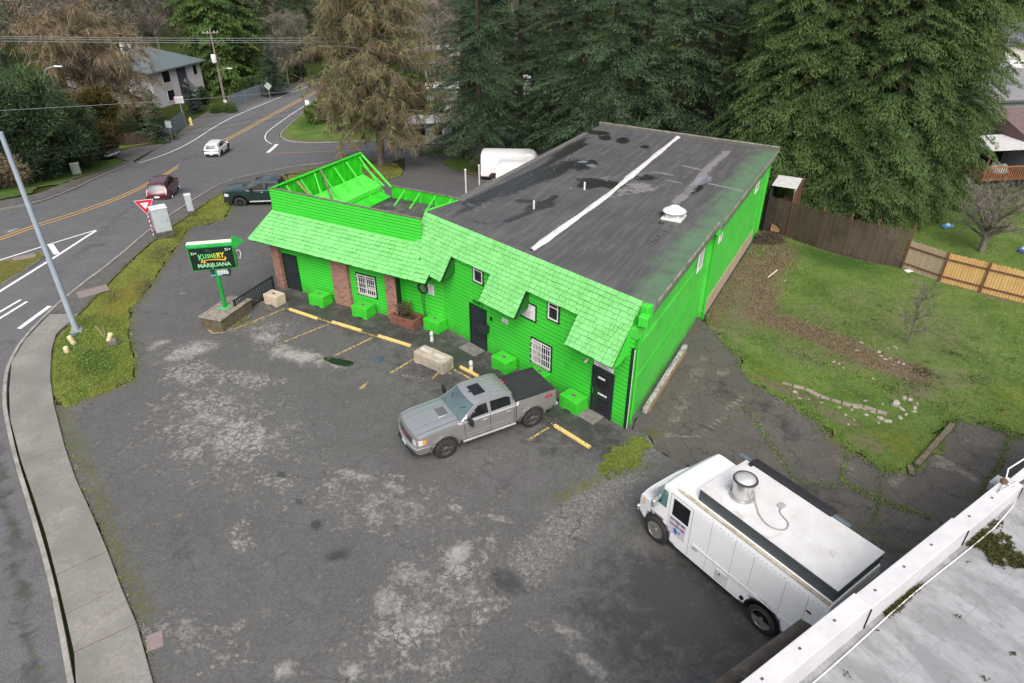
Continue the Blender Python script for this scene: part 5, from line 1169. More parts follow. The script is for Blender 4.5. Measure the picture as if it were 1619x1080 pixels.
rl_ = [(1403, 668, .30, .18), (1391, 663, .22, .2), (1380, 653, .2, .12), (1369, 657, .14, .12), (1368, 648, .16, .1), (1425, 648, .3, .14), (1438, 634, .2, .2), (1430, 631, .14, .3), (1446, 646, .2, .14), (1422, 662, .22, .16), (1432, 657, .16, .12), (1388, 670, .1, .1), (1341, 672, .1, .08), (1326, 646, .16, .1), (1346, 649, .1, .1), (1337, 657, .08, .12), (1256, 621, .2, .14), (1264, 631, .12, .1), (1278, 632, .08, .1), (1299, 638, .1, .08), (1389, 558, .22, .16), (1393, 564, .14, .12), (1399, 569, .18, .1), (1404, 552, .08, .08), (1416, 551, .26, .1), (1407, 568, .12, .12), (1412, 578, .08, .1), (1420, 574, .12, .1), (1428, 577, .1, .2), (1362, 543, .1, .3), (1368, 635, .16, .1), (1450, 640, .16, .1), (1380, 600, .08, .08), (1318, 573, .16, .08), (1326, 576, .12, .1), (1333, 583, .1, .1), (1354, 555, .12, .1), (1112, 487, .3, .14), (1118, 470, .2, .1), (1172, 389, .25, .14), (1180, 381, .2, .14), (1186, 376, .25, .1), (1166, 399, .14, .12), (1440, 426, .3, .16), (1241, 445, .1, .1), (1168, 442, .1, .1), (1445, 652, .12, .2), (1395, 640, .08, .1), (1350, 665, .09, .07)]
def loc_word(px, py):
    if px < 1200: return 'beside the green side wall'
    if px < 1300: return 'at the kerb line left end'
    if py < 450: return 'just below the faded fence'
    if py < 612: return 'on the leaf-strewn middle strip'
    if px < 1375: return 'just below the broken kerb line'
    return 'in rubble where the kerb line ends'
ORD = ['leftmost', 'second from the left', 'third from the left', 'fourth from the left', 'fifth from the left', 'sixth from the left', 'seventh from the left', 'eighth from the left', 'ninth from the left', 'tenth from the left', 'eleventh from the left', 'twelfth from the left', 'thirteenth from the left', 'fourteenth from the left', 'fifteenth from the left', 'sixteenth from the left', 'seventeenth from the left', 'rightmost']
cl = {}
for q in sorted(rl_): cl.setdefault(loc_word(q[0], q[1]), []).append(q)
i = 0
for lw, qs in cl.items():
    for k, (px, py, sx, sy) in enumerate(qs):
        o = rock('rock', at(px, py, 0, .03), (sx*.62, sy*.62, min(sx, sy)*.5), M_prock, grp='broken pale stones in the grass lot', seed=i+40); i += 1
        o['label'] = ('pale stone, ' if len(qs) > 1 else 'lone pale stone ')+(ORD[min(k, 17)]+' of those ' if len(qs) > 1 else '')+lw
# irregular concrete kerb remains in the lot: flat slabs
b = MB(); pl = [(1235, 607), (1252, 612), (1272, 617), (1296, 629), (1312, 634), (1330, 639), (1345, 644), (1364, 645), (1385, 652), (1402, 657)]
r = thing('broken_kerb', tuple(at(1300, 630, 0, 0)), 0, 'sinuous line of broken pale concrete kerb half sunk in the grass', 'kerb')
for q0, q1 in zip(pl[:-1], pl[1:]):
    a, c = P(*q0), P(*q1); d = c-a; b.box(((a.x+c.x)/2, (a.y+c.y)/2, .06), (d.length*.93, random.uniform(.14, .26), .12), math.atan2(d.y, d.x))
b.build('kerb_pieces', mat('dirty_pale_concrete', (.30, .26, .22), .95, (.18, .15, .12), 4, bump=.6), r, True, bevel=.03)
# fences of the lot
def wood(name, a, c, e):
    s = NT(name); v = s.coord((7, 7, .35)); n = s.noise(v, 1.0, 4, .7); n2 = s.noise(s.coord(1.0), .6, 4, .6)
    cc = s.mix(s.ramp(n, [(.35, 0.0), (.65, 1.0)]), a, c); cc = s.mix(s.ramp(n2, [(.4, 0.0), (.7, .6)]), cc, e); s.color(cc).rough(.9); s.bump(n, .4, .01); return s.m
M_brown = wood('old_brown_board', (.030, .020, .016), (.085, .056, .044), (.12, .095, .08))
M_orange = wood('new_orange_board', (.42, .22, .08), (.58, .33, .135), (.62, .42, .20)); M_pinkb = wood('faded_pink_board', (.30, .22, .155), (.43, .325, .24), (.36, .29, .22))
M_rust = mat('brown_post', (.16, .075, .04), .9, (.10, .05, .03), 5)
def board_fence(root, pts, zh, m, bw=.14, post=M_rust, rails=True, jag=.03, seed=0, side=1, ph=.25, rz_=(.25, .75), gap=.02, posts=None):
    rr = random.Random(seed); b = MB(); tot = 0
    for (x0, y0), (x1, y1) in zip(pts[:-1], pts[1:]):
        L = math.hypot(x1-x0, y1-y0); a = math.atan2(y1-y0, x1-x0); n = max(1, int(L/bw))
        for i in range(n):
            t = (i+.5)/n; x, y = x0+(x1-x0)*t, y0+(y1-y0)*t; z = TZ(x, y); h = zh+rr.uniform(-jag, jag)
            b.box((x, y, z+h/2-.05), (L/n-gap, .02, h+.1), a+rr.uniform(-.01, .01))
    b.build('boards', m, root, True)
    for k, ((x0, y0), (x1, y1)) in enumerate(zip(pts[:-1], pts[1:])):
        L = math.hypot(x1-x0, y1-y0); ux, uy = (x1-x0)/L, (y1-y0)/L; nx_, ny_ = uy*side, -ux*side
        if rails:
            for f in rz_:
                z0, z1 = TZ(x0, y0)+zh*f, TZ(x1, y1)+zh*f; MB().beam((x0+nx_*.035, y0+ny_*.035, z0), (x1+nx_*.035, y1+ny_*.035, z1), .04, .09).build('rail', post, root, True)
    for (x, y) in (posts or pts): z = TZ(x, y); MB().box((x+ny_*0+nx_*.07, y+ny_*.07, z+(zh+ph)/2), (.1, .1, zh+ph), a).build('post', post, root, True)
FA = [tuple(P(*q)[:2]) for q in ((1193, 362), (1243, 376), (1289, 392), (1331, 405), (1372, 415), (1426, 425))]
FA = [(FA[0][0]+.2, FA[0][1])]+FA[1:]
r = thing('brown_fence', (FA[2][0], FA[2][1], 0), 0, 'tall dark weathered board fence below the cedars', 'fence'); board_fence(r, FA, 2.35, M_brown, .13, ph=.3, jag=.06, rz_=(), side=-1)
FBp = [tuple(P(*q)[:2]) for q in ((1424, 420), (1485, 446), (1549, 462), (1640, 480))]
FBp = [FA[-1], tuple(P(1485, 446)[:2]), tuple(P(1549, 463)[:2]), tuple(P(1660, 491)[:2])]
r = thing('new_fence', (FBp[1][0], FBp[1][1], 0), 0, 'new orange board fence with brown rails, right of the dark fence', 'fence'); board_fence(r, FBp[1:], 1.75, M_orange, .14, side=1, ph=.12, rz_=(.22, .8))
r = thing('faded_fence', (FBp[0][0], FBp[0][1], 0), 0, 'short faded pinkish board fence joining dark fence to orange fence', 'fence'); board_fence(r, FBp[:2], 1.75, M_pinkb, .14, side=1, ph=.12, rz_=(.22, .8), posts=FBp[:1])
# lean-to with a white roof behind the shop corner, stacked lumber
q = FR.W(25.3, .1, 0)
r = thing('lean_to', (q.x, q.y, 0), FR.a, 'small lean-to with flat white roof between shop corner and cedars', 'shed')
MB().box((0, -1.1, 2.95), (2.3, 1.5, .06)).build('roof', MATS['white_roof_coating'], r, bevel=.01); MB().box((.0, -1.9, 1.4), (3.6, .05, 3.1)).build('wall', mat('rusty_wall', (.16, .06, .035), .9, (.10, .045, .03), 3), r)
MB().box((0, -.4, 1.3), (3.0, .05, 2.6)).build('panel', mat('dark_blue_panel', (.03, .04, .05), .8), r)
for x in (-1.1, 1.1): MB().box((x, -1.8, 1.45), (.09, .09, 2.9)).build('post', MATS['scuffed_white'], r)
r = thing('lumber_pile', (FR.W(24.6, 1.2, 0).x, FR.W(24.6, 1.2, 0).y, .05), FR.a, 'loose planks leaning behind the brown fence beside the shop', 'lumber')
for k in range(6): MB().beam((-.9, -.25+k*.09, .05), (.7, -.5+k*.16, 2.3-k*.12), .07, .03).build('plank', mat('tan_plank', (.25, .15, .08), .9, (.17, .10, .06), 4), r)
# brush pile, stick
random.seed(5)
pp = at(1213, 382); r = thing('brush_pile', tuple(pp), 0, 'grey-brown pile of cut brush against the brown fence end', 'brush pile'); b = MB()
for i in range(1500):
    a = random.uniform(0, 2*PI); rr_ = random.random()**.5; x, y = math.cos(a)*rr_*1.15, math.sin(a)*rr_*.75; z = .62*(1-rr_**2)*random.uniform(.5, 1)
    d = Vector((random.gauss(0, 1), random.gauss(0, 1), random.gauss(0, .4))).normalized()*random.uniform(.15, .4); ribbon(b, Vector((x, y, z)), Vector((x, y, z+.03))+d, .03)
b.build('twigs', mat('cut_brush', (.11, .08, .055), .95, (.06, .045, .035), 6), r)
a, c = P(1214, 441), P(1228, 430); b = MB().tube([a+Vector((0, 0, .1)), c+Vector((0, 0, .12))], .045, 8); tag(b.build('pale_stick', mat('pale_stick', (.55, .50, .42), .8), smooth=40), 'straight pale stick lying on the brown brush strip', 'stick')
# ------------------------------------------------------------------ vehicles
def arch(cx, r, n=9, z0=.0, cz=.0):
    """wheel arch points from front to back along the sill (x falling)"""
    return [(cx+r*math.cos(PI*k/n), cz+r*math.sin(PI*k/n)) for k in range(n+1)]
class Shell:
    def __init__(s, outline, Y, D=lambda x, z, u: (0, 0), res=.14): s.o = outline; s.Y = Y; s.D = D; s.res = res
    def tri(s, poly, res=None):
        res = res or s.res
        poly = densify(poly, res*1.3); xs = [p[0] for p in poly]; zs = [p[1] for p in poly]
        gx, gz = np.meshgrid(np.arange(min(xs)+res/2, max(xs), res), np.arange(min(zs)+res/2, max(zs), res)); gx, gz = gx.ravel(), gz.ravel()
        k = inpoly(gx, gz, poly); pts = [Vector(p) for p in poly]+[Vector((a, b)) for a, b in zip(gx[k].tolist(), gz[k].tolist())]
        vv, ee, ff, *_ = delaunay_2d_cdt(pts, [], [list(range(len(poly)))], 1, 1e-5, False); return [tuple(v) for v in vv], ff, len(poly)
    def pt(s, x, z, u, off=0.0):
        dx, dz = s.D(x, z, u); return (x+dx, u*(s.Y(x, z))+(off if u > 0 else -off), z+dz)
    def body(s, name, m, parent, nseg=6, smooth=38):
        vv, ff, n = s.tri(s.o); b = MB(); N = len(vv)
        for u in (1, -1):
            for x, z in vv: b.vert(s.pt(x, z, u))
        for f in ff: b.face(f); b.face([i+N for i in reversed(f)])
        us = [1-2*j/nseg for j in range(nseg+1)]; cols_ = []
        for i in range(n):
            r_ = [i]
            for u in us[1:-1]: r_.append(b.vert(s.pt(vv[i][0], vv[i][1], u)))
            r_.append(i+N); cols_.append(r_)
        for i in range(n):
            A, B = cols_[i], cols_[(i+1) % n]
            for j in range(nseg): b.face((A[j], A[j+1], B[j+1], B[j]))
        o = b.build(name, m, parent); bm = bmesh.new(); bm.from_mesh(o.data); bmesh.ops.recalc_face_normals(bm, faces=bm.faces); bm.to_mesh(o.data); bm.free()
        o.data.polygons.foreach_set('use_smooth', [True]*len(o.data.polygons)); o.data.set_sharp_from_angle(angle=rad(smooth)); return o
    def side(s, name, poly, m, parent, sides=(1, -1), off=.006, res=.12, bare=False):
        vv, ff, n = s.tri(poly, res); out = []
        for u in sides:
            b = MB()
            for x, z in vv: b.vert(s.pt(x, z, u, off))
            N = len(vv)
            for x, z in vv: b.vert(s.pt(x, z, u, off-.012))
            for f in ff: b.face(f if u < 0 else f[::-1])
            for i in range(n): j = (i+1) % n; b.face((i, j, j+N, i+N))
            o = b.build(name, m, parent); bm = bmesh.new(); bm.from_mesh(o.data); bmesh.ops.recalc_face_normals(bm, faces=bm.faces); bm.to_mesh(o.data); bm.free()
            o.data.polygons.foreach_set('use_smooth', [True]*len(o.data.polygons)); o.data.set_sharp_from_angle(angle=rad(50)); out.append(o)
        return out
    def line(s, name, pts, m, parent, w=.018, off=.003, sides=(1, -1)):
        """a seam drawn as a narrow raised strip"""
        b = MB()
        for u in sides:
            for (x0, z0), (x1, z1) in zip(pts[:-1], pts[1:]):
                L = math.hypot(x1-x0, z1-z0); nx_, nz_ = -(z1-z0)/L*w/2, (x1-x0)/L*w/2; n = max(1, int(L/.15))
                for k in range(n):
                    q = []
                    for t, sg in ((k/n, 1), ((k+1)/n, 1), ((k+1)/n, -1), (k/n, -1)): x, z = x0+(x1-x0)*t+nx_*sg, z0+(z1-z0)*t+nz_*sg; q.append(s.pt(x, z, u, off))
                    b.poly(q if u > 0 else q[::-1])
        return b.build(name, m, parent)
    def top(s, name, a, c, ua, ub, m, parent, t0=0, t1=1, off=.006, n=6, vc=None, thick=.0):
        """a panel on the stretch a-c of the outline, from ua to ub across; width may taper (ua at a, ub at c)"""
        b = MB(); L = math.hypot(c[0]-a[0], c[1]-a[1]); nx_, nz_ = -(c[1]-a[1])/L, (c[0]-a[0])/L
        if nz_ < 0 or (abs(nz_) < .2 and nx_*(1 if a[0] > 0 else -1) < 0): nx_, nz_ = -nx_, -nz_
        rows = []
        for i in range(n+1):
            t = t0+(t1-t0)*i/n; x, z = a[0]+(c[0]-a[0])*t, a[1]+(c[1]-a[1])*t; f = (t-t0)/(t1-t0); l = ua[0]+(ub[0]-ua[0])*f; r_ = ua[1]+(ub[1]-ua[1])*f
            row = []
            for j in range(9):
                u = l+(r_-l)*j/8; p = s.pt(x, z, u); row.append(b.vert((p[0]+nx_*off, p[1], p[2]+nz_*off)))
            rows.append(row)
        for i in range(n):
            for j in range(8): b.face((rows[i][j], rows[i][j+1], rows[i+1][j+1], rows[i+1][j]))
        o = b.build(name, m, parent); o.data.polygons.foreach_set('use_smooth', [True]*len(o.data.polygons)); return o
def paintm(name, c, rough=.32, metal=.0, coat=.6, dirt=None):
    s = NT(name); v = s.coord(); n = s.noise(v, 2.5, 5, .6); n2 = s.noise(v, 9, 5, .7)
    g = s.add('ShaderNodeSeparateXYZ'); s.link(v, g.inputs[0])
    cc = s.mix(n, c, tuple(x*.9 for x in c))
    low = s.ramp(s.math('ADD', g.outputs[2], s.math('MULTIPLY', n2, .5)), [(.45, .55), (1.1, 0.0)])
    cc = s.mix(low, cc, dirt or tuple(x*.55+.02 for x in c))
    s.color(cc); s.rough(s.ramp(n2, [(.3, rough), (.8, rough+.12)])); s.b.inputs['Metallic'].default_value = metal; s.b.inputs['Coat Weight'].default_value = coat; s.b.inputs['Coat Roughness'].default_value = .12
    return s.m
M_tyre = mat('tyre_rubber', (.022, .022, .023), .85, (.035, .034, .032), 9, bump=.3); M_blkp = mat('black_plastic', (.018, .018, .019), .6); M_chrome = mat('chrome', (.62, .62, .62), .22, metal=.75); M_seam = mat('panel_gap', (.012, .012, .012), .8)
M_amber = mat('amber_lens', (.75, .32, .03), .25); M_redl = mat('red_lens', (.42, .02, .02), .2); M_lens = mat('clear_lens', (.62, .64, .66), .12)
M_ws = mat('windscreen_glass', (.10, .145, .155), .08, (.06, .09, .10), 1.2); M_dg = mat('car_dark_glass', (.012, .014, .016), .05); M_well = mat('wheel_well', (.01, .01, .01), .9)
def wheel(root, x, y, R, W, rimm, spokes=6, rf=.62, style='spoke'):
    sg = 1 if y > 0 else -1
    w = MB().lathe([(R*.3, -W*.3), (R*.3, W*.2)], 16, axis='y').build('wheel', M_well, root, smooth=40); w.location = (x, y, R)
    t = MB().lathe([(R*rf, -W/2), (R*.9, -W/2), (R*.98, -W*.40), (R, -W*.2), (R, W*.2), (R*.98, W*.40), (R*.9, W/2), (R*rf, W/2), (R*rf, -W/2)], 36, axis='y', cap=False)
    for k in range(36):
        a = 2*PI*k/36; t.box((math.cos(a)*R*1.0, 0, math.sin(a)*R*1.0), (.02, W*.8, .03), 0, 0, M=None)
    t.build('tyre', M_tyre, w, smooth=45)
    r_ = MB(); o = W/2*sg
    r_.lathe([(R*rf, o*.2), (R*rf*1.02, o*.98), (R*rf*.95, o*1.02), (R*rf*.9, o*.6), (R*rf*.88, o*.3)], 36, axis='y', cap=False)
    if style == 'spoke':
        for k in range(spokes):
            for da in (-.13, .13):
                a = 2*PI*k/spokes+da; r_.beam((math.cos(a-da)*R*.08, o*.72, math.sin(a-da)*R*.08), (math.cos(a)*R*rf*.93, o*.86, math.sin(a)*R*rf*.93), .035, .03, up=(0, 1, 0))
        r_.lathe([(R*.16, o*.6), (R*.16, o*.85), (R*.1, o*.92)], 14, axis='y')
    else:
        r_.lathe([(R*rf*.95, o*.9), (R*rf*.7, o*.55), (R*rf*.62, o*.62), (R*rf*.3, o*.75), (R*rf*.26, o*1.0), (R*rf*.1, o*1.04)], 30, axis='y')
        for k in range(8): a = 2*PI*k/8; r_.lathe([(R*.05, o*.5), (R*.05, o*.78)], 8, (math.cos(a)*R*rf*.5, 0, math.sin(a)*R*rf*.5), axis='y')
    r_.build('rim', rimm, w, smooth=35)
    d = MB().lathe([(R*rf*.9, o*.1), (R*rf*.9, o*.3)], 24, axis='y').build('brake_disc', M_well, w)
    return w
def place(pF, pR, side, track, wb=None, dz=.02, rear_ref=False):
    """stand a vehicle on the spots its near-side tyres touch"""
    a, c = P(*pF), P(*pR); h = (a-c); h.z = 0; m = (a+c)/2
    if rear_ref: hd = h.normalized(); m = c+hd*wb/2
    hd = h.normalized(); lf = Vector((-hd.y, hd.x, 0)); q = m-lf*(track/2)*side
    return Vector((q.x, q.y, TZ(q.x, q.y)+dz)), math.atan2(hd.y, hd.x), h.length
def mirror(root, x, y, z, m, big=False):
    s_ = 1 if y > 0 else -1; b = MB(); k = 1.4 if big else 1
    b.beam((x, y, z), (x-.02, y+s_*.16*k, z+.03), .05, .05); b.build('mirror_arm', M_blkp, root)
    MB().box((x-.02, y+s_*.24*k, z+.06*k), (.12, .2*k, .22*k), .1*s_).build('mirror', m, root, bevel=.03)
def smoothY(W, z0, z1, tl, th, xf=None, xr=None, tf=.0, tr=.0, kf=.6):
    """half width: W at mid height, falling in towards the sill and the shoulder, and towards nose and tail"""
    def Y(x, z):
        y = W
        if z < z0: y -= tl*min(1, (z0-z)/.3)**1.5
        if z > z1: y -= th*max(0, (z-z1))
        if xf is not None and x > xf: y -= tf*((x-xf)/kf)**2
        if xr is not None and x < xr: y -= tr*((xr-x)/kf)**2
        return y
    return Y

def pickup(name, label, loc, rz, paint_, roofp, cover_m, rimm, mud=False, sunroof=True, amber=True, decals=True, scale=1.0):
    r = thing(name, loc, rz, label, 'pickup truck'); R = .445; fx, rx = 1.93, -1.97
    def low():
        o = [(3.02, .62), (3.06, .9), (3.05, 1.17), (2.97, 1.27), (2.6, 1.34), (1.9, 1.39), (1.22, 1.42), (1.1, 1.40), (-1.18, 1.40), (-1.2, 1.40), (-1.25, 1.46), (-3.0, 1.46), (-3.08, 1.40), (-3.1, .66), (-3.0, .58)]
        bot = [(x, z) for x, z in arch(fx, .54, cz=.45)]; botr = [(x, z) for x, z in arch(rx, .54, cz=.45)]
        o += [(rx-.56, .56)]+[(x, max(z, .52)) for x, z in botr[::-1]][0:]+[(rx+.6, .52), (fx-.6, .52)]+[(x, max(z, .52)) for x, z in bot[::-1]]+[(fx+.58, .56)]
        return o
    YL = smoothY(.985, .75, 1.25, .05, .2, 2.4, -2.9, .12, .03, .8)
    S = Shell(low(), YL, lambda x, z, u: ((.10*(1-u*u) if x > 2.5 and z < 1.3 else 0), (.05*(1-u**4) if (z > 1.26 and 1.05 < x < 2.98) else 0)))
    S.body('body', paint_, r, 8)
    cabo = [(-1.22, 1.38), (-1.12, 1.86), (-1.0, 1.93), (-.3, 1.965), (.35, 1.945), (.48, 1.90), (1.32, 1.38)]
    YC = lambda x, z: .955-(z-1.38)*.30
    K = Shell(cabo, YC, lambda x, z, u: ((.10*(1-u*u) if x > .4 else 0), (.035*(1-u*u) if z > 1.85 else 0)))
    K.body('cab', paint_, r, 8)
    K.top('windscreen', (.48, 1.90), (1.32, 1.38), (-.93, .93), (-.95, .95), M_ws, r, .06, .95)
    K.top('rear_window', (-1.22, 1.38), (-1.12, 1.86), (-.8, .8), (-.8, .8), M_dg, r, .12, .9)
    K.side('side_window', [(.98, 1.44), (.42, 1.83), (.06, 1.85), (.02, 1.42)], M_dg, r); K.side('side_window', [(-.1, 1.42), (-.1, 1.85), (-.86, 1.83), (-.98, 1.76), (-.98, 1.44)], M_dg, r)
    if sunroof: K.top('sunroof', (.35, 1.945), (-.3, 1.965), (-.45, .45), (-.45, .45), M_dg, r, .02, .78, .008)
    b = MB(); [b.box((-.72, y, 2.0-.03*abs(y)), (.75, .03, .012)) for y in (-.55, -.33, -.11, .11, .33, .55)]; b.build('roof_ribs', roofp, r)
    MB().box((-1.1, 0, 1.965), (.06, .35, .035)).build('brake_lamp', M_redl, r, bevel=.008); b = MB().slab([(.44, -.07, 1.99), (.38, -.05, 1.985), (.44, -.03, 1.98)], .03); MB().box((.36, .03, 2.0), (.16, .05, .04)).build('antenna', M_blkp, r, bevel=.01)
    for s_ in (-1, 1):
        S_ = (s_,)
        S.line('door_seam', [(1.05, .62), (1.12, 1.38)], M_seam, r, sides=S_); S.line('door_seam', [(-.04, .6), (-.04, 1.4)], M_seam, r, sides=S_); S.line('door_seam', [(-1.1, .62), (-1.12, 1.0), (-1.1, 1.4)], M_seam, r, sides=S_)
        S.line('cab_gap', [(-1.2, .6), (-1.2, 1.42)], M_seam, r, .03, sides=S_)
        S.side('side_moulding', [(1.0, .80), (1.0, .74), (-1.05, .74), (-1.05, .80)], paint_, r, S_, .025)
        for x in (.2, -.85): b = MB(); y = s_*(S.Y(x, 1.2)+.02); b.box((x, y, 1.2), (.2, .03, .035)); b.build('door_handle', M_chrome, r, bevel=.008)
        for cx, nm in ((fx, 'fender_flare'), (rx, 'fender_flare')):
            ou = [(cx+.63*math.cos(PI*k/12), .45+.62*math.sin(PI*k/12)) for k in range(13)]; inn = [(cx+.535*math.cos(PI*k/12), .45+.535*math.sin(PI*k/12)) for k in range(13)]
            S.side(nm, ou+inn[::-1], paint_, r, S_, .05, .2)
        mirror(r, .95, s_*.92, 1.42, M_blkp, True)
        b = MB().tube([(1.2, s_*1.02, .5), (-1.15, s_*1.02, .5)], .055, 10); b.build('running_board', M_chrome if not mud else mat('dull_chrome', (.4, .4, .4), .4), r, smooth=40)
        S.top('headlight', (3.06, .9), (3.05, 1.17), (.70*s_, .99*s_), (.70*s_, .99*s_), M_lens, r, .05, .95, .014); S.side('headlight', [(3.0, .93), (3.0, 1.16), (2.84, 1.16), (2.84, .93)], M_lens, r, S_, .012); S.side('indicator', [(2.83, .93), (2.83, 1.16), (2.68, 1.13), (2.70, .97)], M_amber if amber else M_lens, r, S_, .014)
        for a_, c_ in (((2.97, 1.27), (2.6, 1.34)), ((2.6, 1.34), (1.9, 1.39)), ((1.9, 1.39), (1.24, 1.42))): S.top('hood_seam', a_, c_, (.80*s_, .815*s_), (.80*s_, .815*s_), M_seam, r, 0, 1, .006, 3); S.top('hood_crease', a_, c_, (.42*s_, .44*s_), (.46*s_, .48*s_), roofp, r, 0, 1, .012, 3)
        b = MB(); b.box((-3.06, s_*.9, 1.18), (.12, .15, .42)); b.build('tail_light', M_redl, r, bevel=.03)
        for x in (fx, rx): wheel(r, x, s_*.90, R, .30, rimm, 8, .62)
    S.top('grille', (3.06, .86), (3.05, 1.17), (-.66, .66), (-.66, .66), M_blkp, r, 0, 1, .010)
    for t_ in (0, .24, .48, .72, .94): S.top('grille_bar', (3.06, .86), (3.05, 1.17), (-.66, .66), (-.66, .66), M_chrome, r, t_, t_+(.12 if t_ in (0, .94) else .07), .022, 1)
    if decals: text_mb('GMC', .16, frameM((3.185, 0, 1.01), (0, 1, 0), (0, 0, 1)), .004, bold=.005).build('badge', mat('badge_red', (.5, .01, .01), .4), r)
    BB = Shell([(3.22, .56), (3.24, .72), (3.16, .78), (2.7, .8), (2.7, .52), (3.1, .5)], smoothY(.99, 0, 9, 0, 0, 2.6, None, .08, 0, .6), lambda x, z, u: (-.14*u*u, 0)); BB.body('bumper', roofp if not mud else M_blkp, r, 10)
    MB().box((3.16, 0, .47), (.12, 1.5, .12)).build('air_dam', M_blkp, r, bevel=.03); MB().box((3.245, 0, .64), (.01, .36, .15)).build('number_plate', MATS['white_sign'], r)
    MB().box((-3.2, 0, .62), (.2, 1.8, .16)).build('rear_bumper', M_chrome, r, bevel=.04)
    MB().box((1.62, 0, 1.435), (.5, .62, .05)).build('hood_scoop', paint_, r, bevel=.03); b = MB(); [b.box((1.46+k*.055, 0, 1.466), (.022, .54, .006)) for k in range(7)]; b.build('louvres', M_blkp, r)
    for s_ in (-1, 1): b = MB(); b.beam((1.22, s_*.1, 1.47), (.82, s_*.55, 1.75), .025, .02); b.build('wiper', M_blkp, r)
    if cover_m: b = MB(); b.box((-2.15, 0, 1.49), (1.84, 1.68, .06)); b.build('bed_cover', cover_m, r, bevel=.025, seg=2); b = MB(); [b.box((-2.15, s_*.86, 1.475), (1.86, .12, .05)) for s_ in (-1, 1)]; b.build('bed_rail', M_blkp, r, bevel=.02)
    else:
        MB().box((-2.15, 0, 1.463), (1.7, 1.6, .012)).build('bed_floor', M_well, r)
    if decals:
        text_mb('4X4', .2, frameM((-2.72, S.Y(-2.7, 1.25)+.008, 1.27), (-1, 0, 0), (0, 0, 1)), .002, bold=.006).build('decal', M_redl, r)
    MB().box((0, 0, .5), (5.2, 1.5, .25)).build('chassis', M_well, r)
    r.scale = (scale,)*3
    return r
SIL = paintm('silver_grey_paint', (.52, .52, .515), .36, .8, .4, (.16, .155, .15)); SIL2 = paintm('silver_light', (.62, .62, .62), .36, .95, .4)
loc, rz, wb = place((706, 725), (842, 676), 1, 2.0)
print('silver wb', wb)
pickup('pickup_truck', 'silver grey crew cab pickup with black bed cover parked before the green shop', loc, rz, SIL, SIL2, mat('bed_cover_vinyl', (.020, .022, .024), .75, (.028, .031, .034), 2, bump=.3, bscale=80), mat('black_alloy', (.05, .05, .052), .35, (.25, .25, .25), 6, metal=.6), scale=wb/3.9)
GRN = paintm('black_green_paint', (.012, .030, .030), .28, .1, .8)
a = P(381, 326); hd = (P(381, 326)-P(424, 325)); hd.z = 0; hd.normalize(); lf = Vector((-hd.y, hd.x, 0)); q = a-hd*1.95-lf*.95
pt_ = pickup('pickup_truck', 'dark green-black crew cab pickup parked behind the left wing of the shop', (q.x, q.y, TZ(q.x, q.y)+.02), math.atan2(hd.y, hd.x), GRN, GRN, None, mat('black_alloy2', (.03, .03, .03), .4), mud=True, sunroof=False, amber=False, decals=False)
MB().tube([(-1.3, .85, 1.95), (-3.2, .85, 1.95)], .04, 8).build('ladder_rack', M_blkp, pt_); MB().tube([(-1.3, -.85, 1.95), (-3.2, -.85, 1.95)], .04, 8).build('ladder_rack', M_blkp, pt_)
for x in (-1.5, -3.0): MB().tube([(x, -.88, 1.46), (x, -.85, 1.95), (x, .85, 1.95), (x, .88, 1.46)], .03, 8).build('rack_hoop', M_blkp, pt_)
a = P(160, 253); hd = Vector((.96, -.22, 0)).normalized(); lf = Vector((-hd.y, hd.x, 0)); q = a-hd*1.95+lf*.95
pickup('pickup_truck', 'dark pickup nosing out from under the evergreens across the road', (q.x, q.y, TZ(q.x, q.y)+.08), math.atan2(hd.y, hd.x), paintm('dusty_black_paint', (.02, .018, .018), .3, .0, .8), M_lens, None, M_chrome, sunroof=False, amber=False, decals=False)

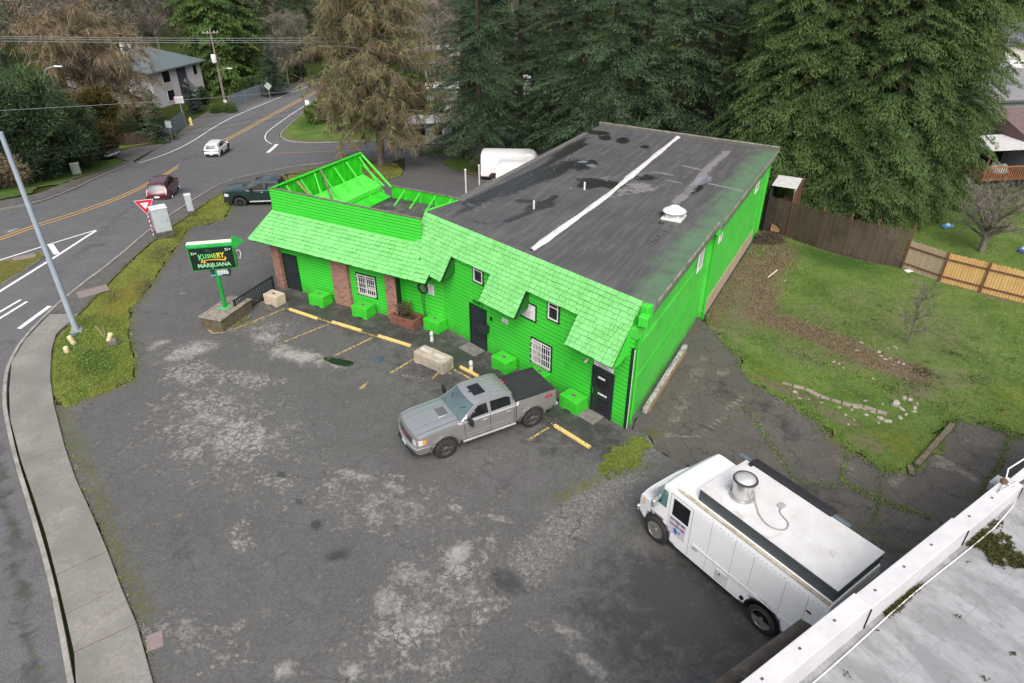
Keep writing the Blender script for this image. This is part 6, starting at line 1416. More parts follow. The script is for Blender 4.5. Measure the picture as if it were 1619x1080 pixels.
def hatch(name, label, cat, loc, rz, c, W, L, H, wb, R, roofc, kind, rimm, scale=1.0):
    r = thing(name, loc, rz, label, cat); fx, rx = wb/2, -wb/2; f, b_ = L/2+.02, -L/2+.02
    bl = H*.60  # beltline
    o = [(f, .42), (f+.01, .62), (f-.12, .80), (f-.55, .94), (fx-.15, bl+.02), (fx-.5, bl+.05), (0, bl+.08), (rx, bl+.12), (b_+.16, bl+.10), (b_+.03, bl-.06), (b_, .62), (b_+.04, .36), (rx-R-.12, .30)]
    o += [(x, max(z, .24)) for x, z in arch(rx, R+.07, cz=R)[::-1]]+[(rx+R+.14, .22), (fx-R-.14, .22)]+[(x, max(z, .24)) for x, z in arch(fx, R+.07, cz=R)[::-1]]+[(fx+R+.12, .3)]
    S = Shell(o, smoothY(W/2, .5, .8, .06, .16, fx, rx, .16, .10, .85), lambda x, z, u: ((.16*(1-u*u) if x > f-.7 else (-.10*(1-u*u) if x < b_+.3 else 0)), (.05*(1-u**4) if (x > .6 and z > .75) else 0)), .12)
    S.body('body', c, r, 8)
    co = [(b_+.12, bl+.06), (b_+.38, H-.16), (b_+.62, H-.05), (-.1, H), (.45, H-.06), (.72, H-.16), (fx-.22, bl+.02)]
    YC = lambda x, z: W/2-.05-(z-bl)*.42
    K = Shell(co, YC, lambda x, z, u: ((.14*(1-u*u) if x > .6 else (-.08*(1-u*u) if x < b_+.45 else 0)), (.04*(1-u*u) if z > H-.2 else 0)), .12)
    K.body('cabin', c, r, 8)
    K.top('windscreen', (.60, H-.11), (fx-.22, bl+.02), (-.9, .9), (-.93, .93), M_ws, r, .12, .95); K.top('rear_window', (b_+.12, bl+.06), (b_+.38, H-.16), (-.78, .78), (-.76, .76), M_ws, r, .15, .95)
    wz0, wz1 = bl+.12, H-.14
    K.side('side_window', [(.75, wz0+.02), (.42, wz1-.02), (-.02, wz1+.01), (-.02, wz0)], M_dg, r); K.side('side_window', [(-.1, wz0), (-.1, wz1+.01), (rx+.45, wz1-.01), (rx+.28, wz0+.02)], M_dg, r); K.side('side_window', [(rx+.2, wz0+.03), (rx+.37, wz1-.02), (rx+.1, wz1-.08), (rx-.1, wz0+.07)], M_dg, r)
    if roofc: K.top('roof_panel', (-.1, H), (b_+.62, H-.05), (-.85, .85), (-.85, .85), roofc, r, 0, .98, .006)
    MB().box((b_+.42, 0, H-.10), (.26, W*.62, .035)).build('spoiler', c, r, bevel=.012); MB().box((b_+.03, 0, bl+.02), (.03, W*.3, .05)).build('rear_handle', M_blkp, r)
    for s_ in (-1, 1):
        S_ = (s_,)
        S.line('door_seam', [(.85, .35), (.85, bl)], M_seam, r, .014, sides=S_); S.line('door_seam', [(-.06, .32), (-.06, bl+.05)], M_seam, r, .014, sides=S_); S.line('door_seam', [(-.95, .5), (-1.0, bl+.06)], M_seam, r, .014, sides=S_)
        for x in (.12, -.82): MB().box((x, s_*(S.Y(x, bl-.08)+.012), bl-.06), (.18, .03, .03)).build('door_handle', c if kind == 'hatch' else M_blkp, r, bevel=.006)
        if kind == 'hatch':
            b = MB(); b.beam((b_-.0, s_*(W/2-.17), .70), (b_+.2, s_*(W/2-.20), bl+.16), .07, .12); b.beam((b_+.18, s_*(W/2-.20), bl+.12), (b_+.4, s_*(W/2-.34), H-.22), .06, .09); b.build('tail_light', mat('pale_lamp', (.62, .45, .46), .2), r, bevel=.012)
        else:
            b = MB(); b.box((b_+.03, s_*(W/2-.20), bl-.02), (.1, .40, .07), .35*s_); b.build('tail_light', mat('smoked_red', (.06, .012, .014), .25), r, bevel=.012)
            for cx in (fx, rx):
                ou = [(cx+(R+.15)*math.cos(PI*k/10), R+(R+.14)*math.sin(PI*k/10)) for k in range(11)]; inn = [(cx+(R+.065)*math.cos(PI*k/10), R+(R+.065)*math.sin(PI*k/10)) for k in range(11)]; S.side('arch_trim', ou+inn[::-1], M_blkp, r, S_, .02, .2)
            S.side('sill_trim', [(fx-R-.15, .22), (fx-R-.15, .36), (rx+R+.15, .36), (rx+R+.15, .22)], M_blkp, r, S_, .012)
        MB().box((f-.34, s_*(W/2-.24), .72), (.4, .2, .13), -.5*s_).build('headlight', M_lens, r, bevel=.03); mirror(r, .78, s_*(W/2-.12), bl+.12, c)
        for x in (fx, rx): wheel(r, x, s_*(W/2-.12), R, .21, rimm, 5, .68)
    MB().box((b_-.11, 0, .60), (.02, .36, .14)).build('number_plate', MATS['white_sign'], r); MB().box((b_-.02, 0, .36), (.16, W*.7, .14)).build('rear_diffuser', M_blkp, r, bevel=.03)
    if kind == 'suv': S.top('rear_lower_trim', (b_, .62), (b_+.04, .36), (-.93, .93), (-.93, .93), M_blkp, r, 0, 1, .012); MB().box((b_-.06, 0, bl-.02), (.05, W*.72, .05)).build('light_bar', mat('smoked_red', (.06, .012, .014), .25), r, bevel=.01)
    MB().box((0, 0, .3), (L*.8, W*.7, .2)).build('chassis', M_well, r); r.scale = (scale,)*3
    return r
def along(px0, px1): d = P(*px1)-P(*px0); d.z = 0; return d.normalized()
# burgundy hatchback: placed from its right-hand tyres
hd = along((255, 322), (300, 291)); c_ = P(270.6, 312.6); lf = Vector((-hd.y, hd.x, 0)); q = c_+hd*1.35+lf*.78
hatch('hatchback_car', 'dark red hatchback driving away in the lane before the yellow lines', 'car', (q.x, q.y, TZ(q.x, q.y)+.01), math.atan2(hd.y, hd.x), paintm('burgundy_paint', (.085, .008, .022), .28, .2, .9), 1.77, 4.44, 1.55, 2.7, .32, None, 'hatch', M_chrome)
hd = along((341, 247), (372, 226)); c_ = P(350.5, 246.4); lf = Vector((-hd.y, hd.x, 0)); q = c_+hd*1.42+lf*.82
hatch('suv_car', 'white compact SUV with dark trim crossing the junction', 'car', (q.x, q.y, TZ(q.x, q.y)+.01), math.atan2(hd.y, hd.x), paintm('white_pearl_paint', (.70, .70, .70), .25, .0, .9), 1.86, 4.65, 1.65, 2.85, .37, None, 'suv', mat('dark_alloy', (.06, .06, .06), .4))

def van(name, label, loc, rz, W, L, H, scale=1.0):
    r = thing(name, loc, rz, label, 'van'); R = .36; f, b_ = L/2, -L/2; fx, rx = f-1.0, b_+1.25
    o = [(f, .45), (f+.02, .85), (f-.25, 1.15), (f-.95, 1.38), (f-1.6, H-.22), (f-1.8, H-.05), (f-2.1, H), (b_+.2, H-.01), (b_+.04, H-.12), (b_, 1.2), (b_+.0, .45), (rx-R-.15, .4)]
    o += [(x, max(z, .34)) for x, z in arch(rx, R+.08, cz=R)[::-1]]+[(rx+R+.15, .32), (fx-R-.15, .32)]+[(x, max(z, .34)) for x, z in arch(fx, R+.08, cz=R)[::-1]]+[(fx+R+.15, .4)]
    S = Shell(o, smoothY(W/2, .5, 1.2, .04, .10, f-1.2, None, .14, 0, .9), lambda x, z, u: ((.18*(1-u*u) if x > f-1.9 else 0), (.06*(1-u*u) if z > H-.3 else 0)), .16); wp = paintm('van_white_paint', (.74, .74, .75), .35, 0, .5)
    S.body('body', wp, r, 8); S.top('windscreen', (f-.95, 1.38), (f-1.6, H-.22), (-.86, .86), (-.86, .86), M_dg, r, .08, .8)
    S.side('side_window', [(f-1.05, 1.42), (f-1.6, H-.62), (f-2.25, H-.62), (f-2.25, 1.4)], M_dg, r)
    for s_ in (-1, 1):
        S_ = (s_,); S.line('door_seam', [(f-2.35, .5), (f-2.35, H-.3)], M_seam, r, .016, sides=S_); S.line('body_crease', [(f-2.5, 1.25), (b_+.1, 1.25)], mat('crease_grey', (.35, .35, .36), .5), r, .02, sides=S_); S.line('body_crease', [(f-2.5, H-.45), (b_+.1, H-.45)], MATS['crease_grey'], r, .014, sides=S_)
        mirror(r, f-1.25, s_*(W/2-.08), 1.55, M_blkp, True); MB().box((b_-.0, s_*(W/2-.07), 1.15), (.05, .1, .5)).build('tail_light', M_redl, r, bevel=.015); MB().box((f-.3, s_*(W/2-.22), 1.0), (.4, .25, .22), -.4*s_).build('headlight', M_lens, r, bevel=.04)
        for x in (fx, rx): wheel(r, x, s_*(W/2-.14), R, .22, MATS['galvanised'], 6, .6)
    MB().box((b_-.07, 0, .5), (.16, W*.92, .18)).build('rear_bumper', M_blkp, r, bevel=.03); MB().box((f-.02, 0, .55), (.2, W*.8, .25)).build('front_bumper', M_blkp, r, bevel=.05)
    b = MB(); b.box((b_-.004, 0, 1.35), (.012, .016, H-1.0)); b.build('rear_door_seam', M_seam, r); [MB().box((b_-.005, s_*.42, 1.75), (.014, .6, .5)).build('rear_window', M_dg, r) for s_ in (-1, 1)]
    r.scale = (scale,)*3; return r
c_ = P(767, 285); hd = Vector((.985, -.06, 0)).normalized(); lf = Vector((-hd.y, hd.x, 0)); q = c_+hd*2.9+lf*1.0
van('cargo_van', 'white high-roof cargo van behind the flat roof, under the firs', (q.x, q.y, TZ(q.x, q.y)+.02), math.atan2(hd.y, hd.x), 2.05, 6.6, 2.65)
c_ = P(783, 302); q = c_+hd*2.7+lf*1.0
van('cargo_van', 'lower white van mostly hidden by the flat roof edge', (q.x, q.y, TZ(q.x, q.y)+.02), math.atan2(hd.y, hd.x)-.1, 1.95, 5.2, 2.25)

# step van food truck
def food_truck():
    loc, rz, wb = place((1038, 853), (1203, 995), 1, 2.2); print('food wb', wb)
    r = thing('food_truck', loc, rz, 'white step van food truck with round steel roof fan and folded black awning', 'food truck')
    R = .48; fx, rx = 2.05, -2.0; W = 1.17; H = 2.62
    wt = paintm('truck_white_paint', (.86, .87, .88), .4, 0, .4, (.74, .74, .73)); rf = mat('dirty_white_roof', (.56, .56, .56), .55, (.49, .485, .475), 2, grime=((.34, .29, .22), 1.6, .6))
    # cab and cargo side outline
    o = [(2.92, .55), (2.98, .95), (2.95, 1.18), (2.86, 1.34), (2.22, 1.52), (1.98, 2.44), (1.88, H-.04), (1.74, H), (-3.42, H), (-3.53, H-.06), (-3.57, .6), (rx-R-.2, .5)]
    o += [(x, max(z, .46)) for x, z in arch(rx, R+.07, cz=R)[::-1]]+[(rx+R+.2, .42), (fx-R-.18, .42)]+[(x, max(z, .46)) for x, z in arch(fx, R+.07, cz=R)[::-1]]+[(fx+R+.18, .5)]
    S = Shell(o, smoothY(W, .5, 2.4, .0, .28, 2.1, None, .15, 0, .85), lambda x, z, u: ((.08*(1-u**4) if x > 1.9 else 0), (.02*(1-u*u) if z > 2.5 else 0)), .16); S.body('body', wt, r, 8)
    S.top('windscreen', (2.22, 1.52), (1.98, 2.44), (-.9, .9), (-.92, .92), M_ws, r, .08, .86); S.side('quarter_window', [(2.13, 1.62), (1.97, 2.28), (1.78, 2.28), (1.78, 1.62)], mat('teal_glass', (.10, .22, .22), .1), r)
    S.side('side_window', [(1.54, 1.56), (1.54, 2.22), (.90, 2.22), (.90, 1.56)], M_dg, r)
    for s_ in (-1, 1):
        S_ = (s_,); S.line('door_seam', [(1.66, .62), (1.66, 2.34), (.8, 2.34), (.78, .45)], mat('soft_seam', (.30, .31, .32), .6), r, .016, sides=S_); S.side('rub_rail', [(.62, 1.06), (.62, 1.11), (-3.54, 1.11), (-3.54, 1.06)], mat('bright_white', (.82, .82, .82), .4), r, S_, .035)
        S.side('headlight_panel', [(2.93, .95), (2.86, 1.2), (2.7, 1.22), (2.7, .95)], wt, r, S_, .004)
        for x_ in (.1, -.72, -1.35, -2.35, -3.0): S.line('panel_seam', [(x_, .5 if -2.3 > x_ or x_ > -1.3 else 1.15), (x_, 2.5)], MATS['soft_seam'], r, .010, sides=S_)
        b = MB(); [b.box((x_, s_*(W+.002), z_), (.02, .012, .02)) for z_ in (1.2, 2.42) for x_ in np.arange(-3.4, .75, .14)]; o_ = b.build('rivet_rows', MATS['soft_seam'], r); o_['kind'] = 'stuff'
        MB().box((2.86, s_*(W-.2), 1.02), (.12, .2, .2)).build('headlight', M_lens, r, bevel=.04)
        MB().box((2.72, s_*(S.Y(2.72, 1.2)+.004), 1.2), (.12, .02, .06)).build('marker_lamp', M_amber, r, bevel=.006); MB().box((2.74, s_*(S.Y(2.74, 1.05)+.004), 1.06), (.12, .02, .07)).build('indicator', M_amber, r, bevel=.006)
        MB().box((-3.1, s_*(W+.006), 1.95), (.14, .02, .06)).build('marker_lamp', mat('dark_red_lens', (.08, .01, .01), .4), r, bevel=.006)
        ou = [(rx+.62*math.cos(PI*k/12), R+.59*math.sin(PI*k/12)) for k in range(13)]; inn = [(rx+.56*math.cos(PI*k/12), R+.54*math.sin(PI*k/12)) for k in range(13)]; S.side('wheel_arch', ou+inn[::-1], mat('arch_black', (.03, .03, .035), .5), r, S_, .05, .2)
        mirror(r, 2.05, s_*(W-.06), 1.75, M_chrome, True)
        for x in (fx, rx): wheel(r, x, s_*(W-.09), R, .30, mat('dull_steel', (.42, .41, .40), .35, (.28, .26, .24), 6, metal=.7), 8, .64, 'dish')
    MB().box((2.99, 0, .62), (.1, 2.2, .26)).build('bumper', M_chrome, r, bevel=.05); MB().box((3.02, 0, 1.02), (.06, 1.1, .3)).build('grille', M_blkp, r, bevel=.02)
    # raised kitchen roof box with dark side panels
    z0, z1 = H+.0, H+.42; MB().box((-1.33, -.03, (z0+z1)/2), (4.34, 2.06, z1-z0)).build('roof_box', mat('grey_box_side', (.075, .09, .10), .5, (.06, .07, .08), 2), r); MB().box((-1.33, -.03, z1+.02), (4.40, 2.10, .04)).build('roof_deck', rf, r, bevel=.01)
    MB().box((-1.0, W-.07, H-.02), (5.0, .1, .05)).build('drip_rail', mat('aged_cream', (.52, .48, .38), .7, (.3, .25, .18), 4), r, bevel=.01)
    # exhaust fan
    fxn, fyn = -.05, .28
    MB().lathe([(.36, z1+.03), (.36, z1+.08), (.30, z1+.1), (.30, z1+.62), (.33, z1+.64), (.33, z1+.68), (.27, z1+.69)], 36, (fxn, fyn, 0)).build('exhaust_fan', M_chrome, r, smooth=40)
    MB().lathe([(.27, z1+.685), (.24, z1+.72), (.1, z1+.76), (.01, z1+.77)], 30, (fxn, fyn, 0)).build('fan_cap', mat('pale_metal', (.66, .66, .64), .4, metal=.4), r, smooth=40)
    MB().lathe([(.33, z1+.64), (.35, z1+.66), (.33, z1+.70), (.30, z1+.70)], 36, (fxn, fyn, 0), cap=False).build('fan_collar', mat('dark_collar', (.05, .05, .05), .5), r, smooth=40)
    MB().box((fxn+.4, fyn+.05, z1+.08), (.14, .2, .1)).build('fan_bracket', MATS['galvanised'], r, bevel=.01)
    pts = [(fxn-.33, fyn, z1+.45), (fxn-.45, fyn-.02, z1+.1), (fxn-.8, fyn+.25, z1+.06), (fxn-1.2, fyn+.35, z1+.06), (fxn-1.5, fyn+.15, z1+.06), (fxn-1.42, fyn-.15, z1+.06), (fxn-1.05, fyn-.3, z1+.06), (fxn-.95, fyn-.5, z1+.07)]
    sp_ = []
    for i in range(len(pts)-1):
        p0, p1, p2, p3 = [Vector(pts[max(0, min(len(pts)-1, i+k))]) for k in (-1, 0, 1, 2)]
        for k in range(5): t = k/5; sp_.append(.5*((2*p1)+(p2-p0)*t+(2*p0-5*p1+4*p2-p3)*t*t+(3*p1-p0-3*p2+p3)*t*t*t))
    MB().tube(sp_+[Vector(pts[-1])], .02, 8).build('cable', mat('grey_cable', (.30, .30, .30), .6), r, smooth=40); MB().box((fxn-.92, fyn-.55, z1+.07), (.16, .2, .08)).build('junction_box', MATS['galvanised'], r, bevel=.01)
    # awning rolled on the far side
    MB().tube([(1.15, -W-.04, H+.38), (-2.5, -W-.04, H+.38)], .085, 12).build('awning_roller', mat('blue_grey_roller', (.10, .13, .15), .5), r, smooth=40); b = MB(); b.slab([(.7, -W+.12, H+.56), (-2.0, -W+.12, H+.56), (-2.0, -W-.2, H+.50), (.7, -W-.2, H+.50)], .28); b.build('awning_case', mat('awning_black', (.022, .022, .026), .6), r, bevel=.02)
    MB().box((.62, -W+.1, H+.5), (.1, .3, .1)).build('awning_bracket', M_blkp, r)
    # rear: cream doors with windows
    MB().box((-3.585, 0, 1.45), (.03, 2.1, 1.9)).build('rear_doors', mat('cream_door', (.40, .37, .27), .7, (.30, .27, .2), 3), r, bevel=.01); [MB().box((-3.605, y, 1.9), (.012, .55, .55)).build('rear_window', M_dg, r) for y in (-.55, .45)]
    MB().box((-3.67, 0, .6), (.2, 2.2, .14)).build('rear_bumper', M_chrome, r, bevel=.02); MB().lathe([(.09, -3.73), (.11, -3.6)], 14, (0, .95, 2.35), axis='x').build('work_lamp', M_whitef, r)
    # service flap, fuel cap, handle
    MB().box((-.5, W+.006, .72), (.42, .02, .42)).build('service_flap', mat('flap_white', (.64, .66, .68), .4), r, bevel=.006); MB().box((-.45, W+.02, .80), (.05, .012, .05)).build('latch', M_blkp, r); MB().lathe([(.07, W-.01), (.07, W+.03)], 14, (-1.28, 0, .62), axis='y').build('fuel_cap', M_blkp, r); MB().box((.5, W+.03, 1.0), (.2, .05, .05)).build('door_handle', M_chrome, r, bevel=.01)
    MB().box((-.2, .75, .45), (.5, .3, .18)).build('step_tank', MATS['galvanised'], r, bevel=.02)
    MB().box((-.5, 0, .55), (6.2, 1.6, .3)).build('chassis', M_well, r)
    # sign panel on the driver's door
    sgn = S.side('door_sign', [(1.60, 1.52), (.94, 1.52), (.94, .86), (1.60, .86)], mat('lilac_sign', (.60, .55, .64), .5, (.52, .48, .58), 3), r, (1,), .010)[0]
    yy = W+.014
    def tx(t, sz, x, z, m, sq=1.0): text_mb(t, sz, frameM((x, yy, z), (-1, 0, 0), (0, 0, 1)), .002, bold=.003, squeeze=sq).build('lettering', m, r)
    mr = mat('maroon_letter', (.14, .02, .07), .5); nv = mat('navy_letter', (.05, .03, .12), .5)
    tx('BATTERED FISH', .085, 1.27, 1.42, nv); tx('&', .08, 1.27, 1.325, mr); tx('CHICKEN DELI', .09, 1.27, 1.23, mr)
    b = MB()
    for q_ in ([(1.42, 1.12), (1.30, 1.14), (1.22, .98), (1.36, .94)], [(1.30, 1.10), (1.18, 1.06), (1.12, 1.12), (1.14, .98)]): b.poly([(x, yy+.001, z) for x, z in q_])
    b.build('fish_mark', mat('sign_blue', (.05, .28, .6), .5), r); b = MB(); b.poly([(x, yy+.002, z) for x, z in [(1.34, 1.13), (1.30, 1.14), (1.26, .94), (1.30, .93)]]); b.build('anchor_mark', nv, r)
    r.scale = (wb/4.05,)*3
food_truck()
# ------------------------------------------------------------------ trees
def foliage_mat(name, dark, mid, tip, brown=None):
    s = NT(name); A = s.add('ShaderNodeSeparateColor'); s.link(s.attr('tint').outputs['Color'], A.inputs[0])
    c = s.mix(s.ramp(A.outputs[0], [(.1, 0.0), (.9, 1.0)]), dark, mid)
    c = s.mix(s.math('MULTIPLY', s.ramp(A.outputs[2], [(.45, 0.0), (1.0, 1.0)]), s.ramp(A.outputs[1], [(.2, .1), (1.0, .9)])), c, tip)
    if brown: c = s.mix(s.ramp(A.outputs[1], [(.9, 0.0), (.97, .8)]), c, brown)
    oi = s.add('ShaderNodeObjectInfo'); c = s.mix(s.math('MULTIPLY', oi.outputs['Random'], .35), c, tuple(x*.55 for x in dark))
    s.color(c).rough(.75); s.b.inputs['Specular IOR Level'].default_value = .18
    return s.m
M_bark = mat('dark_bark', (.060, .047, .038), .95, (.035, .028, .022), 3, bump=.8, bscale=12)
M_bark2 = mat('grey_bark', (.17, .15, .13), .95, (.10, .09, .08), 3, bump=.7, bscale=12)
M_birch = mat('birch_bark', (.46, .43, .39), .9, (.26, .23, .20), 6)
M_fir = foliage_mat('fir_foliage', (.020, .042, .022), (.054, .094, .046), (.100, .155, .075))
M_cedar = foliage_mat('cedar_foliage', (.022, .050, .018), (.068, .118, .036), (.130, .185, .055))
M_cedar2 = foliage_mat('light_cedar_foliage', (.020, .048, .012), (.055, .105, .024), (.11, .16, .04))
M_cyp = foliage_mat('cypress_foliage', (.022, .044, .022), (.056, .094, .041), (.095, .145, .06))
M_amber_f = foliage_mat('bronze_foliage', (.045, .040, .014), (.10, .078, .022), (.16, .12, .035))
M_spruce = foliage_mat('blue_spruce_foliage', (.016, .034, .030), (.045, .078, .066), (.09, .13, .11))
M_lime = foliage_mat('spring_foliage', (.040, .070, .012), (.10, .16, .03), (.19, .25, .06))
M_twig_b = foliage_mat('bronze_twigs', (.12, .094, .060), (.215, .165, .102), (.31, .25, .16))
M_twig_o = foliage_mat('ochre_twigs', (.11, .085, .055), (.22, .17, .10), (.31, .25, .155))
M_twig_g = foliage_mat('grey_twigs', (.095, .085, .068), (.18, .16, .13), (.28, .25, .21))
def unit(v): return v/np.maximum(np.linalg.norm(v, axis=-1, keepdims=True), 1e-9)
def sprays_mesh(name, base, dirv, side, L, W, tint, m, parent, bend=.25):
    """many small leaf sprays: a kite each, bent over its spine"""
    n = len(base); up = unit(np.cross(dirv, side))
    a = base; l = base+dirv*(L*.45)[:, None]+side*(W*.5)[:, None]; r = base+dirv*(L*.45)[:, None]-side*(W*.5)[:, None]; t = base+dirv*L[:, None]-up*(L*bend)[:, None]
    V = np.stack([a, l, t, r], 1).reshape(-1, 3); F = np.arange(4*n).reshape(-1, 4)
    me = bpy.data.meshes.new(name); me.vertices.add(4*n); me.vertices.foreach_set('co', V.ravel()); me.loops.add(4*n); me.loops.foreach_set('vertex_index', F.ravel().astype(np.int32))
    me.polygons.add(n); me.polygons.foreach_set('loop_start', np.arange(0, 4*n, 4, dtype=np.int32)); me.polygons.foreach_set('loop_total', np.full(n, 4, np.int32))
    me.update(calc_edges=True); at_ = me.attributes.new('tint', 'FLOAT_COLOR', 'POINT')
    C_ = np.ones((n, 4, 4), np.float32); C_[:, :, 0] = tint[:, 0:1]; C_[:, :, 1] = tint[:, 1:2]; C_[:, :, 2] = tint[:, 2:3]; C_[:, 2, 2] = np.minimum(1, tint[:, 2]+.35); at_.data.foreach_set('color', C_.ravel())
    me.materials.append(m); o = bpy.data.objects.new(name, me); col.objects.link(o)
    if parent is not None: o.parent = parent
    return o
def conifer(h, R, seed, m, zb=1.0, droop=.35, hang=.3, per_m=11, spray=.5, sw=.16, ns=44, p=.85, bark=None, top_lean=0.0, trunk_r=None, ragged=.25, name='conifer_tree', bare_to=None):
    rs = np.random.RandomState(seed); root = thing(name, (0, 0, 0)); nb = int((h-zb)*per_m); wood = MB()
    tr = trunk_r or h*.013+.08
    wood.tube([(0, 0, -.3), (0, 0, h*.3), (0, 0, h*.7), (0, 0, h)], [tr, tr*.78, tr*.36, .02], 9)
    B, D, S_, L_, W_, T_ = [], [], [], [], [], []
    lob = rs.uniform(0, 2*PI, 5); la = rs.uniform(.05, .2, 5)
    for i in range(nb):
        f = ((i+rs.rand())/nb)**1.12; z = zb+(h-zb)*f; a = rs.uniform(0, 2*PI)
        env = (1-f)**p*(.55+.45*min(1, f*9+.35)); env *= 1+sum(la[k]*math.sin((k+1)*a+lob[k]+z*.5) for k in range(5))
        L = max(.25, R*env*(1+rs.normal(0, ragged)*.7)); up = rs.uniform(.0, .22)*(1+f); ca, sa = math.cos(a), math.sin(a)
        n = max(5, int(ns*L/R)); t = np.sort(rs.rand(n))**.75
        dz = up*t*L-droop*(t**2)*L*(1-.5*f)+rs.normal(0, .04, n)
        spread = rs.normal(0, 1, n)*(.08+.20*t*(1.15-t)*2)*min(L, 3.0)*.62
        px_, py_ = ca*t*L-sa*spread, sa*t*L+ca*spread
        base = np.stack([px_, py_, z+dz], 1)
        out = np.stack([ca+rs.normal(0, .35, n)-sa*np.sign(spread)*.55, sa+rs.normal(0, .35, n)+ca*np.sign(spread)*.55, -hang-rs.rand(n)*hang-t*droop], 1); out = unit(out)
        sd_ = unit(np.cross(out, rs.normal(0, .35, (n, 3))+np.array([0, 0, 1.0])))
        B.append(base); D.append(out); S_.append(sd_); L_.append(spray*rs.uniform(.6, 1.35, n)*(1-.35*f)); W_.append(sw*rs.uniform(.7, 1.4, n))
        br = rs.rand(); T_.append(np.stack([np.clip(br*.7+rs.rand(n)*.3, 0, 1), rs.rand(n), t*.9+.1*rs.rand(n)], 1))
        if i % 3 == 0 or (bare_to and z < bare_to):
            wood.tube([(0, 0, z), (ca*L*.5, sa*L*.5, z+up*.5*L-droop*.25*L), (ca*L*.85, sa*L*.85, z+up*.85*L-droop*.72*L)], [.035*(1.2-f), .022*(1.2-f), .008], 3, caps=False)
    wood.build('trunk', bark or M_bark, root)
    sprays_mesh('crown', np.concatenate(B), np.concatenate(D), np.concatenate(S_), np.concatenate(L_), np.concatenate(W_), np.concatenate(T_), m, root)
    return root
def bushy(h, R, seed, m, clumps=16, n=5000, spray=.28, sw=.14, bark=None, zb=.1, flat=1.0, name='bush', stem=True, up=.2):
    """a shrub or dense small tree made of uneven leaf clumps"""
    rs = np.random.RandomState(seed); root = thing(name, (0, 0, 0)); C_ = []
    for k in range(clumps):
        f = rs.rand(); a = rs.uniform(0, 2*PI); rr_ = R*(.25+.6*rs.rand()**.6)*math.sqrt(max(.15, 1-(abs(f-.42)/.62)**2)); C_.append((math.cos(a)*rr_, math.sin(a)*rr_, zb+(h-zb)*(.12+.78*f), R*rs.uniform(.22, .42)))
    w = np.array([c[3]**2 for c in C_]); w /= w.sum(); idx = rs.choice(clumps, n, p=w); Cn = np.array(C_)
    d = unit(rs.normal(0, 1, (n, 3))); r_ = Cn[idx, 3]*rs.rand(n)**.25*rs.uniform(.85, 1.15, n); base = Cn[idx, :3]+d*r_[:, None]*np.array([1, 1, flat*.85]); base[:, 2] = np.maximum(base[:, 2], .05)
    out = unit(d+rs.normal(0, .5, (n, 3))+np.array([0, 0, up])); sd_ = unit(np.cross(out, rs.normal(0, 1, (n, 3))))
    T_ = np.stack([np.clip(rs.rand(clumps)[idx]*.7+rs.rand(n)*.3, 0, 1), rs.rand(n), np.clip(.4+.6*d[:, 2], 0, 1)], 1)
    wd = MB()
    for k in range(0, clumps, 2): c = C_[k]; wd.tube([(0, 0, 0), (c[0]*.4, c[1]*.4, c[2]*.5), (c[0], c[1], c[2])], [.05+h*.008, .03+h*.004, .01], 4, caps=False)
    if stem: wd.build('stems' if h < 3 else 'trunk', bark or M_bark, root)
    sprays_mesh('crown', base, out, sd_, spray*rs.uniform(.6, 1.4, n), sw*rs.uniform(.6, 1.4, n), T_, m, root); return root
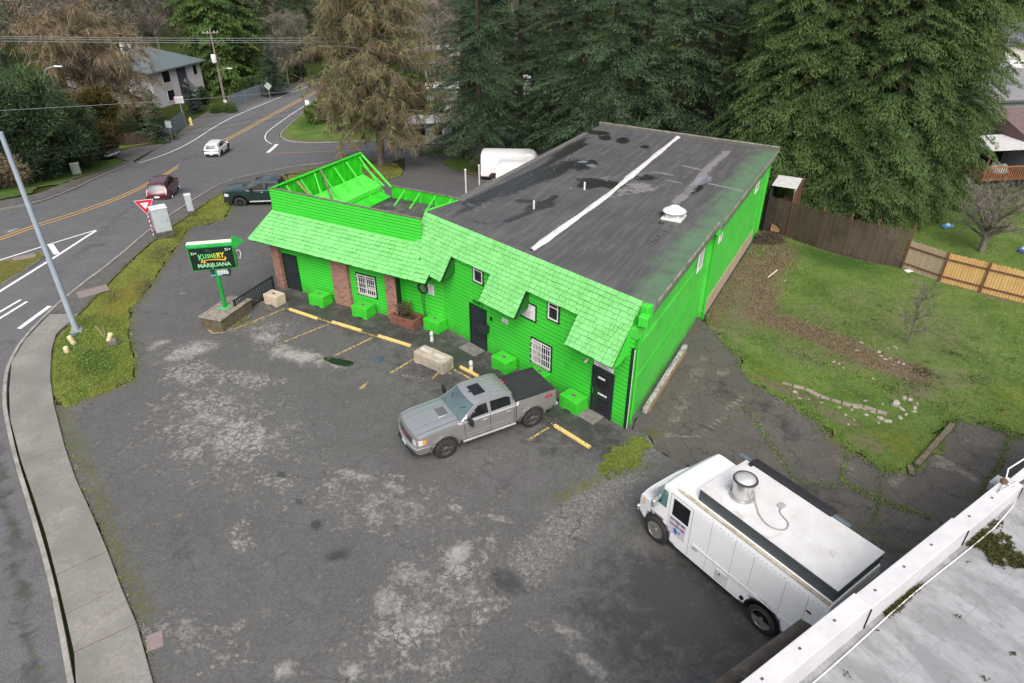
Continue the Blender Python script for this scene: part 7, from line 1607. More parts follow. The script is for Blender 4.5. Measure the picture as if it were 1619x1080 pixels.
def bare_tree(h, R, seed, m, n_limbs=40, twigs=14000, zb=.22, conical=True, droop=.5, bark=None, tw=.028, tl=.75, trunk_r=.3, name='bare_tree', second=None, n2=0, lean=(0, 0), limb_r=.07, updir=.5):
    """leafless tree: trunk, tapering limbs, side branches and a haze of fine hanging twigs"""
    rs = np.random.RandomState(seed); root = thing(name, (0, 0, 0)); wd = MB(); lx, ly = lean
    tp = lambda z: np.array([lx*z/h+.12*math.sin(z*.5+seed), ly*z/h+.12*math.cos(z*.4+seed), z])
    wd.tube([tp(h*k/8)-np.array([0, 0, .3 if k == 0 else 0]) for k in range(9)], [trunk_r*(1-.93*k/8) for k in range(9)], 10)
    segs = []
    for i in range(n_limbs):
        f = (i+rs.rand())/n_limbs; z = h*(zb+(1-zb)*f*.97); a = i*2.4+rs.normal(0, .3)
        L = R*((1-f)**.75*(.45+.55*min(1, f*5+.3)) if conical else math.sqrt(max(.1, 1-((f-.45)/.62)**2)))*rs.uniform(.75, 1.2); L = max(L, .6); d = np.array([math.cos(a), math.sin(a), updir*rs.uniform(.6, 1.3)]); d /= np.linalg.norm(d)
        pts = []; p = tp(z); v = d.copy(); st_ = L/6
        for k in range(7): pts.append(p.copy()); v = v+np.array([rs.normal(0, .14), rs.normal(0, .14), rs.normal(0, .08)-droop*.16*k/3]); v /= np.linalg.norm(v); p = p+v*st_
        r0 = limb_r*(1-.6*f); wd.tube(pts, [r0*(1-.8*k/6)+.006 for k in range(7)], 5, caps=False)
        for k in range(1, 7):
            segs.append((pts[k-1], pts[k], k/6))
            for q in range(2):
                b0 = pts[k-1]+(pts[k]-pts[k-1])*rs.rand(); dd = v*.5+rs.normal(0, .8, 3); dd[2] += .15; dd /= np.linalg.norm(dd); sl = L*rs.uniform(.18, .38); m_ = b0+dd*sl*.5; e_ = b0+dd*sl+np.array([0, 0, -droop*.22*sl])
                wd.tube([b0, m_, e_], [.02, .013, .005], 3, caps=False); segs.append((b0, m_, k/6)); segs.append((m_, e_, min(1, k/6+.2)))
    wd.build('trunk', bark or M_bark2, root)
    A = np.array([s_[0] for s_ in segs]); E = np.array([s_[1] for s_ in segs]); K = np.array([s_[2] for s_ in segs]); w = np.linalg.norm(E-A, axis=1)*(.3+K); w /= w.sum()
    def tw_(n, mm, nm, L0, W0, sd):
        r2 = np.random.RandomState(seed+sd); idx = r2.choice(len(segs), n, p=w); u = r2.rand(n)[:, None]; base = A[idx]+(E[idx]-A[idx])*u; rad_ = base.copy(); rad_[:, 2] = 0
        out = unit(unit(rad_)*.45+r2.normal(0, .6, (n, 3))+np.array([0, 0, -droop*r2.rand()])); out[:, 2] -= droop*r2.rand(n); out = unit(out); sd_ = unit(np.cross(out, r2.normal(0, 1, (n, 3))))
        sprays_mesh(nm, base, out, sd_, L0*r2.uniform(.5, 1.5, n), W0*r2.uniform(.6, 1.5, n), np.stack([r2.rand(len(segs))[idx]*.6+r2.rand(n)*.4, r2.rand(n), K[idx]], 1), mm, root, bend=.2)
    tw_(twigs, m, 'crown', tl, tw, 1)
    if second: tw_(n2, second, 'leaf_tufts', .45, .12, 2)
    return root
def TX(px, y, up=6.0): return (px-809.5)/FPX*(y*math.cos(_th)+(CAMH-TZ(0 if px < 900 else 40, y)-up)*math.sin(_th))
class Kind:
    """a first tree of its sort and the copies made of it"""
    def __init__(s, protos, cat, group): s.p = protos; s.cat = cat; s.group = group; s.used = set()
    def put(s, k, x, y, rz, sc, label, z=None):
        z = TZ(x, y)-.05 if z is None else z
        sc = sc if isinstance(sc, tuple) else (sc,)*3
        if k in s.used: o = dup(s.p[k], (x, y, z), rz, label, s.group, sc)
        else: o = s.p[k]; s.used.add(k); o.location = (x, y, z); o.rotation_euler = (0, 0, rz); o.scale = sc; tag(o, label, s.cat, s.group)
        return o
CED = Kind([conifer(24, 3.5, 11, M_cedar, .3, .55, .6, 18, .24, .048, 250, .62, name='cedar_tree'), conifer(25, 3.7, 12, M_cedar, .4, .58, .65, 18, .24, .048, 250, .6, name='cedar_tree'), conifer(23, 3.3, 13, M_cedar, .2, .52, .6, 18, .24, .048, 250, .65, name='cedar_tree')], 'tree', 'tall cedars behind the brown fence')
cedars = [(1, 18.2, 47.5, .4, 1.0, 'leftmost tall cedar, nearest the shop back corner'), (0, 21.2, 45.8, 1.9, .98, 'second tall cedar from the left, over the white lean-to roof'), (2, 24.0, 44.0, 3.0, 1.02, 'tall cedar reaching down to the middle of the dark fence'), (1, 26.6, 45.5, 4.4, 1.0, 'tall cedar over the right half of the dark fence'), (0, 29.2, 47.0, .9, 1.04, 'tall cedar just left of the grey bare fruit tree'), (2, 31.6, 48.5, 2.2, 1.0, 'rightmost tall cedar, beside the deck of the brown-roofed house'),
          (0, 24.5, 51.0, 5.0, 1.08, 'cedar in the second row, seen between the front cedars'), (1, 30.0, 54.5, 1.2, 1.1, 'back-row cedar rising at the right of the row'), (2, 20.0, 53.5, .2, 1.1, 'back-row cedar rising behind the white lean-to'), (2, 33.2, 53.5, 3.6, 1.0, 'cedar whose edge borders the gap with the far houses'), (2, 19.6, 46.6, 2.7, .9, 'slim cedar between the first and second front cedars'), (2, 22.7, 44.6, 5.2, .92, 'slim cedar above the left half of the dark fence'), (1, 27.8, 45.6, 2.9, .9, 'slim cedar above the right end of the dark fence'), (0, 21.0, 50.0, .6, 1.05, 'second-row cedar filling the gap behind the slim left cedars'), (1, 27.2, 49.5, 3.3, 1.05, 'second-row cedar behind the right end of the dark fence'), (2, 17.6, 50.5, 1.1, 1.05, 'cedar behind the leftmost front cedar, close to the firs'), (0, 27.0, 52.0, 1.0, 1.1, 'second-row cedar behind the middle of the row')]
for k, x, y, rz, sc, lab in cedars: CED.put(k, x-(.7 if x > 31 else 0), y, rz, (sc*.86, sc*.86, sc), lab, 0)
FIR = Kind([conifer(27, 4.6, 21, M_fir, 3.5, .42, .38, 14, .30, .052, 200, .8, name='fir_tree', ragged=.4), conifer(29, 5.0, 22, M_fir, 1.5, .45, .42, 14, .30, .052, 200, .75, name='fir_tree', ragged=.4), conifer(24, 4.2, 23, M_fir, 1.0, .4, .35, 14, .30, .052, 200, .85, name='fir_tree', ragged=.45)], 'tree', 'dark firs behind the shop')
firs = [(0, 758, 68, 2.1, .9, 'dark fir with bare lower trunk left of the white van'), (0, 822, 74, .4, .95, 'dark fir standing over the blue bins'), (0, 878, 69, 1.2, 1.0, 'broad dark fir behind the roof of the white van'), (2, 922, 61, 3.3, 1.0, 'dark fir behind the left back corner of the flat roof'), (0, 968, 56, 4.0, .98, 'dark fir behind the far roof corner, next to the roof edge trim'), (1, 1020, 58, 5.1, 1.0, 'dark fir behind the end of the white roof seam'), (2, 1075, 55, .7, 1.0, 'dark fir behind the centre of the back roof edge'), (0, 1125, 57, 2.6, 1.0, 'dark fir behind the right part of the back roof edge'), (1, 1165, 60, 3.9, 1.0, 'dark fir merging with the leftmost cedar'),
        (1, 735, 80, 1.4, 1.0, 'tall thin fir left of the forked trunks beyond the street'), (0, 900, 75, 2.2, 1.1, 'second-row dark fir behind the van roof'), (2, 1000, 72, .9, 1.15, 'second-row dark fir above the middle of the flat roof'), (1, 1110, 70, 5.6, 1.1, 'second-row dark fir above the right half of the flat roof'), (0, 845, 84, .3, 1.1, 'farther fir above the mobile homes')]
for k, px, y, rz, sc, lab in firs: FIR.put(k, TX(px, y), y, rz, sc, lab)
# the big bronze leafless tree by the junction
b0 = P(603, 262); t = bare_tree(25, 8.6, 31, M_twig_b, 96, 48000, .14, True, .95, M_bark2, .036, .9, .42, 'larch_tree', M_lime, 9000, limb_r=.10, updir=.32); t.location = (b0.x, b0.y, b0.z-.05); tag(t, 'big bronze leafless tree at the junction, in front of the firs', 'tree')
# left side
CY = Kind([bushy(8.5, 4.6, 41, M_cyp, 38, 34000, .34, .08, name='cypress_tree', zb=.6), bushy(7.5, 4.2, 42, M_cyp, 34, 30000, .34, .08, name='cypress_tree', zb=.6)], 'tree', 'dark cypresses at the left roadside')
for k, px, y, rz, sc, lab in ((0, 52, 66, .3, (1.1, 1, 1.15), 'big dark cypress nearest the left curb'), (1, 8, 62, 1.8, 1.1, 'dark cypress cut by the left picture edge'), (1, 100, 72, 3.0, .95, 'dark cypress above the black pickup nose'), (0, 30, 76, 4.2, 1.2, 'dark cypress behind the other roadside cypresses')): CY.put(k, TX(px, y, 3), y, rz, sc, lab)
t = bushy(8.5, 2.9, 44, M_amber_f, 24, 16000, .32, .08, name='cypress_tree', zb=.4); t.location = (TX(152, 78, 3), 78, TZ(0, 78)); tag(t, 'bronze-tinged evergreen at the right end of the dark cypresses', 'tree')
t = bare_tree(15, 8.0, 45, M_twig_o, 56, 22000, .2, False, 1.1, M_bark, .05, 1.1, .4, 'willow_tree', limb_r=.13, updir=.7); t.location = (TX(138, 92, 6), 92, TZ(0, 92)); tag(t, 'wide ochre leafless weeping tree in front of the grey apartments', 'tree')
t = bare_tree(8, 3.6, 46, M_twig_o, 26, 5000, .2, False, .8, M_bark, .045, .8, .16, 'willow_tree', limb_r=.07); t.location = (TX(215, 96, 2), 96, TZ(0, 96)); tag(t, 'low leafless ochre bush-like tree left of the small dark conifer', 'tree')
LC = Kind([conifer(25, 5.2, 51, M_cedar2, .5, .5, .6, 12, .7, .16, 80, .55, name='cedar_tree'), conifer(23, 4.8, 52, M_cedar2, .3, .5, .6, 12, .7, .16, 80, .5, name='cedar_tree')], 'tree', 'light green cedars by the utility pole')
for k, px, y, rz, sc, lab in ((0, 318, 128, .5, .95, 'light green cedar behind the right end of the grey roof'), (1, 352, 122, 1.8, .95, 'light green cedar right behind the utility pole'), (0, 386, 128, 3.1, .9, 'light green cedar above the farther grey fence'), (1, 335, 138, 4.2, 1.1, 'tallest light green cedar in the group by the utility pole')): LC.put(k, TX(px, y), y, rz, sc, lab)
FF = Kind([FIR.p[0], FIR.p[1], FIR.p[2]], 'tree', 'dark evergreens beyond the road end'); FF.used = {0, 1, 2}
for k, px, y, rz, sc, lab in ((1, 425, 148, .5, 1.0, 'dark evergreen at the left of the far road end'), (2, 455, 158, 1.5, 1.1, 'dark evergreen straight above the far road end'), (0, 488, 150, 2.5, 1.0, 'dark evergreen at the right of the far road end, by the big bronze tree'), (1, 515, 165, 3.5, 1.1, 'dark evergreen partly behind the crown of the big bronze tree'), (0, 12, 105, 1.1, .9, 'dark evergreen in the upper left corner'), (2, 190, 140, 2.0, 1.1, 'dark evergreen rising between ochre tree and grey roof'), (1, 640, 120, .2, .9, 'dark evergreen behind the right side of the big bronze tree'), (2, 560, 140, 4.4, 1.0, 'dark evergreen behind the top of the big bronze tree')): FF.put(k, TX(px, y), y, rz, sc, lab)
t = conifer(7, 2.0, 61, M_spruce, .2, .2, .1, 20, .3, .12, 40, .9, name='spruce_tree', trunk_r=.12); t.location = (TX(432, 118, 2), 118, TZ(0, 118)); t.scale = (1.2, 1.2, 1.3); tag(t, 'blue-grey spruce beside the far warning sign', 'tree')
t2 = dup(t, (TX(303, 106, 2), 106, TZ(0, 106)), 1.0, 'small blue-grey spruce in front of the apartment stairs', None, .75)
t = conifer(6.5, 2.3, 63, M_cyp, .2, .25, .2, 20, .34, .13, 44, .85, name='spruce_tree', trunk_r=.12); t.location = (TX(250, 90, 2), 90, TZ(0, 90)); tag(t, 'small dark conifer behind the nearer grey fence', 'tree')
BT = Kind([bare_tree(18, 3.4, 71, M_twig_g, 34, 5200, .3, False, .2, M_birch, .04, .8, .16, 'birch_tree', limb_r=.05, updir=1.0), bare_tree(16, 4.0, 72, M_twig_g, 34, 6000, .25, False, .3, M_bark2, .045, .8, .18, 'birch_tree', limb_r=.06, updir=.9)], 'tree', 'leafless grey trees in the background')
for k, px, y, rz, sc, lab in ((0, 697, 96, .4, .95, 'slender pale birch right of the big bronze tree'), (0, 250, 135, 1.0, 1.2, 'pale birch behind the apartment chimney'), (1, 222, 128, 2.0, 1.2, 'leafless grey tree left of the apartment chimney'), (1, 280, 142, 3.0, 1.3, 'leafless grey tree right of the apartment chimney'), (1, 448, 124, 4.0, .75, 'leafless grey tree leaning over the far road end'), (1, 470, 130, 5.0, .7, 'leafless grey shrubby tree left of the big bronze tree'), (1, 100, 125, .2, 1.2, 'leafless grey tree in the upper left background'), (0, 672, 110, 2.2, .9, 'thin pale birch close to the firs'), (1, 720, 118, 1.2, 1.0, 'leafless grey tree behind the mobile homes')): BT.put(k, TX(px, y), y, rz, sc, lab)
t = bushy(7.5, 3.2, 81, M_lime, 18, 6000, .34, .14, name='willow_bush'); b0 = P(668, 212); t.location = (b0.x-.5, b0.y+1, b0.z); tag(t, 'fresh green bushy tree behind the right side of the big bronze tree', 'tree')
t = bushy(5.5, 3.4, 82, M_cyp, 18, 6000, .34, .14, name='laurel_bush'); b0 = P(640, 205); t.location = (b0.x-1, b0.y+1, b0.z); tag(t, 'dark green bush under the right side of the big bronze tree', 'bush')
t = bushy(2.6, 2.6, 83, M_lime, 14, 4200, .3, .13, name='roadside_bush'); b0 = P(512, 192); t.location = b0; tag(t, 'low green bush on the far corner at the left foot of the bronze tree', 'bush')
BU = Kind([bushy(2.2, 1.5, 84, M_cyp, 10, 2400, .24, .12, name='bush')], 'bush', 'low bushes in front of the apartments')
for px, py, sc, lab in ((320, 166, 1.1, 'rounded dark bush below the apartment stairs'), (309, 173, .8, 'smaller rounded bush left of the one below the apartment stairs'), (226, 208, .8, 'low dark bush just left of the nearer grey fence'), (400, 152, 1.3, 'dark bush at the far end of the farther grey fence'), (470, 128, 1.5, 'dark bush where the far road disappears')): q = P(px, py); BU.put(0, q.x, q.y, px, sc, lab, q.z)
hd_ = bushy(1.1, 2.3, 85, M_cedar2, 22, 5000, .16, .09, name='hedge', zb=.05); q = P(352, 178); hd_.location = q; hd_.scale = (1, .5, 1); tag(hd_, 'clipped oval hedge round the foot of the utility pole', 'hedge')
t = bushy(2.6, 2.6, 86, M_twig_b, 14, 3200, .4, .05, name='bramble_bush'); q = P(5, 300); t.location = q; tag(t, 'reddish leafless bush at the left edge beside the dark cypresses', 'bush')
# grey old fruit tree in the neighbour's garden
q = P(1549, 398); t = bare_tree(3.9, 3.3, 91, M_twig_g, 26, 3000, .28, False, -.35, M_bark2, .03, .5, .26, 'fruit_tree', limb_r=.13, updir=.75); t.location = (q.x, q.y, -.02); t.scale = (.75,)*3; tag(t, 'spreading bare old fruit tree behind the orange fence', 'tree')
q = P(1437, 545); t = bare_tree(3.0, 1.1, 92, M_twig_g, 14, 420, .1, False, -.3, M_bark2, .014, .35, .035, 'sapling', limb_r=.016, updir=1.2); t.location = (q.x, q.y, 0); tag(t, 'thin leafless sapling alone in the grass lot', 'sapling')
for px, py, sc, lab in ((1475, 290, 1.0, 'tangled bare bush at the foot of the cedars left of the fruit tree'), (1585, 320, .8, 'bare bush in front of the neighbour deck')):
    q = P(px, py); t = bushy(1.8, 1.6, 93+int(sc*10), M_twig_g, 12, 1600, .45, .03, name='bare_bush'); t.location = (q.x, q.y, 0); t.scale = (sc,)*3; tag(t, lab, 'bush')
# distant woods closing the view
def wood(name, protos, spots, label, cat):
    Vs, Fs, Ts = [], [], []; off = 0; mats_ = protos[0].children; out = []
    for part in ('trunk', 'crown'):
        V_, L_, T_ = [], [], []
        for k, x, y, rz, sc in spots:
            ch = [c for c in protos[k].children if c.name.split('.')[0] == part][0].data; n = len(ch.vertices); co = np.empty(n*3); ch.vertices.foreach_get('co', co); co = co.reshape(-1, 3)*sc
            c_, s_ = math.cos(rz), math.sin(rz); co = np.stack([co[:, 0]*c_-co[:, 1]*s_+x, co[:, 0]*s_+co[:, 1]*c_+y, co[:, 2]+TZ(x, y)+float(26*sst((y-150)/230.0))-.3], 1); V_.append(co)
            li = np.empty(len(ch.loops), np.int32); ch.loops.foreach_get('vertex_index', li); lt = np.empty(len(ch.polygons), np.int32); ch.polygons.foreach_get('loop_total', lt); L_.append((li+sum(len(v) for v in V_[:-1]), lt))
            if part == 'crown': tt = np.empty(n*4, np.float32); ch.attributes['tint'].data.foreach_get('color', tt); T_.append(tt)
        V = np.concatenate(V_); li = np.concatenate([a for a, _ in L_]).astype(np.int32); lt = np.concatenate([b for _, b in L_]); me = bpy.data.meshes.new(name)
        me.vertices.add(len(V)); me.vertices.foreach_set('co', V.ravel()); me.loops.add(len(li)); me.loops.foreach_set('vertex_index', li); me.polygons.add(len(lt)); me.polygons.foreach_set('loop_start', np.concatenate([[0], np.cumsum(lt)[:-1]]).astype(np.int32)); me.polygons.foreach_set('loop_total', lt.astype(np.int32)); me.update(calc_edges=True)
        if T_: a_ = me.attributes.new('tint', 'FLOAT_COLOR', 'POINT'); a_.data.foreach_set('color', np.concatenate(T_))
        me.materials.append([c for c in protos[spots[0][0]].children if c.name.split('.')[0] == part][0].data.materials[0]); out.append(me)
    r = thing(name, (0, 0, 0)); tag(r, label, cat, None, 'stuff')
    for me, nm in zip(out, ('trunks', 'crowns')): o = bpy.data.objects.new(nm, me); col.objects.link(o); o.parent = r; o['kind'] = 'stuff'
wp_ = [conifer(24, 4.4, 101, M_fir, 1.0, .45, .4, 5, 1.5, .55, 26, .8), conifer(22, 4.0, 102, M_cedar, .5, .5, .6, 5, 1.5, .55, 26, .6)]; bp_ = [bare_tree(17, 5.0, 103, M_twig_g, 24, 1700, .2, False, .2, M_bark2, .12, 1.3, .2, limb_r=.08, updir=.9), bare_tree(15, 4.6, 104, M_twig_g, 22, 1700, .2, False, .3, M_bark2, .12, 1.3, .2, limb_r=.08, updir=.8)]
rw = random.Random(77); sp1, sp1b, sp2 = [], [], []
for i in range(170):
    y = rw.uniform(165, 330); x = rw.uniform(-.85, .85)*y*1.0
    (sp1 if rw.random() < .6 else sp1b).append((0, x, y, rw.uniform(0, 6), rw.uniform(.8, 1.25)))
for i in range(80): y = rw.uniform(145, 260); x = rw.uniform(-.85, .35)*y; sp2.append((rw.randrange(2), x, y, rw.uniform(0, 6), rw.uniform(.8, 1.2)))
wood('distant_fir_wood', wp_, sp1, 'distant dark fir wood closing the view behind everything', 'wood'); wood('distant_cedar_wood', wp_, [(1,)+s_[1:] for s_ in sp1b], 'distant lighter cedar trees mixed through the far wood', 'wood'); wood('distant_bare_wood', bp_, sp2, 'distant grey-brown leafless wood at the upper left', 'wood')
for r_ in wp_+bp_:
    for c_ in list(r_.children): bpy.data.objects.remove(c_)
    bpy.data.objects.remove(r_)
# ------------------------------------------------------------------ the white-roofed building at the lower right
ZP = 4.6
A0, A1 = PZ(1177, 1080, ZP), PZ(1596, 747, ZP); FP = Fr((A0.x, A0.y), math.degrees(math.atan2(A1.y-A0.y, A1.x-A0.x))); LP = (A1-A0).length
# outward normal of FP points to the inner (right-hand) side of the direction
wbld = thing('white_roof_building', tuple(FP.O), 0, 'building with white membrane roof and stepped white parapet in the lower right corner', 'building')
M_mem = NT('white_membrane'); v = M_mem.coord(); mp = M_mem.add('ShaderNodeMapping'); mp.inputs['Rotation'].default_value = (0, 0, -FP.a); M_mem.link(v, mp.inputs[0]); ms = M_mem.add('ShaderNodeMapping'); ms.inputs['Scale'].default_value = (1.6, .6, 1); M_mem.link(mp.outputs[0], ms.inputs[0])
n1 = M_mem.noise(v, .7, 6, .65); n2 = M_mem.noise(ms.outputs[0], 1.3, 6, .7, .3); n3 = M_mem.noise(v, 5, 5, .7, .4); n5 = M_mem.noise(v, 30, 3, .6)
c = M_mem.mix(M_mem.ramp(n1, [(.3, 0.0), (.7, 1.0)]), (.34, .345, .355), (.27, .275, .285)); c = M_mem.mix(M_mem.ramp(n2, [(.40, 0.0), (.58, .85)]), c, (.19, .193, .20)); c = M_mem.mix(M_mem.ramp(n3, [(.56, 0.0), (.68, .6)]), c, (.15, .15, .14))
br = M_mem.add('ShaderNodeTexBrick', i_Scale=1.0); br.inputs['Brick Width'].default_value = 3.1; br.inputs['Row Height'].default_value = 1.5; br.inputs['Mortar Size'].default_value = .012; br.offset = .35
for k_, q_ in (('Color1', 0), ('Color2', 0), ('Mortar', 1)): br.inputs[k_].default_value = (q_, q_, q_, 1)
M_mem.link(mp.outputs[0], br.inputs['Vector']); c = M_mem.mix(M_mem.math('MULTIPLY', br.outputs['Color'], .55), c, (.20, .20, .20)); 
c = M_mem.mix(M_mem.ramp(n5, [(.3, .25), (.5, 0.0)]), c, (.26, .26, .26)); M_mem.color(c).rough(.55); M_mem.bump(n3, .15, .02)
zr = 3.95
wpts = [FP.W(-6, .2, 0), FP.W(LP+8, .2, 0), FP.W(LP+8, 14, 0), FP.W(-6, 14, 0)]
b = MB().prism([(p.x, p.y) for p in wpts][::-1], zr-.25, zr); b.build('roof', M_mem.m, wbld, True)
b = MB().prism([(p.x, p.y) for p in [FP.W(-6, .05, 0), FP.W(LP+8, .05, 0), FP.W(LP+8, 13.9, 0), FP.W(-6, 13.9, 0)]][::-1], -.3, zr-.25); b.build('wall', mat('pale_block_wall', (.45, .44, .42), .9, (.35, .34, .32), 1.5), wbld, True)
M_par = mat('white_parapet', (.55, .545, .56), .55, (.48, .475, .49), 2.0, bump=.1, grime=((.42, .40, .38), 2.2, .62))
B1 = FP.loc(PZ(1350, 942, ZP))[0]; B2 = FP.loc(PZ(1503, 815, ZP))[0]
for s0, s1, zt in ((-6, B1, ZP+.10), (B1+.0, B2, ZP-.02), (B2, LP, ZP-.14)):
    b = MB(); FP.box(b, s0+.01, s1-.01, -.02, .40, zr-.6, zt); p_ = b.build('parapet', M_par, wbld, True, bevel=.02, seg=2)
    b = MB(); FP.box(b, s1-.035, s1-.012, .405, .43, zr+.05, zt-.08); b.build('joint_slot', MATS['black_rubber'], wbld, True)
    k = s0+.5
    while k < s1-.3: b = MB(); FP.box(b, k, k+.06, .14, .19, zt, zt+.012); b.build('screw_head', mat('brown_fixing', (.12, .08, .07), .8), wbld, True); k += 1.15
b = MB(); FP.box(b, LP, LP+8, -.05, .12, zr-.1, zr+.1); b.build('roof_edge', M_par, wbld, True, bevel=.01)
b = MB(); FP.box(b, LP-.1, LP+.4, -.3, -.02, zr+.1, zr+.15); FP.box(b, LP-.1, LP+.4, -.28, -.05, zr-.1, zr+.1); b.build('roof_outlet', mat('grey_outlet', (.30, .31, .32), .6), wbld, True, bevel=.01)
pts = [FP.W(s_, .55+.025*math.sin(s_*.9), zr+.03) for s_ in np.arange(-5, B2+1.5, .4)]+[FP.W(B2+2.4, .5, zr+.1), FP.W(B2+3.2, .3, ZP-.1), FP.W(LP-.9, .16, ZP-.1), FP.W(LP-.3, .05, ZP-.1)]
MB().tube([p-wbld.location for p in pts], .016, 8).build('cable', mat('white_cable', (.66, .66, .66), .5), wbld, smooth=40)
MB().tube([FP.W(B2+2.6, .3, ZP-.1)-wbld.location, FP.W(LP-.4, .1, ZP-.1)-wbld.location, FP.W(LP+.2, -.1, ZP-.05)-wbld.location, FP.W(LP+.8, .0, ZP+.1)-wbld.location], .02, 8).build('cable', MATS['white_cable'], wbld, smooth=40)
c_ = FP.W(LP-.35, .06, ZP-.12); MB().lathe([(.09, 0), (.1, .05), (.05, .1)], 12, c_-wbld.location).build('clamp', MATS['rusty_steel'], wbld, smooth=40)
# moss on the membrane: low clumps, too many to count
rs = np.random.RandomState(8); bs = []
def moss_at(px, py, rx, ry, n, a=0):
    for _ in range(n):
        r_, t_ = rs.rand()**.6, rs.uniform(0, 2*PI); q = PZ(px+rx*r_*math.cos(t_)*math.cos(a)-ry*r_*math.sin(t_)*math.sin(a), py+rx*r_*math.cos(t_)*math.sin(a)+ry*r_*math.sin(t_)*math.cos(a), zr); bs.append((q.x, q.y))
moss_at(1550, 836, 40, 20, 170, -.5); moss_at(1575, 862, 26, 22, 120); moss_at(1590, 880, 30, 16, 110); moss_at(1610, 890, 14, 8, 120); moss_at(1545, 855, 20, 12, 160); moss_at(1512, 862, 5, 6, 60); moss_at(1415, 958, 22, 5, 260, -.7); moss_at(1440, 935, 20, 3, 140, -.7); moss_at(1480, 880, 40, 2, 160, -.85); moss_at(1330, 1010, 60, 2.5, 220, -.7); moss_at(1250, 1070, 20, 2, 60, -.7)
for _ in range(9): bs.append((lambda q: (q.x, q.y))(PZ(rs.uniform(1330, 1610), rs.uniform(880, 1075), zr)))
_c = np.repeat(np.arange(len(bs)), rs.randint(2, 16, len(bs))); N = len(_c); bb = np.array(bs)[_c]+rs.normal(0, .035, (N, 2)); base = np.column_stack([bb, np.full(N, zr+.005)]); out = unit(rs.normal(0, 1, (N, 3))+np.array([0, 0, .9])); out[:, 2] = np.abs(out[:, 2])
ok = np.array([FP.loc((x, y, 0))[1] > .45 for x, y in bb]); base, out = base[ok], out[ok]; N = len(base)
mo = sprays_mesh('roof_moss', base, out, unit(np.cross(out, rs.normal(0, 1, (N, 3)))), .055*rs.uniform(.5, 1.3, N), .05*rs.uniform(.6, 1.3, N), rs.rand(N, 3), foliage_mat('moss_tufts', (.035, .032, .012), (.07, .075, .022), (.13, .14, .045)), None); tag(mo, 'scattered moss clumps growing on the white membrane roof', 'moss', None, 'stuff')
# dark canopy beside it
q = [PZ(1266, 978, 4.3), PZ(1286, 990, 4.3), PZ(1150, 1110, 4.3), PZ(1085, 1110, 4.3)]
cn = thing('canopy', (q[0].x, q[0].y, 0), 0, 'dark weathered canopy roof beside the white parapet behind the food truck', 'canopy'); b = MB().slab(q[::-1], .14); b.build('roof', mat('mossy_dark_board', (.028, .023, .020), .9, (.05, .045, .04), 3, bump=.5, grime=((.12, .12, .12), 3, .6)), cn, True)
MB().box((.0, -.4, 2.05), (.12, .12, 4.2)).build('post', M_rust, cn)

# ------------------------------------------------------------------ across the road
def box_house(name, label, O, ang, L, Dp, h, roof_h, wallm, roofm, ov=.5, hip=True, wz=None, base=0.0):
    F = Fr(O, ang); z = TZ(*O[:2]) if base is None else base; r = thing(name, (O[0], O[1], z), 0, label, 'house'); r['category'] = 'house'
    b = MB(); [b.prism([(p.x, p.y) for p in (F.W(0, 0, 0), F.W(L, 0, 0), F.W(L, -Dp, 0), F.W(0, -Dp, 0))], z-1, z+h)]; b.build('wall', wallm, r); r.children[0].location = (-O[0], -O[1], -z)
    e0 = [F.W(-ov, ov, z+h), F.W(L+ov, ov, z+h), F.W(L+ov, -Dp-ov, z+h), F.W(-ov, -Dp-ov, z+h)]; hx = min(L, Dp)/2 if hip else 0.0
    if L >= Dp: t0, t1 = F.W(hx-ov if hip else -ov, -Dp/2, z+h+roof_h), F.W(L-hx+ov if hip else L+ov, -Dp/2, z+h+roof_h); fs = [(0, 1, 5, 4), (1, 2, 5), (2, 3, 4, 5), (3, 0, 4)]
    else: t0, t1 = F.W(L/2, -hx+ov if hip else ov, z+h+roof_h), F.W(L/2, -Dp+hx-ov if hip else -Dp-ov, z+h+roof_h); fs = [(0, 1, 4), (1, 2, 5, 4), (2, 3, 5), (3, 0, 4, 5)]
    b = MB(); [b.vert(p) for p in e0+[t0, t1]]; [b.face(f) for f in fs]; b.face((3, 2, 1, 0)); k = len(b.v)
    rf = b.build('roof', roofm, r); rf.location = (-O[0], -O[1], -z)
    fa = MB(); [fa.beam(e0[i]-Vector((0, 0, .1)), e0[(i+1) % 4]-Vector((0, 0, .1)), .06, .2) for i in range(4)]; x = fa.build('fascia', mat('fascia_dark', (.10, .13, .13), .7), r); x.location = (-O[0], -O[1], -z)
    return r, F, z
def put(r, b, nm, m): o = b.build(nm, m, r); o.location = -r.location; return o
M_apw = mat('lilac_clapboard', (.47, .465, .50), .8, (.40, .395, .43), 2, grime=((.25, .25, .26), 1.2, .62)); M_apr = mat('blue_grey_shingles', (.115, .145, .155), .9, (.085, .11, .12), 3, bump=.5, bscale=12)
pa_, pb_ = P(252, 171), P(326, 149); an = math.degrees(math.atan2(pb_.y-pa_.y, pb_.x-pa_.x)); La = (pb_-pa_).length
ap, FA_, za = box_house('apartment_building', 'two-storey lilac-grey apartment block with blue-grey hip roof and open stairwell', (pa_.x, pa_.y), an, La, 11, 5.3, 2.6, M_apw, M_apr, .8, base=None); ap['category'] = 'building'
u = La/10.0
b = MB(); FA_.box(b, 4.9*u, 6.8*u, .01, .04, za, za+5.2); put(ap, b, 'stairwell', mat('dark_stairwell', (.055, .055, .065), .9))
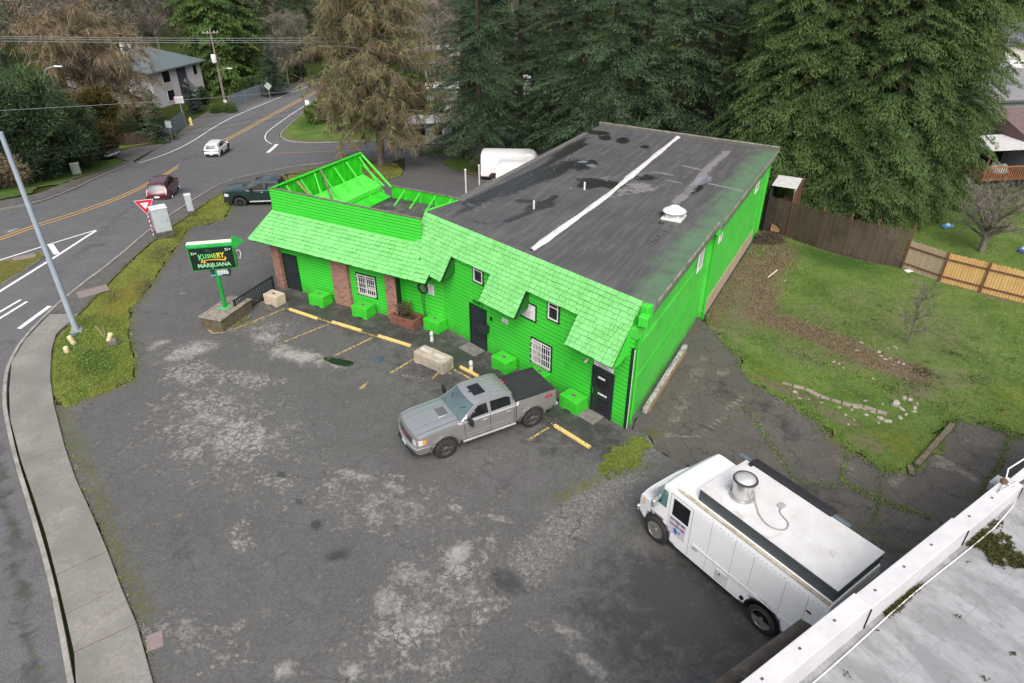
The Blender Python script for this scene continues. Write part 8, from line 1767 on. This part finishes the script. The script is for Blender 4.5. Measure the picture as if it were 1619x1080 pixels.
for s0, s1, z0, z1 in ((2.0, 3.4, 3.3, 4.9), (2.2, 3.5, .5, 2.1), (8.3, 9.1, 3.4, 4.8), (-.0, -.0, 0, 0)):
    if s1 > s0: b = MB(); FA_.box(b, s0*u-.08, s1*u+.08, .01, .05, za+z0-.08, za+z1+.08); w_ = put(ap, b, 'window', M_whitef); b = MB(); FA_.box(b, s0*u, s1*u, .05, .06, za+z0, za+z1); o = b.build('pane', M_dg, w_)
b = MB(); FA_.box(b, 1.9*u, 3.6*u, .02, .06, za+2.3, za+3.0); put(ap, b, 'spandrel', MATS['pale_blind'])
for zz, s0, s1 in ((0, 5.6, 7.4), ): b = MB(); b.beam(FA_.W(5.0*u, .7, za+2.4), FA_.W(7.2*u, 1.6, za+.1), .9, .12); put(ap, b, 'stair', mat('stair_grey', (.16, .17, .18), .9)); b = MB(); b.beam(FA_.W(5.0*u, 1.1, za+3.3), FA_.W(7.2*u, 2.0, za+1.0), .06, .5); put(ap, b, 'stair_rail', MATS['stair_grey'])
b = MB(); FA_.box(b, 1.2*u, 1.8*u, -5.8, -5.2, za+7, za+9.0); FA_.box(b, 2.0*u, 2.6*u, -5.8, -5.2, za+7, za+8.6); put(ap, b, 'chimney', MATS['white_sign'])
b = MB(); b.lathe([(.18, za+9.0), (.18, za+9.5), (.3, za+9.55), (.05, za+9.7)], 10, FA_.W(1.5*u, -5.5, 0)); put(ap, b, 'flue', M_blkp)
pa2 = P(175, 178); ap2, F2, z2 = box_house('apartment_building', 'second grey apartment block half hidden behind the ochre weeping tree', (pa2.x, pa2.y+4), an, 9, 10, 5.2, 2.2, M_apw, M_apr, .8, base=None); ap2['category'] = 'building'
for s0 in (1.2, 4.2, 6.8):
    for z0 in (.6, 3.4): b = MB(); F2.box(b, s0, s0+1.3, .01, .05, z2+z0, z2+z0+1.3); put(ap2, b, 'window', M_dg)
# grey carport building low left behind
M_gf = mat('grey_fence_board', (.16, .19, .22), .9, (.12, .145, .165), 4)
fg = [tuple(P(*q)[:2]) for q in ((243, 226), (268, 217), (294, 198))]; r = thing('grey_fence', (fg[0][0], fg[0][1], TZ(*fg[0])), 0, 'nearer grey board fence at the driveway mouth, left of the hydrant', 'fence'); board_fence(r, fg, 1.9, M_gf, .3, post=M_gf, rails=False, ph=.05)
fg2 = [tuple(P(*q)[:2]) for q in ((364, 172), (390, 162), (418, 151))]; r = thing('grey_fence', (fg2[0][0], fg2[0][1], TZ(*fg2[0])), 0, 'farther grey board fence under the light green cedars', 'fence'); board_fence(r, fg2, 1.9, M_gf, .3, post=M_gf, rails=False, ph=.05)
fg3 = [tuple(P(*q)[:2]) for q in ((172, 232), (205, 230), (242, 226))]; r = thing('brown_fence', (fg3[0][0], fg3[0][1], TZ(*fg3[0])), 0, 'low brown board fence behind the far grass strip', 'fence'); board_fence(r, fg3, 1.5, M_brown, .25, rails=False, ph=.05)
# utility pole with transformer and lamp
q = P(358, 172); r = thing('utility_pole', (q.x, q.y, q.z-.05), 0, 'wooden utility pole with white transformer and street light arm', 'utility pole'); hp = HT(329, 45, q.x, q.y)-q.z
MB().tube([(0, 0, 0), (0, 0, hp)], [.19, .12], 10).build('pole', mat('weathered_pole', (.24, .21, .18), .95, (.14, .11, .09), 3), r, smooth=40)
MB().box((0, 0, hp-.55), (2.2, .12, .14), .2).build('crossarm', MATS['weathered_pole'], r); [MB().lathe([(.06, hp-.48), (.06, hp-.3)], 8, (x*math.cos(.2), x*math.sin(.2), 0)).build('insulator', MATS['white_sign'], r) for x in (-1, -.4, .5, 1)]
MB().lathe([(.35, hp*.60), (.37, hp*.61), (.37, hp*.69), (.3, hp*.70)], 16, (-.1, -.5, 0)).build('transformer', mat('transformer_white', (.62, .64, .66), .5), r, smooth=40)
MB().tube([(0, 0, hp*.48), (.7, -.2, hp*.525), (1.7, -.5, hp*.53)], .05, 8).build('lamp_arm', MATS['galvanised'], r, smooth=40); MB().box((2.0, -.6, hp*.53), (.8, .3, .14), -.3).build('lamp_head', MATS['white_sign'], r, bevel=.04)
MB().box((.12, -.2, hp*.10), (.5, .02, .5)).build('sign_plate', MATS['white_sign'], r)
q2 = P(100, 205); r2 = thing('street_lamp', (TX(92, 74, 5), 74, TZ(0, 74)), 0, 'grey cobra-head street light rising from the dark cypresses', 'street lamp'); zt = HT(88, 118, r2.location.x, 74)-r2.location.z
MB().tube([(0, 0, 0), (0, 0, zt)], [.1, .07], 10).build('pole', M_pole, r2, smooth=40); MB().tube([(0, 0, zt), (.6, -.1, zt+.7), (1.6, -.3, zt+.95)], .05, 8).build('lamp_arm', M_pole, r2, smooth=40); MB().box((2.0, -.35, zt+.95), (.85, .28, .13), -.15).build('lamp_head', MATS['white_sign'], r2, bevel=.04)
# overhead wires
def wire(lab, a, c, sag, rad_, m, z=None):
    n = 26; A, B_ = Vector(a), Vector(c); pts = [A.lerp(B_, i/n)-Vector((0, 0, sag*4*(i/n)*(1-i/n))) for i in range(n+1)]; o = MB().tube([p-A for p in pts], rad_, 5).build('overhead_wire', m, smooth=60); o.location = A; return tag(o, lab, 'wire', 'overhead wires above the road')
M_w1 = mat('aluminium_wire', (.34, .36, .35), .5); M_w2 = mat('black_wire', (.03, .03, .03), .6)
def WPt(px, py, y): d = ray(px, py); t = y/d[1]; return (d[0]*t, y, CAMH+d[2]*t)
tp_ = r.location+Vector((0, 0, hp-.3))
for i, (yl, yr, lab) in enumerate(((57, 59, 'topmost of the three pale wires crossing the upper left'), (60, 63, 'middle of the three pale wires crossing the upper left'), (64.5, 66, 'lowest of the three pale wires crossing the upper left'))): wire(lab, WPt(-40, yl, 62), WPt(560, yr, 100), .15, .022, M_w1)
wire('pale wire running low across the apartments past the utility pole', WPt(-40, 177, 50), WPt(520, 139, 105), .2, .02, M_w1)
wire('upper black wire sloping past the dark cypresses', WPt(-40, 252, 44), WPt(500, 168, 112), .35, .016, M_w2); wire('second black wire sloping past the dark cypresses', WPt(-40, 259, 44), WPt(500, 176, 112), .35, .016, M_w2); wire('third black wire, lowest past the dark cypresses', WPt(-40, 265, 44), WPt(260, 222, 66), .25, .014, M_w2)
wire('black wire from the left edge across the ochre tree', WPt(-30, 210, 46), WPt(420, 170, 110), .5, .016, M_w2)
# signs and small things along the far road
def post_sign(px, py, pt, lab, w, h_, m, diamond=False, face=0.0):
    q = P(px, py); zt = HT(px, pt, q.x, q.y)-q.z; r = thing('road_sign', tuple(q), face, lab, 'sign'); MB().tube([(0, 0, 0), (0, 0, zt)], .035, 8).build('post', MATS['galvanised'], r); o = MB().box((0, 0, 0), (w, .03, h_)).build('sign_plate', m, r); o.location = (0, -.05, zt-h_/2)
    if diamond: o.rotation_euler = (0, rad(45), 0)
    return r
post_sign(273, 223, 190, 'grey-green back of a sign on a post before the nearer grey fence', .75, .9, mat('sign_back', (.32, .38, .37), .5)); post_sign(428, 160, 131, 'diamond sign back beside the far blue-grey spruce', .9, .9, MATS['sign_back'], True); post_sign(487, 172, 158, 'small white rectangular sign at the far corner curb', .6, .75, MATS['white_sign']); post_sign(702, 229, 203, 'narrow white sign on a dark post behind the guard rail', .3, .7, MATS['white_sign'])
q = P(303, 198); r = thing('fire_hydrant', tuple(q), 0, 'yellow fire hydrant beside the nearer grey fence', 'hydrant'); MB().lathe([(.16, 0), (.16, .08), (.11, .1), (.11, .5), (.15, .52), (.13, .62), (.04, .70), (.03, .76)], 14).build('barrel', mat('hydrant_yellow', (.72, .60, .20), .5), r, smooth=40)
for x in (-1, 1): MB().lathe([(.06, 0), (.06, .16*x)], 10, (0, 0, .38), axis='x').build('nozzle', MATS['hydrant_yellow'], r)
r.scale = (1.5,)*3
q = P(290, 186); r = thing('mail_box', tuple(q), .3, 'white and pink box sign standing behind the end of the nearer grey fence', 'sign board'); MB().box((0, 0, 2.5), (1.2, .5, .9)).build('box', MATS['white_sign'], r, bevel=.02); MB().box((-.65, .02, 2.5), (.1, .5, .7)).build('side_panel', mat('magenta', (.45, .06, .18), .5), r); MB().box((0, 0, 1.0), (.15, .15, 2.1)).build('post', MATS['galvanised'], r); r.name = 'box_sign'
# guard rail by the side street
a, c = P(663, 246), P(730, 237); d = c-a; r = thing('guard_rail', tuple(a), math.atan2(d.y, d.x), 'low wooden guard rail between side street and driveway', 'guard rail'); L = math.hypot(d.x, d.y); dzl = (c.z-a.z)
MB().beam((0, 0, .75), (L, 0, .75+dzl), .12, .25).build('rail', mat('pale_old_rail', (.30, .29, .26), .9, (.15, .14, .12), 3), r)
for k in range(4): MB().box((L*(k+.2)/3.4, .1, .35+dzl*k/3.4), (.2, .2, .9)).build('post', M_rust, r)
a, c = P(542, 249), P(628, 266); d = c-a; r = thing('timber_edging', (a.x, a.y, a.z+.05), math.atan2(d.y, d.x), 'rotten timber edging round the foot of the big bronze tree', 'edging'); L = math.hypot(d.x, d.y); dzl = c.z-a.z
for k in range(4): MB().beam((L*k/4+.1, 0, .2+dzl*k/4), (L*(k+1)/4-.1, .1*(-1)**k, .2+dzl*(k+1)/4), .22, .26).build('timber', mat('rotten_timber', (.10, .08, .06), .95, (.06, .045, .035), 4), r, bevel=.02)
# service pole and fence gate near the vans, forked trunks, bins
q = P(741, 251); r = thing('utility_pole', tuple(q), 0, 'brown wooden pole left of the forked trunks', 'utility pole'); MB().tube([(0, 0, 0), (0, 0, 9.5)], [.17, .13], 10).build('pole', mat('brown_pole', (.12, .09, .07), .95, (.07, .05, .04), 3), r, smooth=40); MB().box((0, -.18, 1.6), (.6, .1, .08)).build('bracket', MATS['galvanised'], r)
q = P(736, 251); r = thing('chain_link_gate', tuple(q), 0, 'short chain-link fence panel beside the brown wooden pole', 'fence'); 
for x in (0, 2.2): MB().tube([(x, 0, 0), (x, 0, 2.0)], .04, 6).build('post', MATS['galvanised'], r)
MB().tube([(0, 0, 1.95), (2.2, 0, 1.95)], .03, 6).build('rail', MATS['galvanised'], r); b = MB()
for k in range(14): x = 2.2*k/14; b.beam((x, 0, .1), (min(2.2, x+1.0), 0, .1+min(1.0, 2.2-x)*1.8), .012, .012); b.beam((x, 0, 1.9), (min(2.2, x+1.0), 0, 1.9-min(1.0, 2.2-x)*1.8), .012, .012)
b.build('mesh', MATS['galvanised'], r)
q = P(772, 242); r = thing('fir_tree', tuple(q), 0, 'forked dark trunks with high crown between brown pole and bins', 'tree', 'dark firs behind the shop')
MB().tube([(0, 0, -.2), (.1, 0, 2), (.5, 0, 12), (.7, 0, 20)], [.55, .42, .3, .1], 10).build('trunk', M_bark, r, smooth=60); MB().tube([(-.1, 0, 0), (-1.0, .1, 3), (-1.5, .2, 7), (-1.7, .2, 11)], [.35, .28, .2, .08], 9).build('trunk', mat('mossy_bark', (.07, .07, .03), .95, (.05, .04, .03), 4), r, smooth=60)
rs = np.random.RandomState(3); n = 9000; z = rs.uniform(5.5, 22, n); a_ = rs.uniform(0, 2*PI, n); cl_ = rs.rand(n); rr_ = (3.6*(1-(z-5.5)/20)+.4)*rs.rand(n)**.5; base = np.stack([np.cos(a_)*rr_+.3, np.sin(a_)*rr_, z-rr_*.25], 1); out = unit(np.stack([np.cos(a_), np.sin(a_), -.7-rs.rand(n)], 1)); sprays_mesh('crown', base, out, unit(np.cross(out, rs.normal(0, 1, (n, 3)))), rs.uniform(.35, .8, n), rs.uniform(.12, .22, n), np.stack([np.clip(np.sin(z*2+a_*3)*.4+.5, 0, 1), rs.rand(n), rr_/4], 1), M_fir, r)
for px, m_, lab in ((800, mat('bin_green', (.03, .07, .06), .6), 'dark green wheeled bin left of the blue bin'), (811, mat('bin_blue', (.02, .07, .22), .5), 'blue wheeled bin under the firs'), (824, mat('bin_grey', (.08, .10, .10), .6), 'grey wheeled bin right of the blue bin')):
    q = P(px, 236); r = thing('wheeled_bin', tuple(q), 0, lab, 'bin', 'wheeled bins under the firs'); MB().box((0, 0, .62), (.75, .75, 1.05), 0, taper=1.12).build('bin_body', m_, r, bevel=.03); MB().box((0, -.02, 1.2), (.9, .9, .1)).build('lid', m_, r, bevel=.03); [MB().lathe([(.12, -.04), (.12, .04)], 12, (x, .38, .12), axis='x').build('wheel', M_tyre, r) for x in (-.35, .35)]
# mobile homes seen between trunks
for px, y, L, lab, rzz in ((690, 90, 8, 'white mobile home end seen between bronze tree and firs', .2), (735, 112, 12, 'long white-roofed mobile home seen through the fir trunks', .1), (790, 118, 10, 'farther white-roofed mobile home beside the fir trunks', -.1), (700, 150, 14, 'distant pale long roof above the mobile homes', .1)):
    x = TX(px, y, 3); z = TZ(x, y); r = thing('mobile_home', (x, y, z), rzz, lab, 'mobile home', 'white mobile homes beyond the street'); MB().box((0, 0, 1.5), (L, 4.2, 2.6)).build('wall', mat('mobile_wall', (.42, .44, .42), .8, (.34, .36, .35), 2), r); b = MB(); [b.slab([(-L/2-.2, 0, 3.3), (-L/2-.2, s_*2.4, 2.8), (L/2+.2, s_*2.4, 2.8), (L/2+.2, 0, 3.3)][::s_], .08) for s_ in (1, -1)]; b.build('roof', MATS['white_roof_coating'], r); [MB().box((x_, -2.12, 1.8), (1.3, .05, .9)).build('window', M_dg, r) for x_ in (-L*.3, 0, L*.3)]
q = P(690, 205); r = thing('parked_trailer', (q.x+.2, q.y+1.5, q.z), .5, 'rounded white trailer top behind the far street corner', 'trailer'); MB().box((0, 0, 1.5), (4.4, 2.2, 2.2)).build('body', MATS['van_white_paint'] if 'van_white_paint' in MATS else M_whitef, r, bevel=.5, seg=3); [MB().lathe([(.3, -.1), (.3, .1)], 14, (x, -1.0, .3), axis='y').build('wheel', M_tyre, r) for x in (-.5, .5)]; MB().box((.3, -1.12, 1.8), (1.2, .04, .6)).build('window', M_dg, r)
# ------------------------------------------------------------------ neighbours on the right
M_sid = mat('blue_grey_siding', (.36, .43, .46), .7, (.30, .37, .40), 1.5); M_rp = mat('plum_brown_shingle', (.15, .105, .105), .9, (.11, .078, .078), 3, bump=.5, bscale=12)
q = P(1600, 305)
h0, FH, zh = box_house('house', 'neighbour house with plum-brown roof and blue-grey lap siding behind the cedars', (q.x+1.6, q.y+.3), 8, 12, 11, 3.0, 1.9, M_sid, M_rp, .6, hip=False, base=0.0)
b = MB(); [FH.box(b, .0, 12, .0, .03, .5+k*.22, .5+k*.22+.03) for k in range(11)]; put(h0, b, 'lap_lines', mat('siding_shadow', (.22, .27, .29), .8)); b = MB(); FH.box(b, -.05, 12.1, 0, .08, 0, .5); put(h0, b, 'foundation', mat('tan_foundation', (.40, .25, .17), .9))
dk = thing('deck', (q.x, q.y, 0), rad(8), 'covered brown wooden deck with railing and flat white roof by the neighbour house', 'deck'); MB().box((-.6, 2.0, 1.0), (4.4, 3.6, .15)).build('floor', M_rust, dk); MB().box((-.6, 2.0, 3.25), (4.8, 3.8, .1)).build('roof', MATS['white_roof_coating'], dk); MB().box((-.6, 3.8, 2.1), (4.4, .1, 2.1)).build('back_wall', M_well, dk)
for x in (-2.7, 1.5): MB().box((x, .25, 1.6), (.12, .12, 3.2)).build('post', M_rust, dk)
MB().box((-.6, .22, 1.95), (4.2, .08, .08)).build('hand_rail', mat('deck_orange', (.30, .13, .06), .8), dk)
for k in range(22): MB().box((-2.6+k*.19, .22, 1.5), (.05, .05, .85)).build('baluster', MATS['deck_orange'], dk)
tb = thing('tarpaulin_heap', (q.x-.4, q.y+1.9, 1.08), 0, 'pale heap of covered things standing on the neighbour deck', 'heap'); bm = bmesh.new(); bmesh.ops.create_icosphere(bm, subdivisions=3, radius=.7); rr = random.Random(2)
for v in bm.verts: v.co *= 1+rr.uniform(-.15, .15); v.co.z = max(0, v.co.z*.9)
me = bpy.data.meshes.new('cover'); bm.to_mesh(me); bm.free(); me.materials.append(mat('pale_tarp', (.42, .45, .46), .6)); o = bpy.data.objects.new('cover', me); col.objects.link(o); o.parent = tb
h1, F1, z1 = box_house('house', 'grey bungalow with white-framed window seen right of the cedars', (39, 66), 10, 14, 10, 3.0, 1.8, mat('greige_siding', (.40, .40, .37), .8, (.34, .34, .31), 1.5), mat('grey_shingle', (.20, .20, .205), .9, (.15, .15, .155), 3), .6, hip=False, base=0.0)
b = MB(); F1.box(b, 4.0, 6.0, .01, .06, 1.0, 2.3); w_ = put(h1, b, 'window', M_whitef); b = MB(); F1.box(b, 4.1, 4.95, .06, .07, 1.1, 2.2); F1.box(b, 5.05, 5.9, .06, .07, 1.1, 2.2); o = b.build('pane', M_dg, w_)
h2, F3, z3 = box_house('house', 'small far house with slate roof at the upper right edge', (70, 104), -8, 12, 9, 3.0, 2.2, mat('cream_siding', (.55, .53, .47), .8), mat('slate_shingle', (.12, .12, .15), .9, (.09, .09, .11), 3), .6, hip=False, base=0.0)
for s_ in (3, 7): b = MB(); F3.box(b, s_, s_+1.4, .01, .05, .9, 2.2); put(h2, b, 'window', M_dg)
tag(sheet('bark_garden', [('w', 52, 78), ('w', 90, 80), ('w', 95, 96), ('w', 58, 94)], mat('red_brown_mulch', (.17, .09, .065), .95, (.12, .07, .05), 2), .05, 2.0), kind='structure'); tag(sheet('street', [('w', 55, 96), ('w', 110, 98), ('w', 110, 103), ('w', 55, 101)], M_path, .07, 3.0, {'wear': lambda X, Y: (X*0, X*0, X*0), 'cover': lambda X, Y: (X*0, X*0, X*0)}), kind='structure')
hatch('hatchback_car', 'distant white car on the street at the upper right edge', 'car', (TX(1606, 99, 1), 99, .1), 2.9, MATS['x'] if 'x' in MATS else paintm('plain_white_paint', (.68, .68, .68), .3, 0, .6), 1.8, 4.4, 1.5, 2.65, .32, None, 'hatch', M_chrome)
bb_ = Kind([bushy(1.8, 1.3, 121, M_amber_f, 9, 1500, .2, .1, name='garden_bush'), bushy(2.4, 1.6, 122, M_lime, 9, 1500, .2, .1, name='garden_bush')], 'bush', 'bushes in the neighbour gardens')
for k, x, y, lab in ((0, 42.5, 63.5, 'bronze garden bush in front of the grey bungalow'), (1, 45.5, 62.5, 'light green garden bush in front of the grey bungalow'), (1, 60, 84, 'light green bush on the red-brown garden slope'), (0, 64, 88, 'bronze bush on the red-brown garden slope')): bb_.put(k, x, y, x, 1.0, lab, 0)
# garden toys and litter
for px, py, c_, lab, sz in ((1500, 272, (.35, .62, .58), 'pale teal plastic toy bin under the cedars', (.6, .5, .8)), (1497, 361, (.10, .32, .70), 'blue and white plastic toy on the grass behind the fence', (.8, .35, .3)), (1618, 400, (.10, .18, .50), 'dark blue toy on the grass at the right edge', (.6, .4, .35))):
    q = P(px, py); r = thing('garden_toy', (q.x, q.y, .04), .4, lab, 'toy'); MB().box((0, 0, sz[2]*.4), (sz[0], sz[1], sz[2]*.7)).build('body', mat('toy_%d' % px, c_, .4), r, bevel=.08, seg=2); MB().lathe([(sz[1]*.5, sz[2]*.72), (sz[1]*.3, sz[2]*1.0), (.02, sz[2]*1.05)], 14).build('top', M_whitef if px != 1500 else mat('toy_%d' % px, c_, .4), r, smooth=40)
o = MB().box((0, 0, .03), (.5, .3, .06), .3).build('litter_paper', MATS['white_sign'], bevel=.02); o.location = at(1437, 430, 0, .04); tag(o, 'crumpled white scrap lying below the faded fence', 'litter')
# ------------------------------------------------------------------ grass blades: too many to count
def tufts(name, poly, n, L, W, m, seed, label, dz=.06, dens=None):
    rs = np.random.RandomState(seed); P2 = np.array([to2(p) for p in poly]); x0, y0 = P2.min(0); x1, y1 = P2.max(0); X = rs.uniform(x0, x1, n*4); Y = rs.uniform(y0, y1, n*4); k = inpoly(X, Y, [tuple(p) for p in P2])
    if dens is not None: k &= rs.rand(len(X)) < dens(X, Y)
    X, Y = X[k][:n], Y[k][:n]; N_ = len(X); base = np.stack([X, Y, T(X, Y)+dz], 1); out = unit(rs.normal(0, .55, (N_, 3))+np.array([0, 0, .9])); out[:, 2] = np.abs(out[:, 2])
    cl_ = .5+.5*np.sin(X*1.7+np.cos(Y*2.1)*2)*np.cos(Y*1.3); o = sprays_mesh(name, base, out, unit(np.cross(out, rs.normal(0, 1, (N_, 3)))), L*rs.uniform(.5, 1.5, N_), W*rs.uniform(.6, 1.4, N_), np.stack([np.clip(cl_*.6+rs.rand(N_)*.4, 0, 1), rs.rand(N_), rs.rand(N_)], 1), m, None, .4); return tag(o, label, 'grass', None, 'stuff')
M_gb = foliage_mat('grass_blades', (.07, .125, .025), (.15, .24, .05), (.26, .34, .10)); M_gy = foliage_mat('mossy_blades', (.12, .15, .025), (.24, .28, .05), (.36, .40, .10))
tufts('grass_tufts', [(85, 610), (90, 545), (126, 500), (180, 500), (203, 528), (213, 578), (205, 605), (130, 630), (106, 642)], 7000, .06, .03, M_gb, 1, 'long grass growing round the street light pole', .1)
tufts('grass_tufts', [q for q in VERGE if q[1] < 560 and q[1] > 250], 12000, .08, .03, M_gy, 2, 'short mossy grass along the roadside verge', .1)
tufts('grass_tufts', GRASS, 60000, .09, .03, M_gb, 3, 'rough short grass covering the vacant lot', .05, lambda X, Y: .25+.75*sst((np.sin(X*.7+1)*np.cos(Y*.6)+.8)))
tufts('grass_tufts', [(945, 745), (985, 700), (1018, 690), (1030, 712), (1000, 742), (965, 760)], 1200, .06, .03, M_gb, 4, 'grass patch at the front corner of the shop', .03)
sheet('grass', [(945, 748), (962, 715), (990, 697), (1018, 688), (1026, 705), (1005, 738), (975, 752)], M_verge, .045, .15, {'wear': lambda X, Y: (blobs([(955, 745, 10, 8, 0, .8)])(X, Y), X*0, X*0), 'cover': lambda X, Y: (blobs([(970, 740, 20, 10, 0, .8)])(X, Y), X*0+.3, X*0)}, rough_edge=.1)
def edge_tufts(pts, n, spread, m, seed, label, L=.09):
    rs = np.random.RandomState(seed); Q = densify([tuple(to2(p)) for p in pts], .3, False); Q = np.array(Q); idx = rs.randint(0, len(Q), n); cl = rs.rand(len(Q))**2; k = rs.rand(n) < .15+cl[idx]; idx = idx[k]; n = len(idx)
    X = Q[idx, 0]+rs.normal(0, spread, n); Y = Q[idx, 1]+rs.normal(0, spread, n); base = np.stack([X, Y, T(X, Y)+.03], 1); out = unit(rs.normal(0, .7, (n, 3))+np.array([0, 0, .8])); out[:, 2] = np.abs(out[:, 2])
    o = sprays_mesh('grass_tufts', base, out, unit(np.cross(out, rs.normal(0, 1, (n, 3)))), L*rs.uniform(.5, 1.5, n), .035*rs.uniform(.6, 1.4, n), rs.rand(n, 3), m, None, .4); return tag(o, label, 'grass', None, 'stuff')
edge_tufts([q for q in GRASS if q[0] != 'w' and q[1] > 495][::-1][:13], 9000, .2, M_gb, 31, 'ragged grass spreading from the vacant lot onto the old asphalt')
edge_tufts([(1205, 375), (1235, 400), (1210, 440), (1200, 500), (1260, 520), (1330, 545), (1390, 575), (1440, 590)], 9000, .75, M_twig_b, 34, 'dead leaves and twigs strewn over the brown strip', .12)
edge_tufts([(1120, 500), (1150, 440), (1190, 385)], 3000, .6, M_twig_b, 35, 'dead stalks along the foot of the green side wall', .12)
edge_tufts(VERGE[20:], 5000, .12, M_gy, 32, 'mossy fringe of the verge along the parking lot', .06)
edge_tufts(SWR[:10], 2500, .1, M_gy, 33, 'thin moss along the inner edge of the sidewalk', .04)
for i_, (ps_, n_) in enumerate((([(340, 505), (352, 524), (400, 512), (396, 500), (355, 515)], 260), ([(1180, 640), (1262, 758), (1330, 768), (1332, 776), (1255, 766), (1172, 645)], 700), ([(1345, 700), (1334, 760), (1382, 783), (1470, 818), (1466, 826), (1375, 792), (1324, 764), (1338, 700)], 900), ([(1602, 688), (1584, 742), (1548, 792), (1540, 786), (1572, 738), (1590, 690)], 900), ([(1390, 745), (1394, 792), (1380, 832), (1374, 830), (1386, 790)], 400))):
    tufts('crack_weeds', ps_, n_, .09, .03, M_gb if i_ else M_gy, 20+i_, ('weeds round the sign base', 'weeds in the crack nearest the food truck', 'weeds in the long cracks of the old yard', 'weeds along the yard edge by the white building', 'weeds in the short crack across the yard')[i_], .03)
